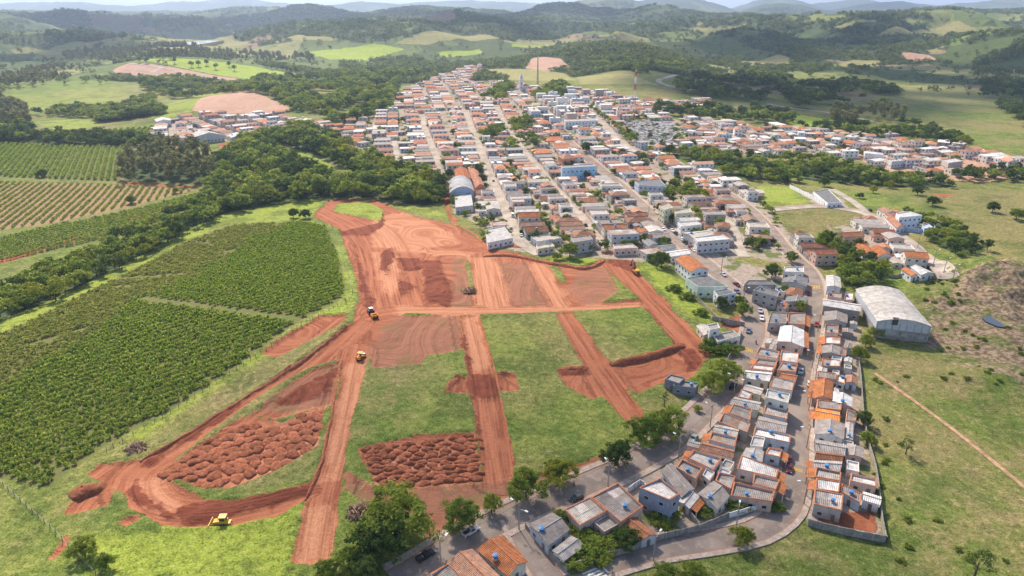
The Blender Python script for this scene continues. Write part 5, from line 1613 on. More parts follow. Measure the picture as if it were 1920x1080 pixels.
TREES = [(742, 1003, 11.5, 'near', 1.4, 'biggest broad tree on the verge left of the main road'), (705, 1040, 9, 'near_dark', 1.3, 'dark tree leaning against the biggest verge tree, lower left'),
         (655, 1062, 5, 'near', 1.1, 'low bushy tree at the bottom edge by the dirt lane end'), (615, 1080, 4, 'near', 1.2, 'bushy low tree cut by the bottom edge beside dirt lane'), (690, 1085, 6, 'near_dark', 1.2, 'dark tree cut by the bottom edge left of main road'),
         (866, 992, 8.5, 'near', 0.95, 'round verge tree beside the silver pickup'), (922, 962, 6, 'near', 0.7, 'slim small verge tree between two round ones'),
         (986, 936, 9, 'near', 0.95, 'dense green verge tree nearest the lamp pole'), (1050, 908, 7.5, 'yellow', 1.0, 'yellow-green verge tree above the two pedestrians'), (1157, 874, 8, 'near_dark', 1.0, 'dark verge tree standing alone by the main road'),
         (1212, 832, 8.5, 'near', 1.1, 'left tree of the big pair at the main road'), (1250, 812, 8.5, 'near', 1.1, 'right tree of the big pair at the main road'), (1357, 716, 8.5, 'near', 1.1, 'upper tree of the pair at the end of the earthworks'), (1334, 735, 8, 'near', 1.0, 'lower tree of the pair at the end of the earthworks'),
         (1245, 762, 6, 'thin', 0.8, 'thin tree before the slate grey house'), (1307, 772, 2.4, 'near', 1.1, 'small bush tree on the verge near slate grey house'), (1174, 1026, 5.2, 'near_dark', 1.05, 'neat round tree in the yard by the orange outbuilding'),
         (1050, 978, 3.4, 'near', 1.1, 'little round tree between corner house and cream house'), (1388, 1022, 5.5, 'yellow', 0.9, 'small bright tree below the lower bend'), (1300, 1085, 4, 'near', 1.3, 'bushy tree at bottom edge below the lower road'), (1250, 1090, 4, 'near', 1.4, 'bush cut by bottom edge near the crossing stripes'),
         (160, 1042, 5, 'near', 1.1, 'bushy dark tree on the fence line lower left'), (199, 1066, 4, 'near', 0.9, 'smaller bushy tree below it on the fence line'), (551, 408, 6, 'near_dark', 1.0, 'left of the two round bushes at the coffee field top'), (573, 410, 6, 'near_dark', 1.05, 'right of the two round bushes at the coffee field top'),
         (648, 568, 2.6, 'thin', 0.8, 'small bare shrub at the coffee field corner'), (1698, 852, 6.5, 'thin', 1.0, 'lone thin tree on the right pasture'), (1826, 1082, 9, 'thin', 1.1, 'dark tree at the lower right corner of the pasture'),
         (1068, 482, 8, 'near', 1.0, 'round tree at the foot of the town on a green patch'), (1043, 487, 4, 'near', 1.1, 'low bushes left of the round tree at town foot'), (1105, 470, 5, 'near', 0.8, 'small tree beside the raw grey house'), (1240, 500, 8, 'near_dark', 1.0, 'dark tree left of the orange roofed building'), (1222, 492, 4.5, 'near', 1.0, 'bush beside the dark tree above green strip'),
         (1352, 578, 5.5, 'near_dark', 0.9, 'dark tree in front of the white two storey building'), (1386, 572, 4.5, 'near', 1.1, 'tree at the inner corner of main road bend'), (1393, 592, 6, 'near', 1.0, 'rounded tree over the bare yard at main road bend'),
         (1447, 520, 7, 'near_dark', 1.0, 'dark tree by the garden plot between the roads'), (1500, 585, 5.5, 'near', 0.8, 'bright tree among houses beside right-hand road'), (1470, 552, 4.5, 'near', 0.9, 'tree squeezed between raw grey house and dark roof'),
         (1548, 466, 10, 'near', 1.1, 'big round tree above the shrubs on the right'), (1483, 492, 6, 'near', 0.9, 'tree at the curve of right-hand road'), (1430, 462, 4.5, 'near_dark', 1.0, 'small dark tree by the dusty middle lane'),
         (1265, 545, 3.2, 'shrub', 1.3, 'shrub line piece along the clinic fence, upper'), (1290, 560, 3.0, 'shrub', 1.3, 'shrub along the clinic fence, middle'), (1315, 590, 3.0, 'shrub', 1.3, 'shrub along the clinic fence, lower'), (1335, 655, 4.2, 'shrub', 1.6, 'grey-green bush below the modern white house'), (1360, 660, 4.2, 'shrub', 1.6, 'bush by the wall below the modern white house'),
         (1622, 650, 5.5, 'near', 0.9, 'tree behind the houses below the arched shed'), (1608, 675, 6, 'near', 0.9, 'larger tree behind the houses by the pasture'), (1618, 798, 5.5, 'near_dark', 0.9, 'white-flowered tree behind the orange metal roof'), (1625, 832, 4.2, 'near', 0.9, 'banana-like bright tree at the pasture side'), (1640, 630, 4.5, 'near', 1.0, 'tree at the front corner of the arched shed'),
         (1860, 398, 7, 'near_dark', 0.9, 'isolated round tree on the right slope'), (1748, 386, 6.5, 'near_dark', 1.0, 'round tree by the ditch in the right pasture'), (1720, 366, 6.5, 'near_dark', 0.9, 'dark tree above the ditch in the right pasture'), (1637, 362, 6, 'yellow', 0.9, 'pale tree above the white house on the right'), (1545, 350, 7, 'near_dark', 1.0, 'dark tree above the white compound'), (1470, 344, 7, 'near_dark', 1.0, 'dark tree above the green lot'),
         (1905, 412, 7, 'near', 1.1, 'tree at the right edge of the slope'), (1585, 345, 6, 'near_dark', 0.9, 'tree between compound and pasture'), (1667, 353, 6, 'yellow', 1.0, 'yellowish tree by the green valley'), (1612, 372, 4, 'near_dark', 1.1, 'low dark bush by the dusty lane top'), (1660, 345, 7, 'near', 1.0, 'green tree at the end of the valley grove'),
         (896, 328, 9, 'near_dark', 0.9, 'dark tree right of the school, upper'), (904, 345, 8, 'near_dark', 0.8, 'dark tree right of the school, lower'), (842, 333, 7, 'near_dark', 1.0, 'dark tree left above the sports hall'), (1100, 285, 9, 'near_dark', 1.0, 'round dark tree right of the terracotta house'), (1255, 290, 9, 'near_dark', 1.0, 'big dark tree at the upper slope'),
         (1310, 302, 8, 'near_dark', 1.1, 'big dark tree in the green valley, left'), (1390, 318, 9, 'near_dark', 1.1, 'big dark tree in the green valley, middle'), (1340, 358, 7, 'near_dark', 1.0, 'dark tree among roofs above the slope'), (1205, 300, 7, 'near', 1.0, 'tree at the bend of the avenue'), (838, 300, 7, 'near', 1.0, 'round tree beside left town street'),
         (1806, 276, 12, 'yellow', 1.2, 'bright yellow-green bamboo clump at far right'), (1786, 278, 9, 'near_dark', 1.0, 'dark tree left below the bamboo clump'), (1752, 262, 12, 'euc', 1.0, 'tall pale eucalyptus beyond the dusty plots'), (1735, 258, 14, 'euc', 1.0, 'tallest pale eucalyptus beyond the dusty plots'), (228, 318, 10, 'euc', 0.5, 'narrow spire tree at the edge of the rows'),
         (80, 332, 6, 'near_dark', 1.2, 'lone dark tree in the left coffee rows'), (247, 382, 6, 'near', 1.1, 'lone tree beside the track in the left field'), (330, 362, 4, 'near', 1.0, 'small tree at the right end of left field track')]
for i, (px, py) in enumerate([(262, 118), (275, 119), (328, 119), (360, 126), (373, 125), (388, 123), (405, 130), (430, 126), (440, 133), (510, 131), (530, 133), (555, 137), (486, 150), (500, 148), (516, 148)]):
    TREES.append((px, py, 12, 'dark', 1.0, f'{ordw(i)} from the left of lone trees on the far meadow'))
for i in range(13):
    f = i / 12
    TREES.append((1108 + 72 * f + 6 * math.sin(f * 3), 208 + 62 * f, 8, 'leaf', 0.9, f'{ordw(i)} from the top in the tree row of the avenue'))
tp = PX([(t[0], t[1]) for t in TREES])
for (px, py, h, kind, w, lab), p in zip(TREES, tp):
    nm = 'shrub' if kind == 'shrub' else 'tree'
    tree(p[0], p[1], h, kind, lab, None, w, nm, nm)
# yard plants between the near houses
YARD = [(1085, 1050, 3.2, 'left end of the yard'), (1105, 1042, 3.6, 'middle of the yard'), (1125, 1035, 3.4, 'right of the yard middle'), (1140, 1028, 2.8, 'right end of the yard'), (1075, 1060, 2.6, 'front corner of the yard'), (1100, 1010, 2.6, 'strip behind the annex'), (1085, 1000, 2.4, 'strip beside the cream house')]
for (px, py, h, w) in YARD:
    p = PX([(px, py)])[0]
    tree(p[0], p[1], h, 'shrub', f'leafy shrub in walled corner garden, {w}', 'shrubs of the walled corner garden', 1.5, 'shrub', 'shrub')
for i, (px, py) in enumerate([(1232, 975), (1250, 990), (1262, 968), (1385, 955), (1372, 945), (1455, 955), (1320, 965)]):
    p = PX([(px, py)])[0]
    tree(p[0], p[1], 2.2, 'shrub', f'low yard shrub by the lower road, {ordw(i)} of those listed from the blue-grey house', 'low yard shrubs', 1.4, 'shrub', 'shrub')
# rocks-and-scrub on the quarry mound and loose pasture scrub
SC = random.Random(5)
scr = []
for (a, b, c_, d_, n) in ((1735, 520, 1800, 570, 22), (1640, 700, 1700, 980, 14), (1680, 930, 1900, 1060, 8), (1760, 600, 1915, 720, 22)):
    for i in range(n):
        scr.append((SC.uniform(a, c_), SC.uniform(b, d_)))
for p in PX(scr):
    tree(p[0], p[1], SC.uniform(0.5, 1.25), 'shrub', 'low scrub bush scattered over the dry right-hand slope', 'scrub on the right-hand slope', 1.3, 'scrub_bush', 'bush')
# the woods
PTS = []
for P, sp, h, kind in WOODS:
    lo, hi = P.min(0), P.max(0)
    xs = np.arange(lo[0], hi[0], sp); ys = np.arange(lo[1], hi[1], sp)
    if len(xs) * len(ys) > 60000:
        k = math.sqrt(len(xs) * len(ys) / 60000); xs = np.arange(lo[0], hi[0], sp * k); ys = np.arange(lo[1], hi[1], sp * k)
    xx, yy = np.meshgrid(xs, ys)
    xx = xx + rng.uniform(-0.45, 0.45, xx.shape) * sp; yy = yy + rng.uniform(-0.45, 0.45, xx.shape) * sp
    s = sdf(P, xx, yy)
    ok = (s > -sp * 0.35) & (rng.random(xx.shape) < 0.94)
    for x, y in zip(xx[ok], yy[ok]):
        cx, cy = int(x - OX0), int(y - OY0)
        if 0 <= cx < OW and 0 <= cy < OH and OCC[cy, cx] & 3: continue
        k2 = kind
        if kind in ('leaf', 'dark'):
            nz = float(vnoise(np.array([x / 22]), np.array([y / 22]), 131)[0]) + rng.normal(0, 0.2)
            k2 = ('dark' if nz < 0.3 else 'lime' if nz > 0.78 else 'leaf') if kind == 'leaf' else ('leaf' if nz > 0.72 else 'dark')
        if sp >= 8 and float(fbm(np.array([x / 70]), np.array([y / 70]), 2, 133)[0]) < (0.47 if sp > 9.5 else 0.41): continue
        PTS.append((x, y, h * rng.uniform(0.55, 1.3), k2))
PTS.sort(key=lambda p: math.hypot(p[0], p[1]))
NW = max(0, 300 - NTREE + 110)
wood_lab = {'leaf': 'leafy tree in the green belt of woods around fields and town', 'euc': 'tall olive eucalyptus in the grove by the left fields', 'dark': 'dark green tree in the woods and shelter belts', 'lime': 'pale yellow-green tree among the darker woods'}
far_pts = {}
for i, (x, y, h, kind) in enumerate(PTS):
    if i < NW:
        tree(x, y, h, kind, wood_lab[kind], 'trees of the woods, ' + kind, 1.12 if kind != 'euc' else 1.0)
    else:
        far_pts.setdefault(kind, []).append((x, y, h))
def scatter(name, label, cat, pts, meshes, parent_kind='stuff', zoff=0.0, flat_scale=None):
    """one object that carries many instances"""
    pts = np.asarray(pts, float)
    z = H(pts[:, 0], pts[:, 1]) + zoff
    me = bpy.data.meshes.new(name)
    me.vertices.add(len(pts)); me.vertices.foreach_set('co', np.stack([pts[:, 0], pts[:, 1], z], 1).astype(np.float32).ravel())
    a = me.attributes.new('sc', 'FLOAT_VECTOR', 'POINT')
    sc = pts[:, 2:5] if pts.shape[1] >= 5 else np.repeat(pts[:, 2:3], 3, axis=1)
    a.data.foreach_set('vector', sc.astype(np.float32).ravel())
    o = tag(obj(name, me), label, cat)
    o['kind'] = 'stuff'
    ng = bpy.data.node_groups.new(name, 'GeometryNodeTree')
    ng.interface.new_socket('Geometry', in_out='INPUT', socket_type='NodeSocketGeometry')
    ng.interface.new_socket('Geometry', in_out='OUTPUT', socket_type='NodeSocketGeometry')
    nn = ng.nodes
    gi, go = nn.new('NodeGroupInput'), nn.new('NodeGroupOutput')
    mp = nn.new('GeometryNodeMeshToPoints')
    iop = nn.new('GeometryNodeInstanceOnPoints')
    jn = nn.new('GeometryNodeJoinGeometry')
    for m in meshes:
        src = SRC.get(m.name)
        oi = nn.new('GeometryNodeObjectInfo'); oi.transform_space = 'ORIGINAL'
        oi.inputs['Object'].default_value = src
        oi.inputs['As Instance'].default_value = True
        ng.links.new(oi.outputs['Geometry'], jn.inputs[0])
    rv = nn.new('FunctionNodeRandomValue'); rv.data_type = 'INT'
    rv.inputs[4].default_value = 0; rv.inputs[5].default_value = len(meshes) - 1
    rr = nn.new('FunctionNodeRandomValue'); rr.data_type = 'FLOAT_VECTOR'
    rr.inputs[0].default_value = (0, 0, 0); rr.inputs[1].default_value = (0, 0, 6.28)
    na = nn.new('GeometryNodeInputNamedAttribute'); na.data_type = 'FLOAT_VECTOR'; na.inputs[0].default_value = 'sc'
    lk = ng.links.new
    lk(gi.outputs[0], mp.inputs[0]); lk(mp.outputs[0], iop.inputs['Points']); lk(jn.outputs[0], iop.inputs['Instance'])
    iop.inputs['Pick Instance'].default_value = True
    lk(rv.outputs[2], iop.inputs['Instance Index']); lk(rr.outputs[0], iop.inputs['Rotation']); lk(na.outputs[0], iop.inputs['Scale'])
    lk(iop.outputs[0], go.inputs[0])
    md = o.modifiers.new('scatter', 'NODES'); md.node_group = ng
    return o
SRC = {}
def source(m):
    if m.name not in SRC:
        SRC[m.name] = bpy.data.objects.new(m.name, m)
    return m
for kind, lst in far_pts.items():
    base = 16.0 if kind == 'euc' else 8.0
    P = np.array(lst)
    r = np.hypot(P[:, 0], P[:, 1])
    near = r < 1500
    for sel, ms, nm in ((near, CROWN[kind], 'mid'), (~near, FARC if kind != 'euc' else CROWN['euc'], 'far')):
        if sel.sum() == 0: continue
        p = P[sel]; s = p[:, 2] / base
        if nm == 'far' and kind != 'euc': s = p[:, 2] / 8.0
        scatter('woodland', {'leaf': 'mass of green woodland trees behind the nearer ones', 'dark': 'dark mass of shelter belt trees', 'lime': 'pale yellow-green trees in the woods', 'euc': 'mass of olive eucalyptus trees'}[kind] + (' in the middle distance' if nm == 'mid' else ' far off'), 'woodland',
                np.stack([p[:, 0], p[:, 1], s * 1.12, s * 1.12, s], 1), [source(m) for m in ms])
# forest over the far hills
n = 90000
r = np.exp(rng.uniform(math.log(950), math.log(7000), n)); a = np.radians(rng.uniform(-46, 46, n))
x, y = r * np.sin(a), r * np.cos(a)
Af = covers(x, y, False)
ok = (Af['forest'] > 0.5) | ((rng.random(n) < 0.05) & (Af['far'] > 0.6) & (Af['meadow'] < -2) & (Af['tan'] < -2))
ok &= (Af['town'] < -3) & (Af['dirt'] < -2) & (Af['plow'] < -2)
x, y, r = x[ok], y[ok], r[ok]
s = np.clip(r / 2200, 0.9, 2.4) * rng.uniform(0.7, 1.35, len(x)) * 1.15
scatter('distant_forest', 'dark forest covering the far hills and valleys in patches', 'forest', np.stack([x, y, s * 1.3, s * 1.3, np.minimum(s, 1.9)], 1), [source(m) for m in FARC])
# trees sprinkled through the town
tt = []
for _ in range(2600):
    px, py = TV.uniform(640, 1800), TV.uniform(130, 470)
    tt.append((px, py))
tw = PX(tt)
inn_ = np.zeros(len(tw), bool)
for P in TOWN[:2]:
    inn_ |= sdf(P, tw[:, 0], tw[:, 1]) > 0
tw = tw[inn_]
sel = []
for x_, y_ in tw:
    cx, cy = int(x_ - OX0), int(y_ - OY0)
    if 0 <= cx < OW and 0 <= cy < OH and not OCC[cy, cx] & 3:
        sel.append((x_, y_, TV.uniform(0.35, 0.95)))
scatter('town_greenery', 'garden trees and bushes sprinkled between the town houses', 'trees', sel, [source(m) for m in CROWN['leaf'] + CROWN['dark']], zoff=-0.8)
# ------------------------------------------------------------------ coffee
BUSH = [crown_mesh('coffee_bush', 'leaf_coffee', s, 9, 16, 0.85, 0.75, 0.95, 0.42, 0.5, 0.8) for s in (31, 32, 33)]
BUSHD = [crown_mesh('pale_coffee_bush', 'leaf_coffee_dry', s, 8, 12, 0.75, 0.6, 0.75, 0.42, 0.5, 0.8) for s in (34, 35)]
def rows(P, pa, pb, rs, ps, jit=0.25):
    w = PX([pa, pb]); d = w[1] - w[0]; d /= np.linalg.norm(d); nv = np.array([-d[1], d[0]])
    U = np.stack([P @ d, P @ nv], 1); lo, hi = U.min(0), U.max(0)
    uu, vv = np.meshgrid(np.arange(lo[0], hi[0], ps), np.arange(lo[1], hi[1], rs))
    uu = uu + rng.uniform(-jit, jit, uu.shape) * ps; vv = vv + rng.uniform(-0.03, 0.03, uu.shape) * rs
    X = uu[..., None] * d + vv[..., None] * nv
    x, y = X[..., 0].ravel(), X[..., 1].ravel()
    ok = sdf(P, x, y) > 1.0
    return x[ok], y[ok]
C1 = COV['crop'][0]
x, y = rows(C1, (60, 835), (330, 735), 3.3, 1.1, 0.2)
path = poly(255,566, 270,555, 420,575, 565,594, 560,606, 420,588)
path2 = poly(170,525, 180,530, 350,516, 348,511)
pale = poly(-130,690, 0,624, 200,530, 340,455, 450,418, 560,412, 470,455, 400,500, 270,560, 130,660, 0,745, -130,800)
sp = sdf(pale, x, y) + (fbm(x / 12, y / 12, 3, 91) - 0.5) * 18
ok = (sdf(path, x, y) < 0) & (sdf(path2, x, y) < 0) & (rng.random(len(x)) < 0.95)
ok &= ~((fbm(x / 9, y / 9, 2, 95) > 0.80) & (sp > 0))
x, y, sp = x[ok], y[ok], sp[ok]
g1 = sp < 0
xg, yg = x[g1], y[g1]
o_ = np.argsort(np.hypot(xg, yg + 40) + 0.0)
vis = o_[(np.abs(xg[o_] / yg[o_]) < 0.86)][:300]
zz = H(xg[vis], yg[vis])
for k, (a, b, c) in enumerate(zip(xg[vis], yg[vis], zz)):
    s = TV.uniform(0.88, 1.22)
    t = tag(obj('coffee_bush', TV.choice(BUSH), None, (a, b, c - 0.1), TV.uniform(0, 6.28), (s * 0.88, s * 0.88, s)), 'dark green coffee bush in the rows at the near corner of the plantation', 'bush', 'coffee bushes at the near corner')
m = np.ones(len(xg), bool); m[vis] = False
s = rng.uniform(0.95, 1.3, m.sum())
scatter('coffee_rows', 'dark green coffee bushes in long rows on the left hill', 'coffee bushes', np.stack([xg[m], yg[m], s * 0.86, s * 0.86, s], 1), [source(q) for q in BUSH], zoff=-0.1)
xp, yp = x[~g1], y[~g1]
s = rng.uniform(0.9, 1.3, len(xp))
scatter('pale_coffee_rows', 'paler thinner coffee rows on the far flank of the left hill', 'coffee bushes', np.stack([xp, yp, s, s, s], 1), [source(q) for q in BUSHD], zoff=-0.1)
for P, a, b, rs, ps, ms, sc, lab in ((COV['crop'][1], (30, 330), (75, 272), 4.6, 1.7, BUSH, 1.35, 'dark coffee rows on the left beyond the belt of woods'), (COV['crop'][2], (20, 470), (180, 428), 4.2, 1.8, BUSH, 1.05, 'coffee rows between the track and the belt of woods'),
                                    (COV['crop'][3], (200, 268), (235, 245), 6, 3, BUSH, 1.5, 'orchard rows left of the far cluster of houses'), (COV['young'][0], (40, 415), (120, 350), 4.8, 1.9, BUSH, 0.95, 'young coffee rows on bare soil at far left')):
    x, y = rows(P, a, b, rs, ps)
    x, y = x[::1], y[::1]
    s = rng.uniform(0.8, 1.2, len(x)) * sc
    scatter('coffee_rows', lab, 'coffee bushes', np.stack([x, y, s, s, s], 1), [source(q) for q in ms], zoff=-0.1)
print('TREES', NTREE, len(PTS))
# ------------------------------------------------------------------ spoil heaps
def mound_mesh(seed):
    g = np.random.default_rng(seed)
    nr, na = 7, 18
    V = [(0, 0, 1.0)]
    ph = g.uniform(0, 6.28, 3)
    for i in range(1, nr + 1):
        f = i / nr
        for k in range(na):
            a = 2 * pi * k / na
            w = 1 + 0.14 * math.sin(2 * a + ph[0]) + 0.11 * math.sin(3 * a + ph[1]) + 0.06 * math.sin(5 * a + ph[2])
            r = f * w
            z = math.sqrt(max(0.0, 1 - f * f)) * (1 - 0.12 * f) + g.normal(0, 0.085) * (1 - f * f)
            V.append((r * cos(a), r * sin(a), z if i < nr else -0.45))
    F = [(0, 1 + k, 1 + (k + 1) % na) for k in range(na)]
    for i in range(nr - 1):
        for k in range(na):
            F.append((1 + i * na + k, 1 + (i + 1) * na + k, 1 + (i + 1) * na + (k + 1) % na, 1 + i * na + (k + 1) % na))
    return mesh('soil_mound', V, F, M['soil'], smooth=True)
MOUND = [mound_mesh(s) for s in range(1, 10)]
MR = random.Random(21)
GROUND_Z = lambda x, y: H1(x, y) - 0.75
def mounds(quad, nu, nv, group, label, lean, clip=None):
    Q = PX(quad)
    e = Q[1] - Q[0]; rz = math.atan2(e[1], e[0]) + lean
    for j in range(nv):
        for i in range(nu):
            u = (i + 0.5 + (0.25 if j % 2 else -0.1) + MR.uniform(-0.15, 0.15)) / nu; v = (j + 0.5 + MR.uniform(-0.15, 0.15)) / nv
            p = lerp2(Q, u, v)
            if clip is not None and sdf(clip, p[:1], p[1:])[0] < 0.3: continue
            su, sv = np.linalg.norm(Q[1] - Q[0]) / nu, np.linalg.norm(Q[3] - Q[0]) / nv
            sx = su * MR.uniform(0.50, 0.72); sy = sv * MR.uniform(0.52, 0.76)
            tag(obj('soil_mound', MR.choice(MOUND), None, (p[0], p[1], GROUND_Z(*p)), rz + MR.uniform(-0.2, 0.2), (sx, sy, MR.uniform(0.65, 1.15))), label, 'mound', group)
mounds([(712, 914), (905, 898), (892, 810), (670, 838)], 8, 11, 'soil mounds in the right-hand plot', 'red soil mound tipped in the close grid between the two straight dirt lanes', 0.0)
mounds([(375, 920), (600, 850), (615, 752), (420, 792)], 9, 9, 'soil mounds in the left-hand plot', 'red soil mound tipped in the plot inside the curved dirt lane', 0.15,
       poly(302,886, 420,798, 470,790, 530,802, 560,772, 612,758, 592,836, 520,880, 430,915, 378,914))
mounds([(298, 888), (380, 918), (470, 800), (415, 795)], 4, 8, 'soil mounds in the left-hand plot', 'red soil mound tipped in the plot inside the curved dirt lane', 0.5,
       poly(302,886, 420,798, 465,795, 430,850, 375,915))
def berm(pxs, w, h, label, name='spoil_ridge'):
    L = smooth_line(PX(pxs), 2.0)
    t = np.gradient(L, axis=0); t /= np.linalg.norm(t, axis=1)[:, None]; nr = np.stack([-t[:, 1], t[:, 0]], 1)
    g = np.random.default_rng(int(pxs[0][0]))
    V, F = [], []
    K = 7
    for i, p in enumerate(L):
        e = min(1.0, i / 3, (len(L) - 1 - i) / 3)
        for k in range(K):
            f = k / (K - 1) * 2 - 1
            q = p + nr[i] * (f * w / 2 * (0.6 + 0.4 * e) + g.normal(0, 0.12))
            V.append((q[0], q[1], H1(*q) - 0.6 + (1 - abs(f) ** 1.6) * h * (0.25 + 0.75 * e) * g.uniform(0.7, 1.25) - (0.4 if abs(f) == 1 else 0)))
    for i in range(len(L) - 1):
        for k in range(K - 1):
            F.append((i * K + k, i * K + k + 1, (i + 1) * K + k + 1, (i + 1) * K + k)[::-1])
    tag(obj(name, mesh(name, V, F, M['soil'], smooth=True)), label, 'soil ridge')
berm([(1145, 682), (1200, 672), (1240, 660), (1282, 646)], 4.5, 2.0, 'long dark soil ridge across the upper edge of the bare apron')
berm([(1044, 692), (1070, 689), (1100, 690)], 4, 1.8, 'short soil ridge at the small cut west of the lane')
berm([(834, 736), (842, 722), (856, 706)], 4, 1.8, 'soil ridge at the left small cut of the middle lane')
berm([(926, 699), (945, 698), (965, 701)], 3.5, 1.6, 'soil ridge at the right small cut of the middle lane')
berm([(905, 478), (960, 478), (1010, 488), (1060, 497), (1095, 502), (1120, 495), (1135, 485)], 3.0, 1.2, 'thin winding soil ridge between earthworks and town')
berm([(945, 463), (960, 462), (985, 466)], 5, 1.8, 'brown soil pile beside the white terrace house')
berm([(1125, 478), (1140, 474), (1160, 478)], 6, 2.0, 'orange soil pile at the end of the second town street')
berm([(560, 425), (640, 540)], 0.3, 0.2, 'faint soil ridge by the coffee field edge') if False else None
berm([(850, 420), (890, 440), (915, 465)], 2.5, 1.2, 'soil ridge at the upper right rim of the earthworks')
berm([(655, 607), (560, 680), (450, 750), (340, 820), (262, 862)], 2.2, 1.0, 'long low spoil bank on the coffee side of the curved lane')
berm([(640, 672), (606, 848), (572, 935)], 1.4, 0.8, 'low spoil bank left of the straight dirt lane')
berm([(898, 592), (930, 700), (967, 880)], 1.3, 0.7, 'low spoil bank right of the middle dirt lane')
def pile(px, py, r, label, n=120, mat='brush', h=1.6):
    p = PX([(px, py)])[0]
    g = random.Random(px)
    m = MB()
    for i in range(n):
        a, d = g.uniform(0, 6.28), r * math.sqrt(g.random())
        x, y = cos(a) * d, sin(a) * d
        z = h * (1 - (d / r) ** 2) * g.uniform(0.2, 1.0)
        b = g.uniform(0, 6.28); l = g.uniform(0.5, 1.6)
        m.tube([(x - cos(b) * l, y - sin(b) * l, z - 0.15), (x + cos(b) * l, y + sin(b) * l, z + g.uniform(-0.1, 0.4))], g.uniform(0.08, 0.28), 4)
    o = m.build('brush_pile', M[mat])
    o.location = (p[0], p[1], H1(*p))
    tag(o, label, 'brush pile')
pile(677, 960, 3.4, 'tangle of dry brushwood on the grass by the straight lane')
pile(255, 840, 2.6, 'brown heap of uprooted brush beside the curved lane', 90, 'brush', 1.2)
p_ = PX([(158, 920)])[0]
tag(obj('soil_mound', MOUND[2], None, (p_[0], p_[1], H1(*p_) - 0.7), 0.4, (4.2, 3.2, 2.0)), 'large lone heap of brown soil lower left of the coffee field', 'mound')
pile(880, 545, 3.0, 'dark uprooted bush in the grass strip of the earthworks', 80)

# ------------------------------------------------------------------ walls
def wall_run(pxs, h, label, mat='block', panel=3.0, color=None, th=0.18, name='boundary_wall'):
    L = smooth_line(PX(pxs), panel)
    p0 = L[0]; z0 = H1(*p0)
    t = thing(name, label, 'wall', (p0[0], p0[1], z0))
    for i in range(len(L) - 1):
        a, b = L[i], L[i + 1]
        d = b - a; ln = np.linalg.norm(d)
        if ln < 0.2: continue
        c = (a + b) / 2 - p0; za = H1(*((a + b) / 2)) - z0
        m = MB(); m.box((0, 0, 0), (ln - 0.05, th, h + 1.0))
        o = m.build('wall_panel', M[mat] if color is None else M['wall'], t, color)
        o.location = (c[0], c[1], za + h / 2 - 0.5 + random.uniform(-0.05, 0.05)); o.rotation_euler = (0, 0, math.atan2(d[1], d[0]))
    for i in range(0, len(L), 1):
        a = L[i] - p0
        m = MB(); m.box((0, 0, 0), (0.24, 0.26, h + 1.15)); o = m.build('pillar', M['slab'], t)
        o.location = (a[0], a[1], H1(*L[i]) - z0 + h / 2 - 0.5)
    return t
wall_run([(1062, 1072), (1120, 1052), (1180, 1036), (1230, 1015), (1310, 995), (1365, 972)], 2.0, 'long grey block wall along the lower road')
wall_run([(1365, 972), (1425, 955), (1448, 948)], 1.8, 'white painted garden wall by the lower bend', color=(0.74, 0.73, 0.72))
wall_run([(1514, 985), (1570, 1000), (1660, 1018)], 2.2, 'raw concrete panel wall below the last house on the right')
wall_run([(1660, 1018), (1652, 975), (1648, 935), (1640, 880), (1626, 830), (1618, 780)], 1.9, 'rear block wall between backyards and right pasture')
wall_run([(1618, 780), (1612, 700), (1608, 680)], 1.8, 'upper rear block wall beside the pasture trees')
wall_run([(985, 990), (1010, 1020), (1060, 1072)], 1.6, 'dark stained wall along the little side street')
wall_run([(1240, 905), (1265, 940), (1290, 965), (1310, 990)], 1.8, 'yard wall behind the blue-grey tall house')
wall_run([(1178, 924), (1200, 909), (1212, 921)], 1.8, 'white wall around the little lawn', color=(0.76, 0.74, 0.72))
wall_run([(1390, 628), (1375, 660), (1365, 675)], 2.0, 'grey wall below the modern white house along main road')
wall_run([(1335, 600), (1395, 612)], 2.0, 'dark wall above the modern white house')
wall_run([(1480, 352), (1525, 375), (1545, 386)], 2.6, 'long white compound wall beside the green lot', color=(0.78, 0.78, 0.78))
wall_run([(1680, 432), (1745, 438), (1750, 428)], 2.6, 'light blue painted wall on the pasture side', color=(0.45, 0.58, 0.78))
wall_run([(1672, 522), (1730, 522), (1762, 523)], 1.8, 'grey block wall below the house at the lane end')
wall_run([(1285, 535), (1320, 575), (1350, 605)], 1.5, 'block wall along the clinic and green strip')
wall_run([(1550, 425), (1575, 455), (1600, 470)], 2.0, 'brown brick wall beside the shrubby lot', color=(0.42, 0.27, 0.20))

# ------------------------------------------------------------------ lamp poles
def pole(px, py, h, rz, label, lamps=1, group='street lamp poles'):
    p = PX([(px, py)])[0]
    t = thing('street_lamp', label, 'lamp post', (p[0], p[1], H1(*p)), rz, group)
    m = MB(); m.tube([(0, 0, -0.8), (0, 0, h)], [0.19, 0.12], 8); m.build('pole', M['pole'], t)
    for k in range(lamps):
        z = h - 1.2 - k * 1.0; d = 1 if k == 0 else -1
        m = MB(); m.tube([(0, 0, z), (1.2 * d, 0, z + 0.5), (2.2 * d, 0, z + 0.7)], 0.06, 6); arm = m.build('arm', M['steel'], t)
        m = MB(); m.profile([(2.0 * d, z + 0.62), (2.9 * d, z + 0.74), (2.9 * d, z + 0.92), (2.0 * d, z + 0.86)], -0.22, 0.22); m.build('lamp_head', M['lampglass'], t)
    m = MB(); m.box((0, 0, h - 0.25), (0.12, 1.9, 0.14)); m.build('crossarm', M['wood'], t)
    return np.array([p[0], p[1], H1(*p) + h - 0.2])
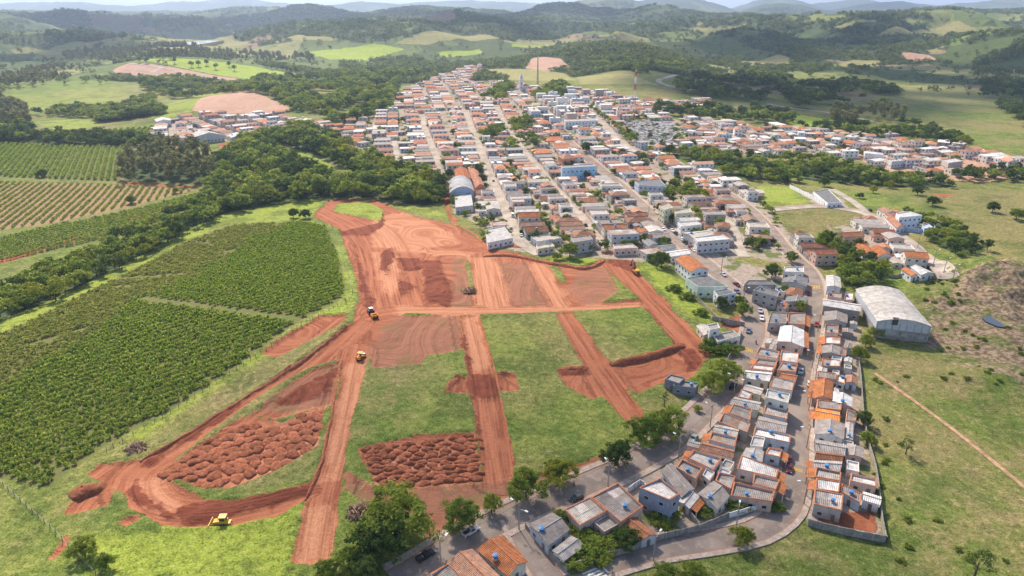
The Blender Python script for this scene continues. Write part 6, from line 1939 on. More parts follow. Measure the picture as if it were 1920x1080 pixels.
PL = [pole(*a) for a in [(973, 993, 8.5, 2.4, 'lamp pole with two lamps at the side street corner', 2), (827, 1062, 8, 1.0, 'lamp pole beside the black pickup'), (1140, 912, 8, 1.9, 'lamp pole at the large orange edged house', 1),
                         (1272, 860, 8, 2.2, 'lamp pole by the grey roofed wedge houses'), (1331, 802, 8.5, 2.2, 'leaning dark pole above the pale hatchback'), (1375, 742, 8.5, 2.6, 'lamp pole near the pair of trees at earthworks end', 2)]]
PR = [pole(*a) for a in [(1225, 1052, 8, 0.9, 'lamp pole at the lower road near crossing stripes'), (1380, 990, 7, 1.2, 'pole behind the small bright tree at lower bend'), (1507, 945, 8, 3.1, 'lamp pole on the inside of the lower bend'), (1512, 840, 8, 3.1, 'lamp pole beside the right-hand road, middle'),
                         (1516, 770, 8, 3.1, 'lamp pole beside a little roadside tree'), (1522, 690, 8, 3.1, 'lamp pole near the white parked cars'), (1533, 622, 8, 3.1, 'lamp pole opposite the white gabled house')]]
PT = [pole(*a) for a in [(1352, 510, 8, 0.5, 'lamp pole at the garden plot on main road'), (1393, 570, 8, 0.5, 'lamp pole by the main road bend'), (1216, 402, 8, 0.5, 'lamp pole at the yellow-green corner block'), (1329, 398, 8, 0.5, 'lamp pole in front of the raw block houses'), (1031, 475, 8, 0.5, 'lamp pole at the foot of first town street')]]
PD = [pole(*a) for a in [(1720, 465, 8, 0.5, 'pole on the grass side of the dusty lane, first'), (1750, 496, 8, 0.5, 'pole on the grass side of the dusty lane, second'), (1769, 513, 8, 0.5, 'pole on the grass side of the dusty lane, third'), (1786, 526, 8, 0.5, 'pole at the end of the dusty lane')]]
def wires(pts, label):
    m = MB()
    c0 = pts[0]
    line = []
    for i in range(len(pts) - 1):
        for k in range(8):
            f = k / 8
            p = pts[i] + (pts[i + 1] - pts[i]) * f - np.array([0, 0, 4 * 0.9 * f * (1 - f)])
            line.append(p)
    line.append(pts[-1])
    m.tube([tuple(p - c0) for p in line], 0.03, 3)
    o = m.build('power_cable', M['dark'])
    o.location = tuple(c0)
    tag(o, label, 'cable')
wires([PL[1], PL[0], PL[2], PL[3], PL[4], PL[5]], 'sagging cable strung pole to pole along the main road')
wires([PR[0], PR[1], PR[2], PR[3], PR[4], PR[5], PR[6]], 'sagging cable strung pole to pole along the right-hand road')
wires(PD, 'cable strung between the poles of the dusty lane')

# ------------------------------------------------------------------ vehicles
def road_dir(p):
    best, d = None, 1e9
    for L, w, wk, nm in ROADS:
        k = np.argmin(np.hypot(*(L - p).T)); dd = np.hypot(*(L[k] - p))
        if dd < d:
            d = dd; a, b = L[max(k - 1, 0)], L[min(k + 1, len(L) - 1)]; best = math.atan2(b[1] - a[1], b[0] - a[0])
    return best
def wheel_mesh(r, w):
    m = MB(); n = 14
    m.tube([(0, -w / 2, 0), (0, w / 2, 0)], r, n)
    return m.mesh('wheel', M['rubber'])
def hub_mesh(r, w):
    m = MB(); m.tube([(0, -w / 2 - 0.01, 0), (0, w / 2 + 0.01, 0)], r * 0.55, 10); return m.mesh('rim', M['steel'])
W33, H33 = wheel_mesh(0.33, 0.22), hub_mesh(0.33, 0.22)
def car_parts(kind):
    """meshes of one kind of vehicle, front towards +x"""
    L = {'hatch': 3.9, 'sedan': 4.4, 'pickup': 4.9, 'van': 4.9}[kind]; w = 0.86
    h = {'hatch': 1.48, 'sedan': 1.44, 'pickup': 1.62, 'van': 2.2}[kind]
    a, b = -L / 2, L / 2
    belt = 0.88 if kind != 'van' else 1.1
    body = MB()
    low = [(a, 0.35), (a + 0.05, 0.28), (b - 0.1, 0.28), (b, 0.40), (b - 0.03, 0.66), (b - 0.25, 0.76), (b - 1.05, belt), (a + (1.9 if kind == 'pickup' else 0.35), belt + 0.04), (a + 0.04, belt if kind != 'pickup' else belt), (a, 0.6)]
    body.profile(low, -w, w)
    cab = MB()
    if kind == 'hatch': top = [(b - 1.05, belt), (b - 1.75, h), (a + 0.65, h), (a + 0.12, belt)]
    elif kind == 'sedan': top = [(b - 1.2, belt), (b - 1.9, h), (a + 1.25, h), (a + 0.55, belt)]
    elif kind == 'van': top = [(b - 0.6, belt), (b - 1.2, h), (a + 0.1, h), (a + 0.02, belt)]
    else: top = [(b - 1.3, belt), (b - 1.95, h), (a + 2.0, h), (a + 1.75, belt)]
    V = [(x, -w * (0.97 if z == belt else 0.80), z - (0.02 if z == belt else 0)) for x, z in top] + [(x, w * (0.97 if z == belt else 0.80), z - (0.02 if z == belt else 0)) for x, z in top]
    cab.add(V, [(0, 1, 2, 3), (7, 6, 5, 4), (0, 4, 5, 1), (1, 5, 6, 2), (2, 6, 7, 3), (3, 7, 4, 0)])
    glass = []
    def quad(i, j, k, l, s=0.84, off=0.012):
        P = [Vector(V[t]) for t in (i, j, k, l)]; c = sum(P, Vector()) / 4
        n = (P[1] - P[0]).cross(P[2] - P[1]).normalized()
        if n.dot(c - Vector((0.2 if kind != 'pickup' else 0.1, 0, 1.0))) < 0: n = -n
        Q = [c + (p - c) * s + n * off for p in P]
        m = MB(); m.add([tuple(p) for p in Q] + [tuple(p - n * 0.03) for p in Q], [(0, 1, 2, 3), (7, 6, 5, 4), (0, 4, 5, 1), (1, 5, 6, 2), (2, 6, 7, 3), (3, 7, 4, 0)])
        return m
    gl = {'windscreen': quad(0, 4, 5, 1), 'rear_window': quad(2, 6, 7, 3)}
    sd = [quad(0, 1, 2, 3, 0.80), quad(4, 5, 6, 7, 0.80)]
    parts = [('body', body, 'object_paint'), ('cabin', cab, 'object_paint')] + [(k, m, 'glass') for k, m in gl.items()] + [('side_window', m, 'glass') for m in sd]
    for s in (-1, 1):
        m = MB(); m.box((b - 0.12, s * 0.62, 0.62), (0.22, 0.34, 0.14)); parts.append(('headlight', m, 'lampglass'))
        m = MB(); m.box((a + 0.03, s * 0.68, 0.68), (0.1, 0.28, 0.2)); parts.append(('tail_light', m, 'red'))
    if kind == 'pickup':
        m = MB(); m.box((a + 0.9, 0, belt - 0.02), (1.55, 1.4, 0.12)); parts.append(('load_bed', m, 'dark'))
        for s in (-1, 1):
            m = MB(); m.box((a + 0.92, s * 0.79, belt + 0.12), (1.8, 0.12, 0.3)); parts.append(('bed_side', m, 'object_paint'))
        m = MB(); m.box((a + 0.06, 0, belt + 0.12), (0.1, 1.6, 0.3)); parts.append(('tailgate', m, 'object_paint'))
    if kind == 'van':
        pass
    return [(n, m.mesh(n, M[mt])) for n, m, mt in parts], L
CARS = {k: car_parts(k) for k in ('hatch', 'sedan', 'pickup', 'van')}
def car(px, py, kind, col, label, flip=False, off=0.0):
    p = PX([(px, py)])[0]
    rz = road_dir(p) + (pi if flip else 0) + off
    t = thing('parked_car' if kind != 'pickup' else 'pickup_truck', label, {'hatch': 'car', 'sedan': 'car', 'pickup': 'pickup', 'van': 'van'}[kind], (p[0], p[1], H1(*p) + 0.2), rz, 'cars on the streets')
    parts, L = CARS[kind]
    for n, me in parts:
        obj(n, me, t, color=col)
    for sx in (-1, 1):
        for sy in (-1, 1):
            w = obj('wheel', W33, t, (sx * (L / 2 - 0.8), sy * 0.78, 0.33))
            obj('rim', H33, w)
SIL, WHT, BLK, RED, GRN, BLU, MAR = (0.50, 0.51, 0.53), (0.78, 0.78, 0.77), (0.02, 0.021, 0.023), (0.33, 0.03, 0.03), (0.42, 0.50, 0.44), (0.12, 0.17, 0.24), (0.14, 0.025, 0.03)
for c in [(883, 1000, 'pickup', SIL, 'silver pickup parked under the round verge tree', True), (798, 1046, 'pickup', BLK, 'black pickup parked under the big verge tree', True), (1081, 938, 'hatch', (0.05, 0.07, 0.075), 'dark teal hatchback parked by the cream house'),
          (1300, 826, 'hatch', GRN, 'pale green hatchback parked along the main road'), (1373, 728, 'sedan', BLK, 'dark car in the shade of the tree pair'), (1501, 699, 'sedan', SIL, 'silver car driving down the right-hand road'), (1518, 723, 'sedan', WHT, 'white car parked on the right of right-hand road', True),
          (1479, 866, 'hatch', MAR, 'upper of two maroon cars by the speed bump'), (1479, 883, 'hatch', MAR, 'lower of two maroon cars by the speed bump'), (1531, 611, 'hatch', RED, 'red car parked below the arched shed street'), (1425, 585, 'sedan', SIL, 'silver-blue car on main road bend, upper'),
          (1428, 599, 'sedan', WHT, 'white car on main road bend'), (1403, 623, 'hatch', BLU, 'blue-grey car parked by the modern white house'), (1356, 517, 'sedan', SIL, 'silver car beside the garden plot'), (1381, 536, 'sedan', MAR, 'maroon car at the raw block house'),
          (1382, 549, 'hatch', BLU, 'blue car by the white two storey building'), (1244, 432, 'hatch', WHT, 'white car left of main road in front of shops'), (1253, 428, 'sedan', BLK, 'black car first in the shop row'), (1260, 434, 'sedan', WHT, 'white car second in the shop row'), (1267, 440, 'hatch', BLK, 'black car third in the shop row'),
          (1279, 451, 'hatch', WHT, 'white car fourth in the shop row'), (1284, 457, 'sedan', BLK, 'black car fifth in the shop row'), (1295, 466, 'hatch', RED, 'red car sixth in the shop row'), (1301, 471, 'sedan', WHT, 'white car last in the shop row'), (961, 406, 'van', WHT, 'white van on the first town street'),
          (958, 430, 'hatch', SIL, 'silver car below the white van'), (977, 443, 'sedan', WHT, 'white car lowest on the first town street'), (1098, 424, 'sedan', BLK, 'black car on second town street'), (1665, 423, 'sedan', WHT, 'white car by the light blue wall on dusty lane'), (1631, 396, 'hatch', BLK, 'dark car at the top of dusty lane'),
          (1515, 552, 'hatch', RED, 'red car beside the speed bump by the curve'), (1010, 320, 'hatch', WHT, 'white car high on second town street'), (925, 340, 'hatch', SIL, 'silver car high on first town street'), (1165, 352, 'sedan', WHT, 'white car on main road below the blue hall'), (1377, 410, 'van', BLU, 'blue truck in the short middle lane')]:
    car(*c)
def track_mesh(l, h, w):
    m = MB(); r = h / 2
    pts = [(l / 2 - r + r * sin(pi * k / 6), r - r * cos(pi * k / 6)) for k in range(7)] + [(-l / 2 + r - r * sin(pi * k / 6), r + r * cos(pi * k / 6)) for k in range(7)]
    m.profile(pts, -w / 2, w / 2)
    return m.mesh('track', M['dark'])
def part(t, name, m, mat, parent=None):
    return m.build(name, M[mat], parent or t)
def bulldozer(px, py, rz):
    p = PX([(px, py)])[0]
    t = thing('bulldozer', 'yellow bulldozer with cab grading the lower end of the curved dirt lane', 'bulldozer', (p[0], p[1], H1(*p) - 0.65), rz)
    tm = track_mesh(3.4, 1.0, 0.6)
    for s in (-1, 1):
        tr = obj('track', tm, t, (0, s * 1.1, 0))
        for k in range(5):
            m = MB(); m.tube([(-1.1 + k * 0.55, s * 0.0 - 0.32, 0.4), (-1.1 + k * 0.55, 0.32, 0.4)], 0.22, 8); m.build('road_wheel', M['yellow'], tr)
    m = MB(); m.profile([(-1.5, 0.6), (1.9, 0.6), (1.95, 1.5), (0.6, 1.75), (-1.5, 1.75)], -0.75, 0.75); part(t, 'engine_hood', m, 'yellow')
    m = MB(); m.prism([(-1.25, -0.72), (0.35, -0.72), (0.35, 0.72), (-1.25, 0.72)], 1.75, 2.75, [(-1.15, -0.62), (0.15, -0.62), (0.15, 0.62), (-1.15, 0.62)]); cab_ = part(t, 'cab', m, 'glass')
    m = MB(); m.box((-0.5, 0, 2.84), (1.85, 1.7, 0.18)); part(t, 'cab_roof', m, 'yellow')
    for x in (-1.2, 0.25):
        for y in (-0.68, 0.68):
            m = MB(); m.box((x, y, 2.25), (0.12, 0.12, 1.05)); part(t, 'cab_pillar', m, 'yellow')
    m = MB(); m.profile([(2.55, 0.05), (2.75, 0.05), (2.62, 0.6), (2.8, 1.35), (2.65, 1.35), (2.45, 0.6)], -1.75, 1.75); part(t, 'blade', m, 'yellow')
    for s in (-1, 1):
        m = MB(); m.tube([(-0.3, s * 1.5, 0.55), (2.5, s * 1.5, 0.45)], 0.13, 6); part(t, 'push_arm', m, 'yellow')
        m = MB(); m.tube([(1.2, s * 0.8, 1.4), (2.5, s * 0.9, 1.0)], 0.08, 6); part(t, 'lift_ram', m, 'steel')
    m = MB(); m.tube([(0.95, -0.35, 1.7), (0.95, -0.35, 2.5)], 0.08, 8); part(t, 'exhaust', m, 'dark')
    m = MB(); m.box((-1.95, 0, 0.9), (0.6, 1.5, 0.5)); rp = part(t, 'ripper_frame', m, 'yellow')
    for y in (-0.5, 0.5):
        m = MB(); m.profile([(-2.1, 0.9), (-2.35, 0.9), (-2.45, 0.1), (-2.3, 0.1)], y - 0.08, y + 0.08); part(t, 'ripper_tooth', m, 'steel', rp)
bulldozer(416, 981, radians(183))
def tractor(px, py, rz):
    p = PX([(px, py)])[0]
    z = H1(*p) - 0.65
    t = thing('farm_tractor', 'dark farm tractor with cab pulling the scraper on the dirt junction', 'tractor', (p[0], p[1], z), rz)
    bw, bh, sw, shb = wheel_mesh(0.85, 0.55), hub_mesh(0.85, 0.55), wheel_mesh(0.55, 0.4), hub_mesh(0.55, 0.4)
    for s in (-1, 1):
        w = obj('wheel', bw, t, (-0.9, s * 0.95, 0.85)); obj('rim', bh, w)
        w = obj('wheel', sw, t, (1.4, s * 0.8, 0.55)); obj('rim', shb, w)
    m = MB(); m.profile([(-1.3, 0.8), (2.0, 0.7), (2.1, 1.3), (1.9, 1.6), (0.2, 1.75), (-1.3, 1.5)], -0.42, 0.42); part(t, 'hood', m, 'dark')
    m = MB(); m.prism([(-1.4, -0.7), (0.2, -0.7), (0.2, 0.7), (-1.4, 0.7)], 1.5, 2.7, [(-1.3, -0.65), (0.05, -0.65), (0.05, 0.65), (-1.3, 0.65)]); part(t, 'cab', m, 'glass')
    m = MB(); m.box((-0.62, 0, 2.78), (1.7, 1.6, 0.16)); part(t, 'cab_roof', m, 'white')
    for s in (-1, 1):
        m = MB(); m.box((-0.9, s * 0.95, 1.78), (1.3, 0.6, 0.1)); part(t, 'mudguard', m, 'dark')
    m = MB(); m.tube([(-1.2, 0, 0.7), (-3.0, 0, 0.75)], 0.1, 6); part(t, 'drawbar', m, 'steel')
    q = p + np.array([cos(rz), sin(rz)]) * -4.6
    t = thing('towed_scraper', 'yellow towed earth scraper behind the dark tractor', 'scraper', (q[0], q[1], H1(*q) - 0.65), rz)
    for s in (-1, 1):
        m = MB(); m.profile([(-1.6, 0.5), (1.3, 0.2), (1.6, 0.9), (1.0, 1.6), (-1.6, 1.5)], s * 1.2 - 0.08, s * 1.2 + 0.08); part(t, 'side_plate', m, 'orange')
        w = obj('wheel', bw, t, (-1.4, s * 0.8, 0.7), 0, 0.85); obj('rim', bh, w)
    m = MB(); m.profile([(-1.5, 0.7), (1.2, 0.25), (1.2, 0.4), (-1.3, 0.9), (-1.4, 1.5), (-1.6, 1.5)], -1.12, 1.12); part(t, 'bowl', m, 'orange')
    m = MB(); m.profile([(1.0, 0.5), (1.5, 0.6), (1.3, 1.4), (0.9, 1.4)], -1.1, 1.1); part(t, 'apron', m, 'orange')
    m = MB(); m.tube([(1.4, 0, 0.9), (3.0, 0, 0.75)], 0.12, 6); part(t, 'tongue', m, 'orange')
tractor(695, 585, radians(120))
def roller(px, py, rz):
    p = PX([(px, py)])[0]
    t = thing('road_roller', 'orange soil compactor standing at the top of the straight dirt lane', 'roller', (p[0], p[1], H1(*p) - 0.65), rz)
    m = MB(); m.tube([(1.5, -1.05, 0.75), (1.5, 1.05, 0.75)], 0.75, 20); part(t, 'drum', m, 'steel')
    m = MB(); m.box((1.5, 1.15, 0.8), (2.0, 0.12, 0.3)).box((1.5, -1.15, 0.8), (2.0, 0.12, 0.3)).box((0.5, 0, 0.8), (0.16, 2.42, 0.3)); part(t, 'drum_frame', m, 'orange')
    bw, bh = wheel_mesh(0.7, 0.5), hub_mesh(0.7, 0.5)
    for s in (-1, 1):
        w = obj('wheel', bw, t, (-1.5, s * 0.85, 0.7)); obj('rim', bh, w)
    m = MB(); m.profile([(-2.4, 0.7), (0.3, 0.7), (0.3, 1.3), (-0.7, 1.5), (-2.3, 1.6)], -0.8, 0.8); part(t, 'engine_body', m, 'orange')
    m = MB(); m.box((-0.4, 0, 2.65), (1.8, 1.8, 0.14)); part(t, 'canopy', m, 'orange')
    for x in (-1.15, 0.3):
        for y in (-0.75, 0.75):
            m = MB(); m.box((x, y, 1.98), (0.1, 0.1, 1.3)); part(t, 'canopy_post', m, 'dark')
    m = MB(); m.box((-0.5, 0, 1.65), (0.6, 0.6, 0.35)); part(t, 'seat', m, 'dark')
roller(677, 669, radians(78))
def excavator(px, py, rz):
    p = PX([(px, py)])[0]
    t = thing('excavator', 'yellow excavator with raised dark boom at the edge of the green strip', 'excavator', (p[0], p[1], H1(*p) - 0.2), rz)
    tm = track_mesh(3.8, 0.9, 0.6)
    for s in (-1, 1):
        obj('track', tm, t, (0, s * 1.1, 0))
    m = MB(); m.prism([(-2.0, -1.3), (1.3, -1.3), (1.3, 1.3), (-2.0, 1.3)], 1.05, 2.0); part(t, 'house', m, 'yellow')
    m = MB(); m.prism([(0.0, 0.3), (1.4, 0.3), (1.4, 1.3), (0.0, 1.3)], 2.0, 3.0, [(0.1, 0.35), (1.2, 0.35), (1.2, 1.25), (0.1, 1.25)]); part(t, 'cab', m, 'glass')
    m = MB(); m.tube([(1.1, -0.3, 1.8), (2.8, -0.3, 4.6), (5.2, -0.3, 5.2)], [0.32, 0.34, 0.24], 6); part(t, 'boom', m, 'dark')
    m = MB(); m.tube([(5.2, -0.3, 5.3), (6.6, -0.3, 2.6)], [0.25, 0.18], 6); part(t, 'dipper_arm', m, 'dark')
    m = MB(); m.profile([(6.2, 2.6), (7.0, 2.6), (7.0, 1.6), (6.4, 1.4), (5.9, 1.8)], -0.8, 0.2); part(t, 'bucket', m, 'dark')
excavator(1192, 511, radians(105))

# ------------------------------------------------------------------ masts and church tower
def mast(px, py, h, w, label, striped):
    p = PX([(px, py)])[0]
    t = thing('radio_mast', label, 'mast', (p[0], p[1], H1(*p)))
    n = 7
    for i in range(n):
        z0, z1 = h * i / n, h * (i + 1) / n
        wa, wb = w * (1 - 0.75 * i / n), w * (1 - 0.75 * (i + 1) / n)
        m = MB()
        c0 = [(wa * cos(a), wa * sin(a), z0 - (1 if i == 0 else 0)) for a in (0.5, 0.5 + pi / 2, 0.5 + pi, 0.5 + 1.5 * pi)]; c1 = [(wb * cos(a), wb * sin(a), z1) for a in (0.5, 0.5 + pi / 2, 0.5 + pi, 0.5 + 1.5 * pi)]
        for k in range(4):
            m.tube([c0[k], c1[k]], 0.2, 4); m.tube([c0[k], c1[(k + 1) % 4]], 0.12, 4); m.tube([c0[(k + 1) % 4], c1[k]], 0.12, 4); m.tube([c1[k], c1[(k + 1) % 4]], 0.12, 4)
        part(t, 'lattice_section', m, ('red' if i % 2 == 0 else 'white') if striped else 'steel')
    m = MB()
    for a in (0, 2.1, 4.2):
        m.box((0.9 * cos(a), 0.9 * sin(a), h - 1.2), (0.35, 0.35, 2.4), a)
    m.box((0, 0, h - 0.4), (1.6, 1.6, 0.2)); part(t, 'antenna', m, 'white')
mast(1187, 222, 52, 2.6, 'red and white lattice mast behind the graveyard', True)
mast(1008, 158, 42, 1.6, 'thin grey mast at the top of the town', False)
def church(px, py, label, s=1.0):
    p = PX([(px, py)])[0]
    t = thing('church', label, 'church', (p[0], p[1], H1(*p)), 0.2, None, s)
    m = MB(); m.box((0, 0, 8), (5, 5, 18)); part(t, 'tower', m, 'white')
    m = MB(); m.box((0, 0, 17.2), (5.6, 5.6, 0.6)); part(t, 'cornice', m, 'white')
    m = MB(); m.prism([(-2, -2), (2, -2), (2, 2), (-2, 2)], 17.5, 21, [(-1.7, -1.7), (1.7, -1.7), (1.7, 1.7), (-1.7, 1.7)]); part(t, 'belfry', m, 'white')
    m = MB(); m.prism([(-1.9, -1.9), (1.9, -1.9), (1.9, 1.9), (-1.9, 1.9)], 21, 25, [(-0.1, -0.1), (0.1, -0.1), (0.1, 0.1), (-0.1, 0.1)]); part(t, 'spire', m, 'white')
    for z in (6, 11, 19.2):
        m = MB(); m.box((0, -2.5 if z < 17 else -1.86, z), (1.2, 0.2, 2.0)); part(t, 'window', m, 'glass')
    m = MB(); m.box((6.0, 10, 3.5), (10, 20, 9)); part(t, 'nave', m, 'white')
    V = [(0.4, -0.6, 8), (11.6, -0.6, 8), (11.6, 20.6, 8), (0.4, 20.6, 8), (6, -0.6, 11), (6, 20.6, 11)]
    m = MB(); m.add(V, [(0, 4, 5, 3), (1, 2, 5, 4), (0, 1, 4), (2, 3, 5), (0, 3, 2, 1)]); part(t, 'roof', m, 'cap')
church(977, 172, 'white church with a tall square tower at the top of town')
church(1158, 225, 'small white chapel with slim tower by the graveyard', 0.62)

# ------------------------------------------------------------------ people
def person(px, py, rz, shirt, pants, label, stride=0.18, bike=False):
    p = PX([(px, py)])[0]
    t = thing('person', label, 'person', (p[0], p[1], H1(*p) + (0.3 if not bike else 0.2)), rz)
    V = {'pelvis': (0, 0, 0.95), 'spine': (0, 0, 1.18), 'chest': (0.01, 0, 1.38), 'neck': (0.02, 0, 1.50), 'headb': (0.03, 0, 1.58), 'head': (0.04, 0, 1.70),
         'lsh': (0, 0.19, 1.42), 'lel': (-0.04, 0.25, 1.14), 'lwr': (0.08, 0.26, 0.90), 'lha': (0.12, 0.26, 0.80), 'rsh': (0, -0.19, 1.42), 'rel': (-0.06, -0.25, 1.14), 'rwr': (0.02, -0.26, 0.90), 'rha': (0.05, -0.26, 0.80),
         'lhip': (0, 0.10, 0.90), 'lkn': (stride * 0.6, 0.10, 0.49), 'lan': (stride, 0.10, 0.08), 'lto': (stride + 0.17, 0.11, 0.03), 'rhip': (0, -0.10, 0.90), 'rkn': (-stride * 0.2, -0.10, 0.49), 'ran': (-stride, -0.10, 0.08), 'rto': (-stride + 0.17, -0.11, 0.03)}
    if bike:
        V.update(pelvis=(-0.2, 0, 0.85), spine=(-0.12, 0, 1.08), chest=(-0.02, 0, 1.28), neck=(0.04, 0, 1.40), headb=(0.06, 0, 1.47), head=(0.08, 0, 1.58), lsh=(0, 0.19, 1.32), rsh=(0, -0.19, 1.32), lel=(0.22, 0.28, 1.12), rel=(0.22, -0.28, 1.12), lwr=(0.42, 0.26, 1.02), rwr=(0.42, -0.26, 1.02), lha=(0.50, 0.25, 1.0), rha=(0.50, -0.25, 1.0),
                 lhip=(-0.18, 0.11, 0.82), rhip=(-0.18, -0.11, 0.82), lkn=(0.22, 0.2, 0.72), rkn=(0.22, -0.2, 0.72), lan=(0.05, 0.2, 0.32), ran=(0.05, -0.2, 0.32), lto=(0.22, 0.2, 0.28), rto=(0.22, -0.2, 0.28))
    E = [('pelvis', 'spine'), ('spine', 'chest'), ('chest', 'neck'), ('neck', 'headb'), ('headb', 'head'), ('chest', 'lsh'), ('lsh', 'lel'), ('lel', 'lwr'), ('lwr', 'lha'), ('chest', 'rsh'), ('rsh', 'rel'), ('rel', 'rwr'), ('rwr', 'rha'),
         ('pelvis', 'lhip'), ('lhip', 'lkn'), ('lkn', 'lan'), ('lan', 'lto'), ('pelvis', 'rhip'), ('rhip', 'rkn'), ('rkn', 'ran'), ('ran', 'rto')]
    Rr = dict(pelvis=0.14, spine=0.14, chest=0.15, neck=0.055, headb=0.085, head=0.10, lsh=0.075, rsh=0.075, lel=0.05, rel=0.05, lwr=0.035, rwr=0.035, lha=0.045, rha=0.045, lhip=0.10, rhip=0.10, lkn=0.065, rkn=0.065, lan=0.045, ran=0.045, lto=0.04, rto=0.04)
    ks = list(V)
    def skin(name, keys, grow, mat, z=None):
        idx = {k: i for i, k in enumerate(keys)}
        me = bpy.data.meshes.new(name)
        me.from_pydata([V[k] for k in keys], [(idx[a], idx[b]) for a, b in E if a in idx and b in idx], [])
        me.materials.append(M[mat])
        o = obj(name, me, t)
        md = o.modifiers.new('skin', 'SKIN')
        for k in keys:
            sv = me.skin_vertices[0].data[idx[k]] if me.skin_vertices else None
            if sv is not None:
                sv.radius = (Rr[k] * grow, Rr[k] * grow); sv.use_root = (k == keys[0])
        o.modifiers.new('sub', 'SUBSURF').levels = 1
        return o
    me0 = skin
    def add_skin_layer(o):
        pass
    b = skin('body', ks, 1.0, 'skin'); skin('shirt', ['chest', 'spine', 'lsh', 'lel', 'rsh', 'rel'], 1.14, shirt); skin('trousers', ['pelvis', 'lhip', 'lkn', 'lan', 'rhip', 'rkn', 'ran'], 1.14, pants)
    hx, hy, hz = V['head']
    m = MB(); m.tube([(hx - 0.01, 0, hz - 0.02), (hx - 0.015, 0, hz + 0.06), (hx - 0.02, 0, hz + 0.11)], [0.112, 0.10, 0.05], 10); m.build('hair', M['cloth_b'], t)
    return t, p
person(1058, 919, 0.5, 'cloth_a', 'cloth_b', 'person in light blue shirt standing on the verge under the yellow-green tree')
person(1076, 914, 2.5, 'cloth_b', 'cloth_b', 'person in dark clothes standing on the kerb beside the other pedestrian')
person(1514, 628, 1.6, 'cloth_b', 'cloth_b', 'person in dark clothes walking on the right-hand road', 0.25)
t_, p_ = person(1417, 645, radians(255), 'cloth_b', 'cloth_b', 'motorcyclist in dark clothes riding down the main road', 0.1, True)
t = thing('motorcycle', 'dark motorcycle ridden down the main road below the bend', 'motorcycle', (p_[0], p_[1], H1(*p_) + 0.2), radians(255))
for x in (-0.62, 0.68):
    m = MB(); m.tube([(x, -0.05, 0.3), (x, 0.05, 0.3)], 0.3, 14); m.build('wheel', M['rubber'], t)
m = MB(); m.profile([(-0.75, 0.6), (-0.2, 0.35), (0.35, 0.4), (0.45, 0.85), (0.1, 0.9), (-0.1, 0.78), (-0.7, 0.78)], -0.12, 0.12); m.build('frame', M['dark'], t)
m = MB(); m.tube([(0.68, 0, 0.3), (0.48, 0, 1.0)], 0.05, 6); m.build('fork', M['steel'], t)
m = MB(); m.tube([(0.46, -0.32, 1.0), (0.46, 0.32, 1.0)], 0.025, 6); m.build('handlebar', M['steel'], t)

# ------------------------------------------------------------------ wire fences
def fence(pxs, label, step=3.0):
    L = smooth_line(PX(pxs), step)
    p0 = L[0]; z0 = H1(*p0)
    t = thing('wire_fence', label, 'fence', (p0[0], p0[1], z0))
    for i, p in enumerate(L):
        m = MB(); m.tube([(0, 0, -0.5), (0, 0, 1.35)], 0.09, 5)
        o = m.build('post', M['wood'], t); o.location = (p[0] - p0[0], p[1] - p0[1], H1(*p) - z0)
    m = MB()
    for z in (0.6, 1.1):
        m.tube([(p[0] - p0[0], p[1] - p0[1], H1(*p) - z0 + z) for p in L], 0.025, 3)
        o = m.build('wire', M['steel'], t); m = MB()
fence([(622, 425), (640, 470), (656, 525), (660, 552), (640, 572), (565, 610), (470, 676), (380, 733), (290, 792), (200, 845)], 'post and wire fence between coffee field and earthworks')
fence([(0, 905), (50, 950), (105, 1000), (150, 1050), (190, 1085)], 'post and wire fence across the lower left pasture')

# ------------------------------------------------------------------ air
def haze():
    x0, x1, y0, y1, z0, z1 = -26000, 26000, -1000, 31000, -220, 620
    m = MB(); m.box(((x0 + x1) / 2, (y0 + y1) / 2, (z0 + z1) / 2), (x1 - x0, y1 - y0, z1 - z0))
    mt = bpy.data.materials.new('pale_haze'); mt.use_nodes = True
    nt = mt.node_tree; nt.nodes.clear()
    out = nt.nodes.new('ShaderNodeOutputMaterial'); pv = nt.nodes.new('ShaderNodeVolumePrincipled')
    pv.inputs['Color'].default_value = (0.60, 0.75, 1.0, 1); pv.inputs['Density'].default_value = HAZE; pv.inputs['Anisotropy'].default_value = 0.35
    nt.links.new(pv.outputs[0], out.inputs['Volume'])
    o = obj('haze', m.mesh('haze', mt)); o['kind'] = 'stuff'
HAZE = 0.00009
haze()

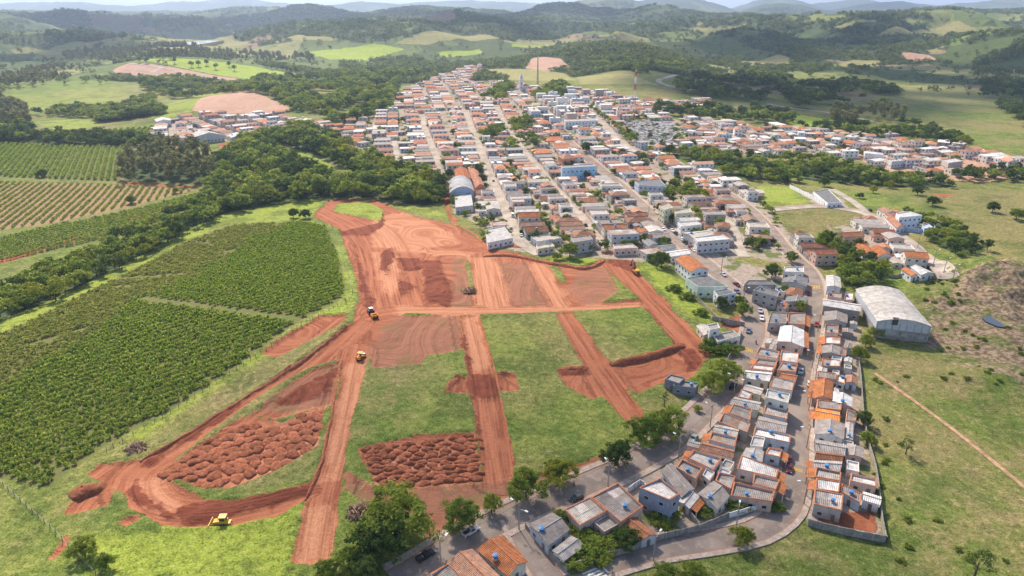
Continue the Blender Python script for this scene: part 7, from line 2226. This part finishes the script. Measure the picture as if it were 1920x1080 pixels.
# ------------------------------------------------------------------ fair-weather clouds above the frame, which shade the hills
def cloud_mat(name, tr):
    g = N(name)
    d = g.n('BsdfDiffuse', {'Color': (0.9, 0.9, 0.92)}); tp = g.n('BsdfTransparent')
    g.t.links.new(g.n('MixShader', {0: tr, 1: d.outputs[0], 2: tp.outputs[0]}).outputs[0], g.out.inputs[0])
    return g.m
M['cloud'] = cloud_mat('white_cloud', 0.42); M['thin_cloud'] = cloud_mat('thin_cloud', 0.88)
import bmesh
CR = random.Random(4)
def cloud(px, py, alt, w, d, mat='cloud'):
    p = PX([(px, py)])[0]
    k = alt / SV.z
    c = Vector((p[0], p[1], 0)) + SV * k
    bm = bmesh.new()
    for i in range(22):
        a, r = CR.uniform(0, 6.28), math.sqrt(CR.random())
        s = CR.uniform(0.22, 0.42) * (1.2 - 0.6 * r)
        g = bmesh.ops.create_icosphere(bm, subdivisions=2, radius=1)
        for v in g['verts']:
            n = 1 + 0.12 * math.sin(v.co.x * 5 + i) * math.sin(v.co.y * 6) * math.sin(v.co.z * 4 + 1)
            v.co = Vector((cos(a) * r * w * 0.5 + v.co.x * s * w * 0.6 * n, sin(a) * r * d * 0.5 + v.co.y * s * d * 0.6 * n, max(v.co.z, -0.25) * s * 0.35 * min(w, d) * n))
    me = bpy.data.meshes.new('cloud'); bm.to_mesh(me); bm.free()
    me.materials.append(M[mat]); me.polygons.foreach_set('use_smooth', [True] * len(me.polygons))
    struct(obj('cloud', me, None, tuple(c)))
for q in [(1400, 165, 1000, 420, 320), (1560, 200, 1000, 420, 260), (1770, 175, 1000, 520, 420), (1890, 140, 1050, 520, 520), (1330, 85, 1100, 700, 700), (1560, 75, 1100, 650, 600),
          (200, 34, 1200, 1500, 1300), (560, 22, 1200, 1600, 1200), (1010, 24, 1200, 1400, 1200), (1600, 25, 1200, 1800, 1400), (120, 110, 1000, 380, 500), (820, 40, 1200, 900, 800), (1600, 880, 1000, 330, 260, 'thin_cloud')]:
    cloud(*q)
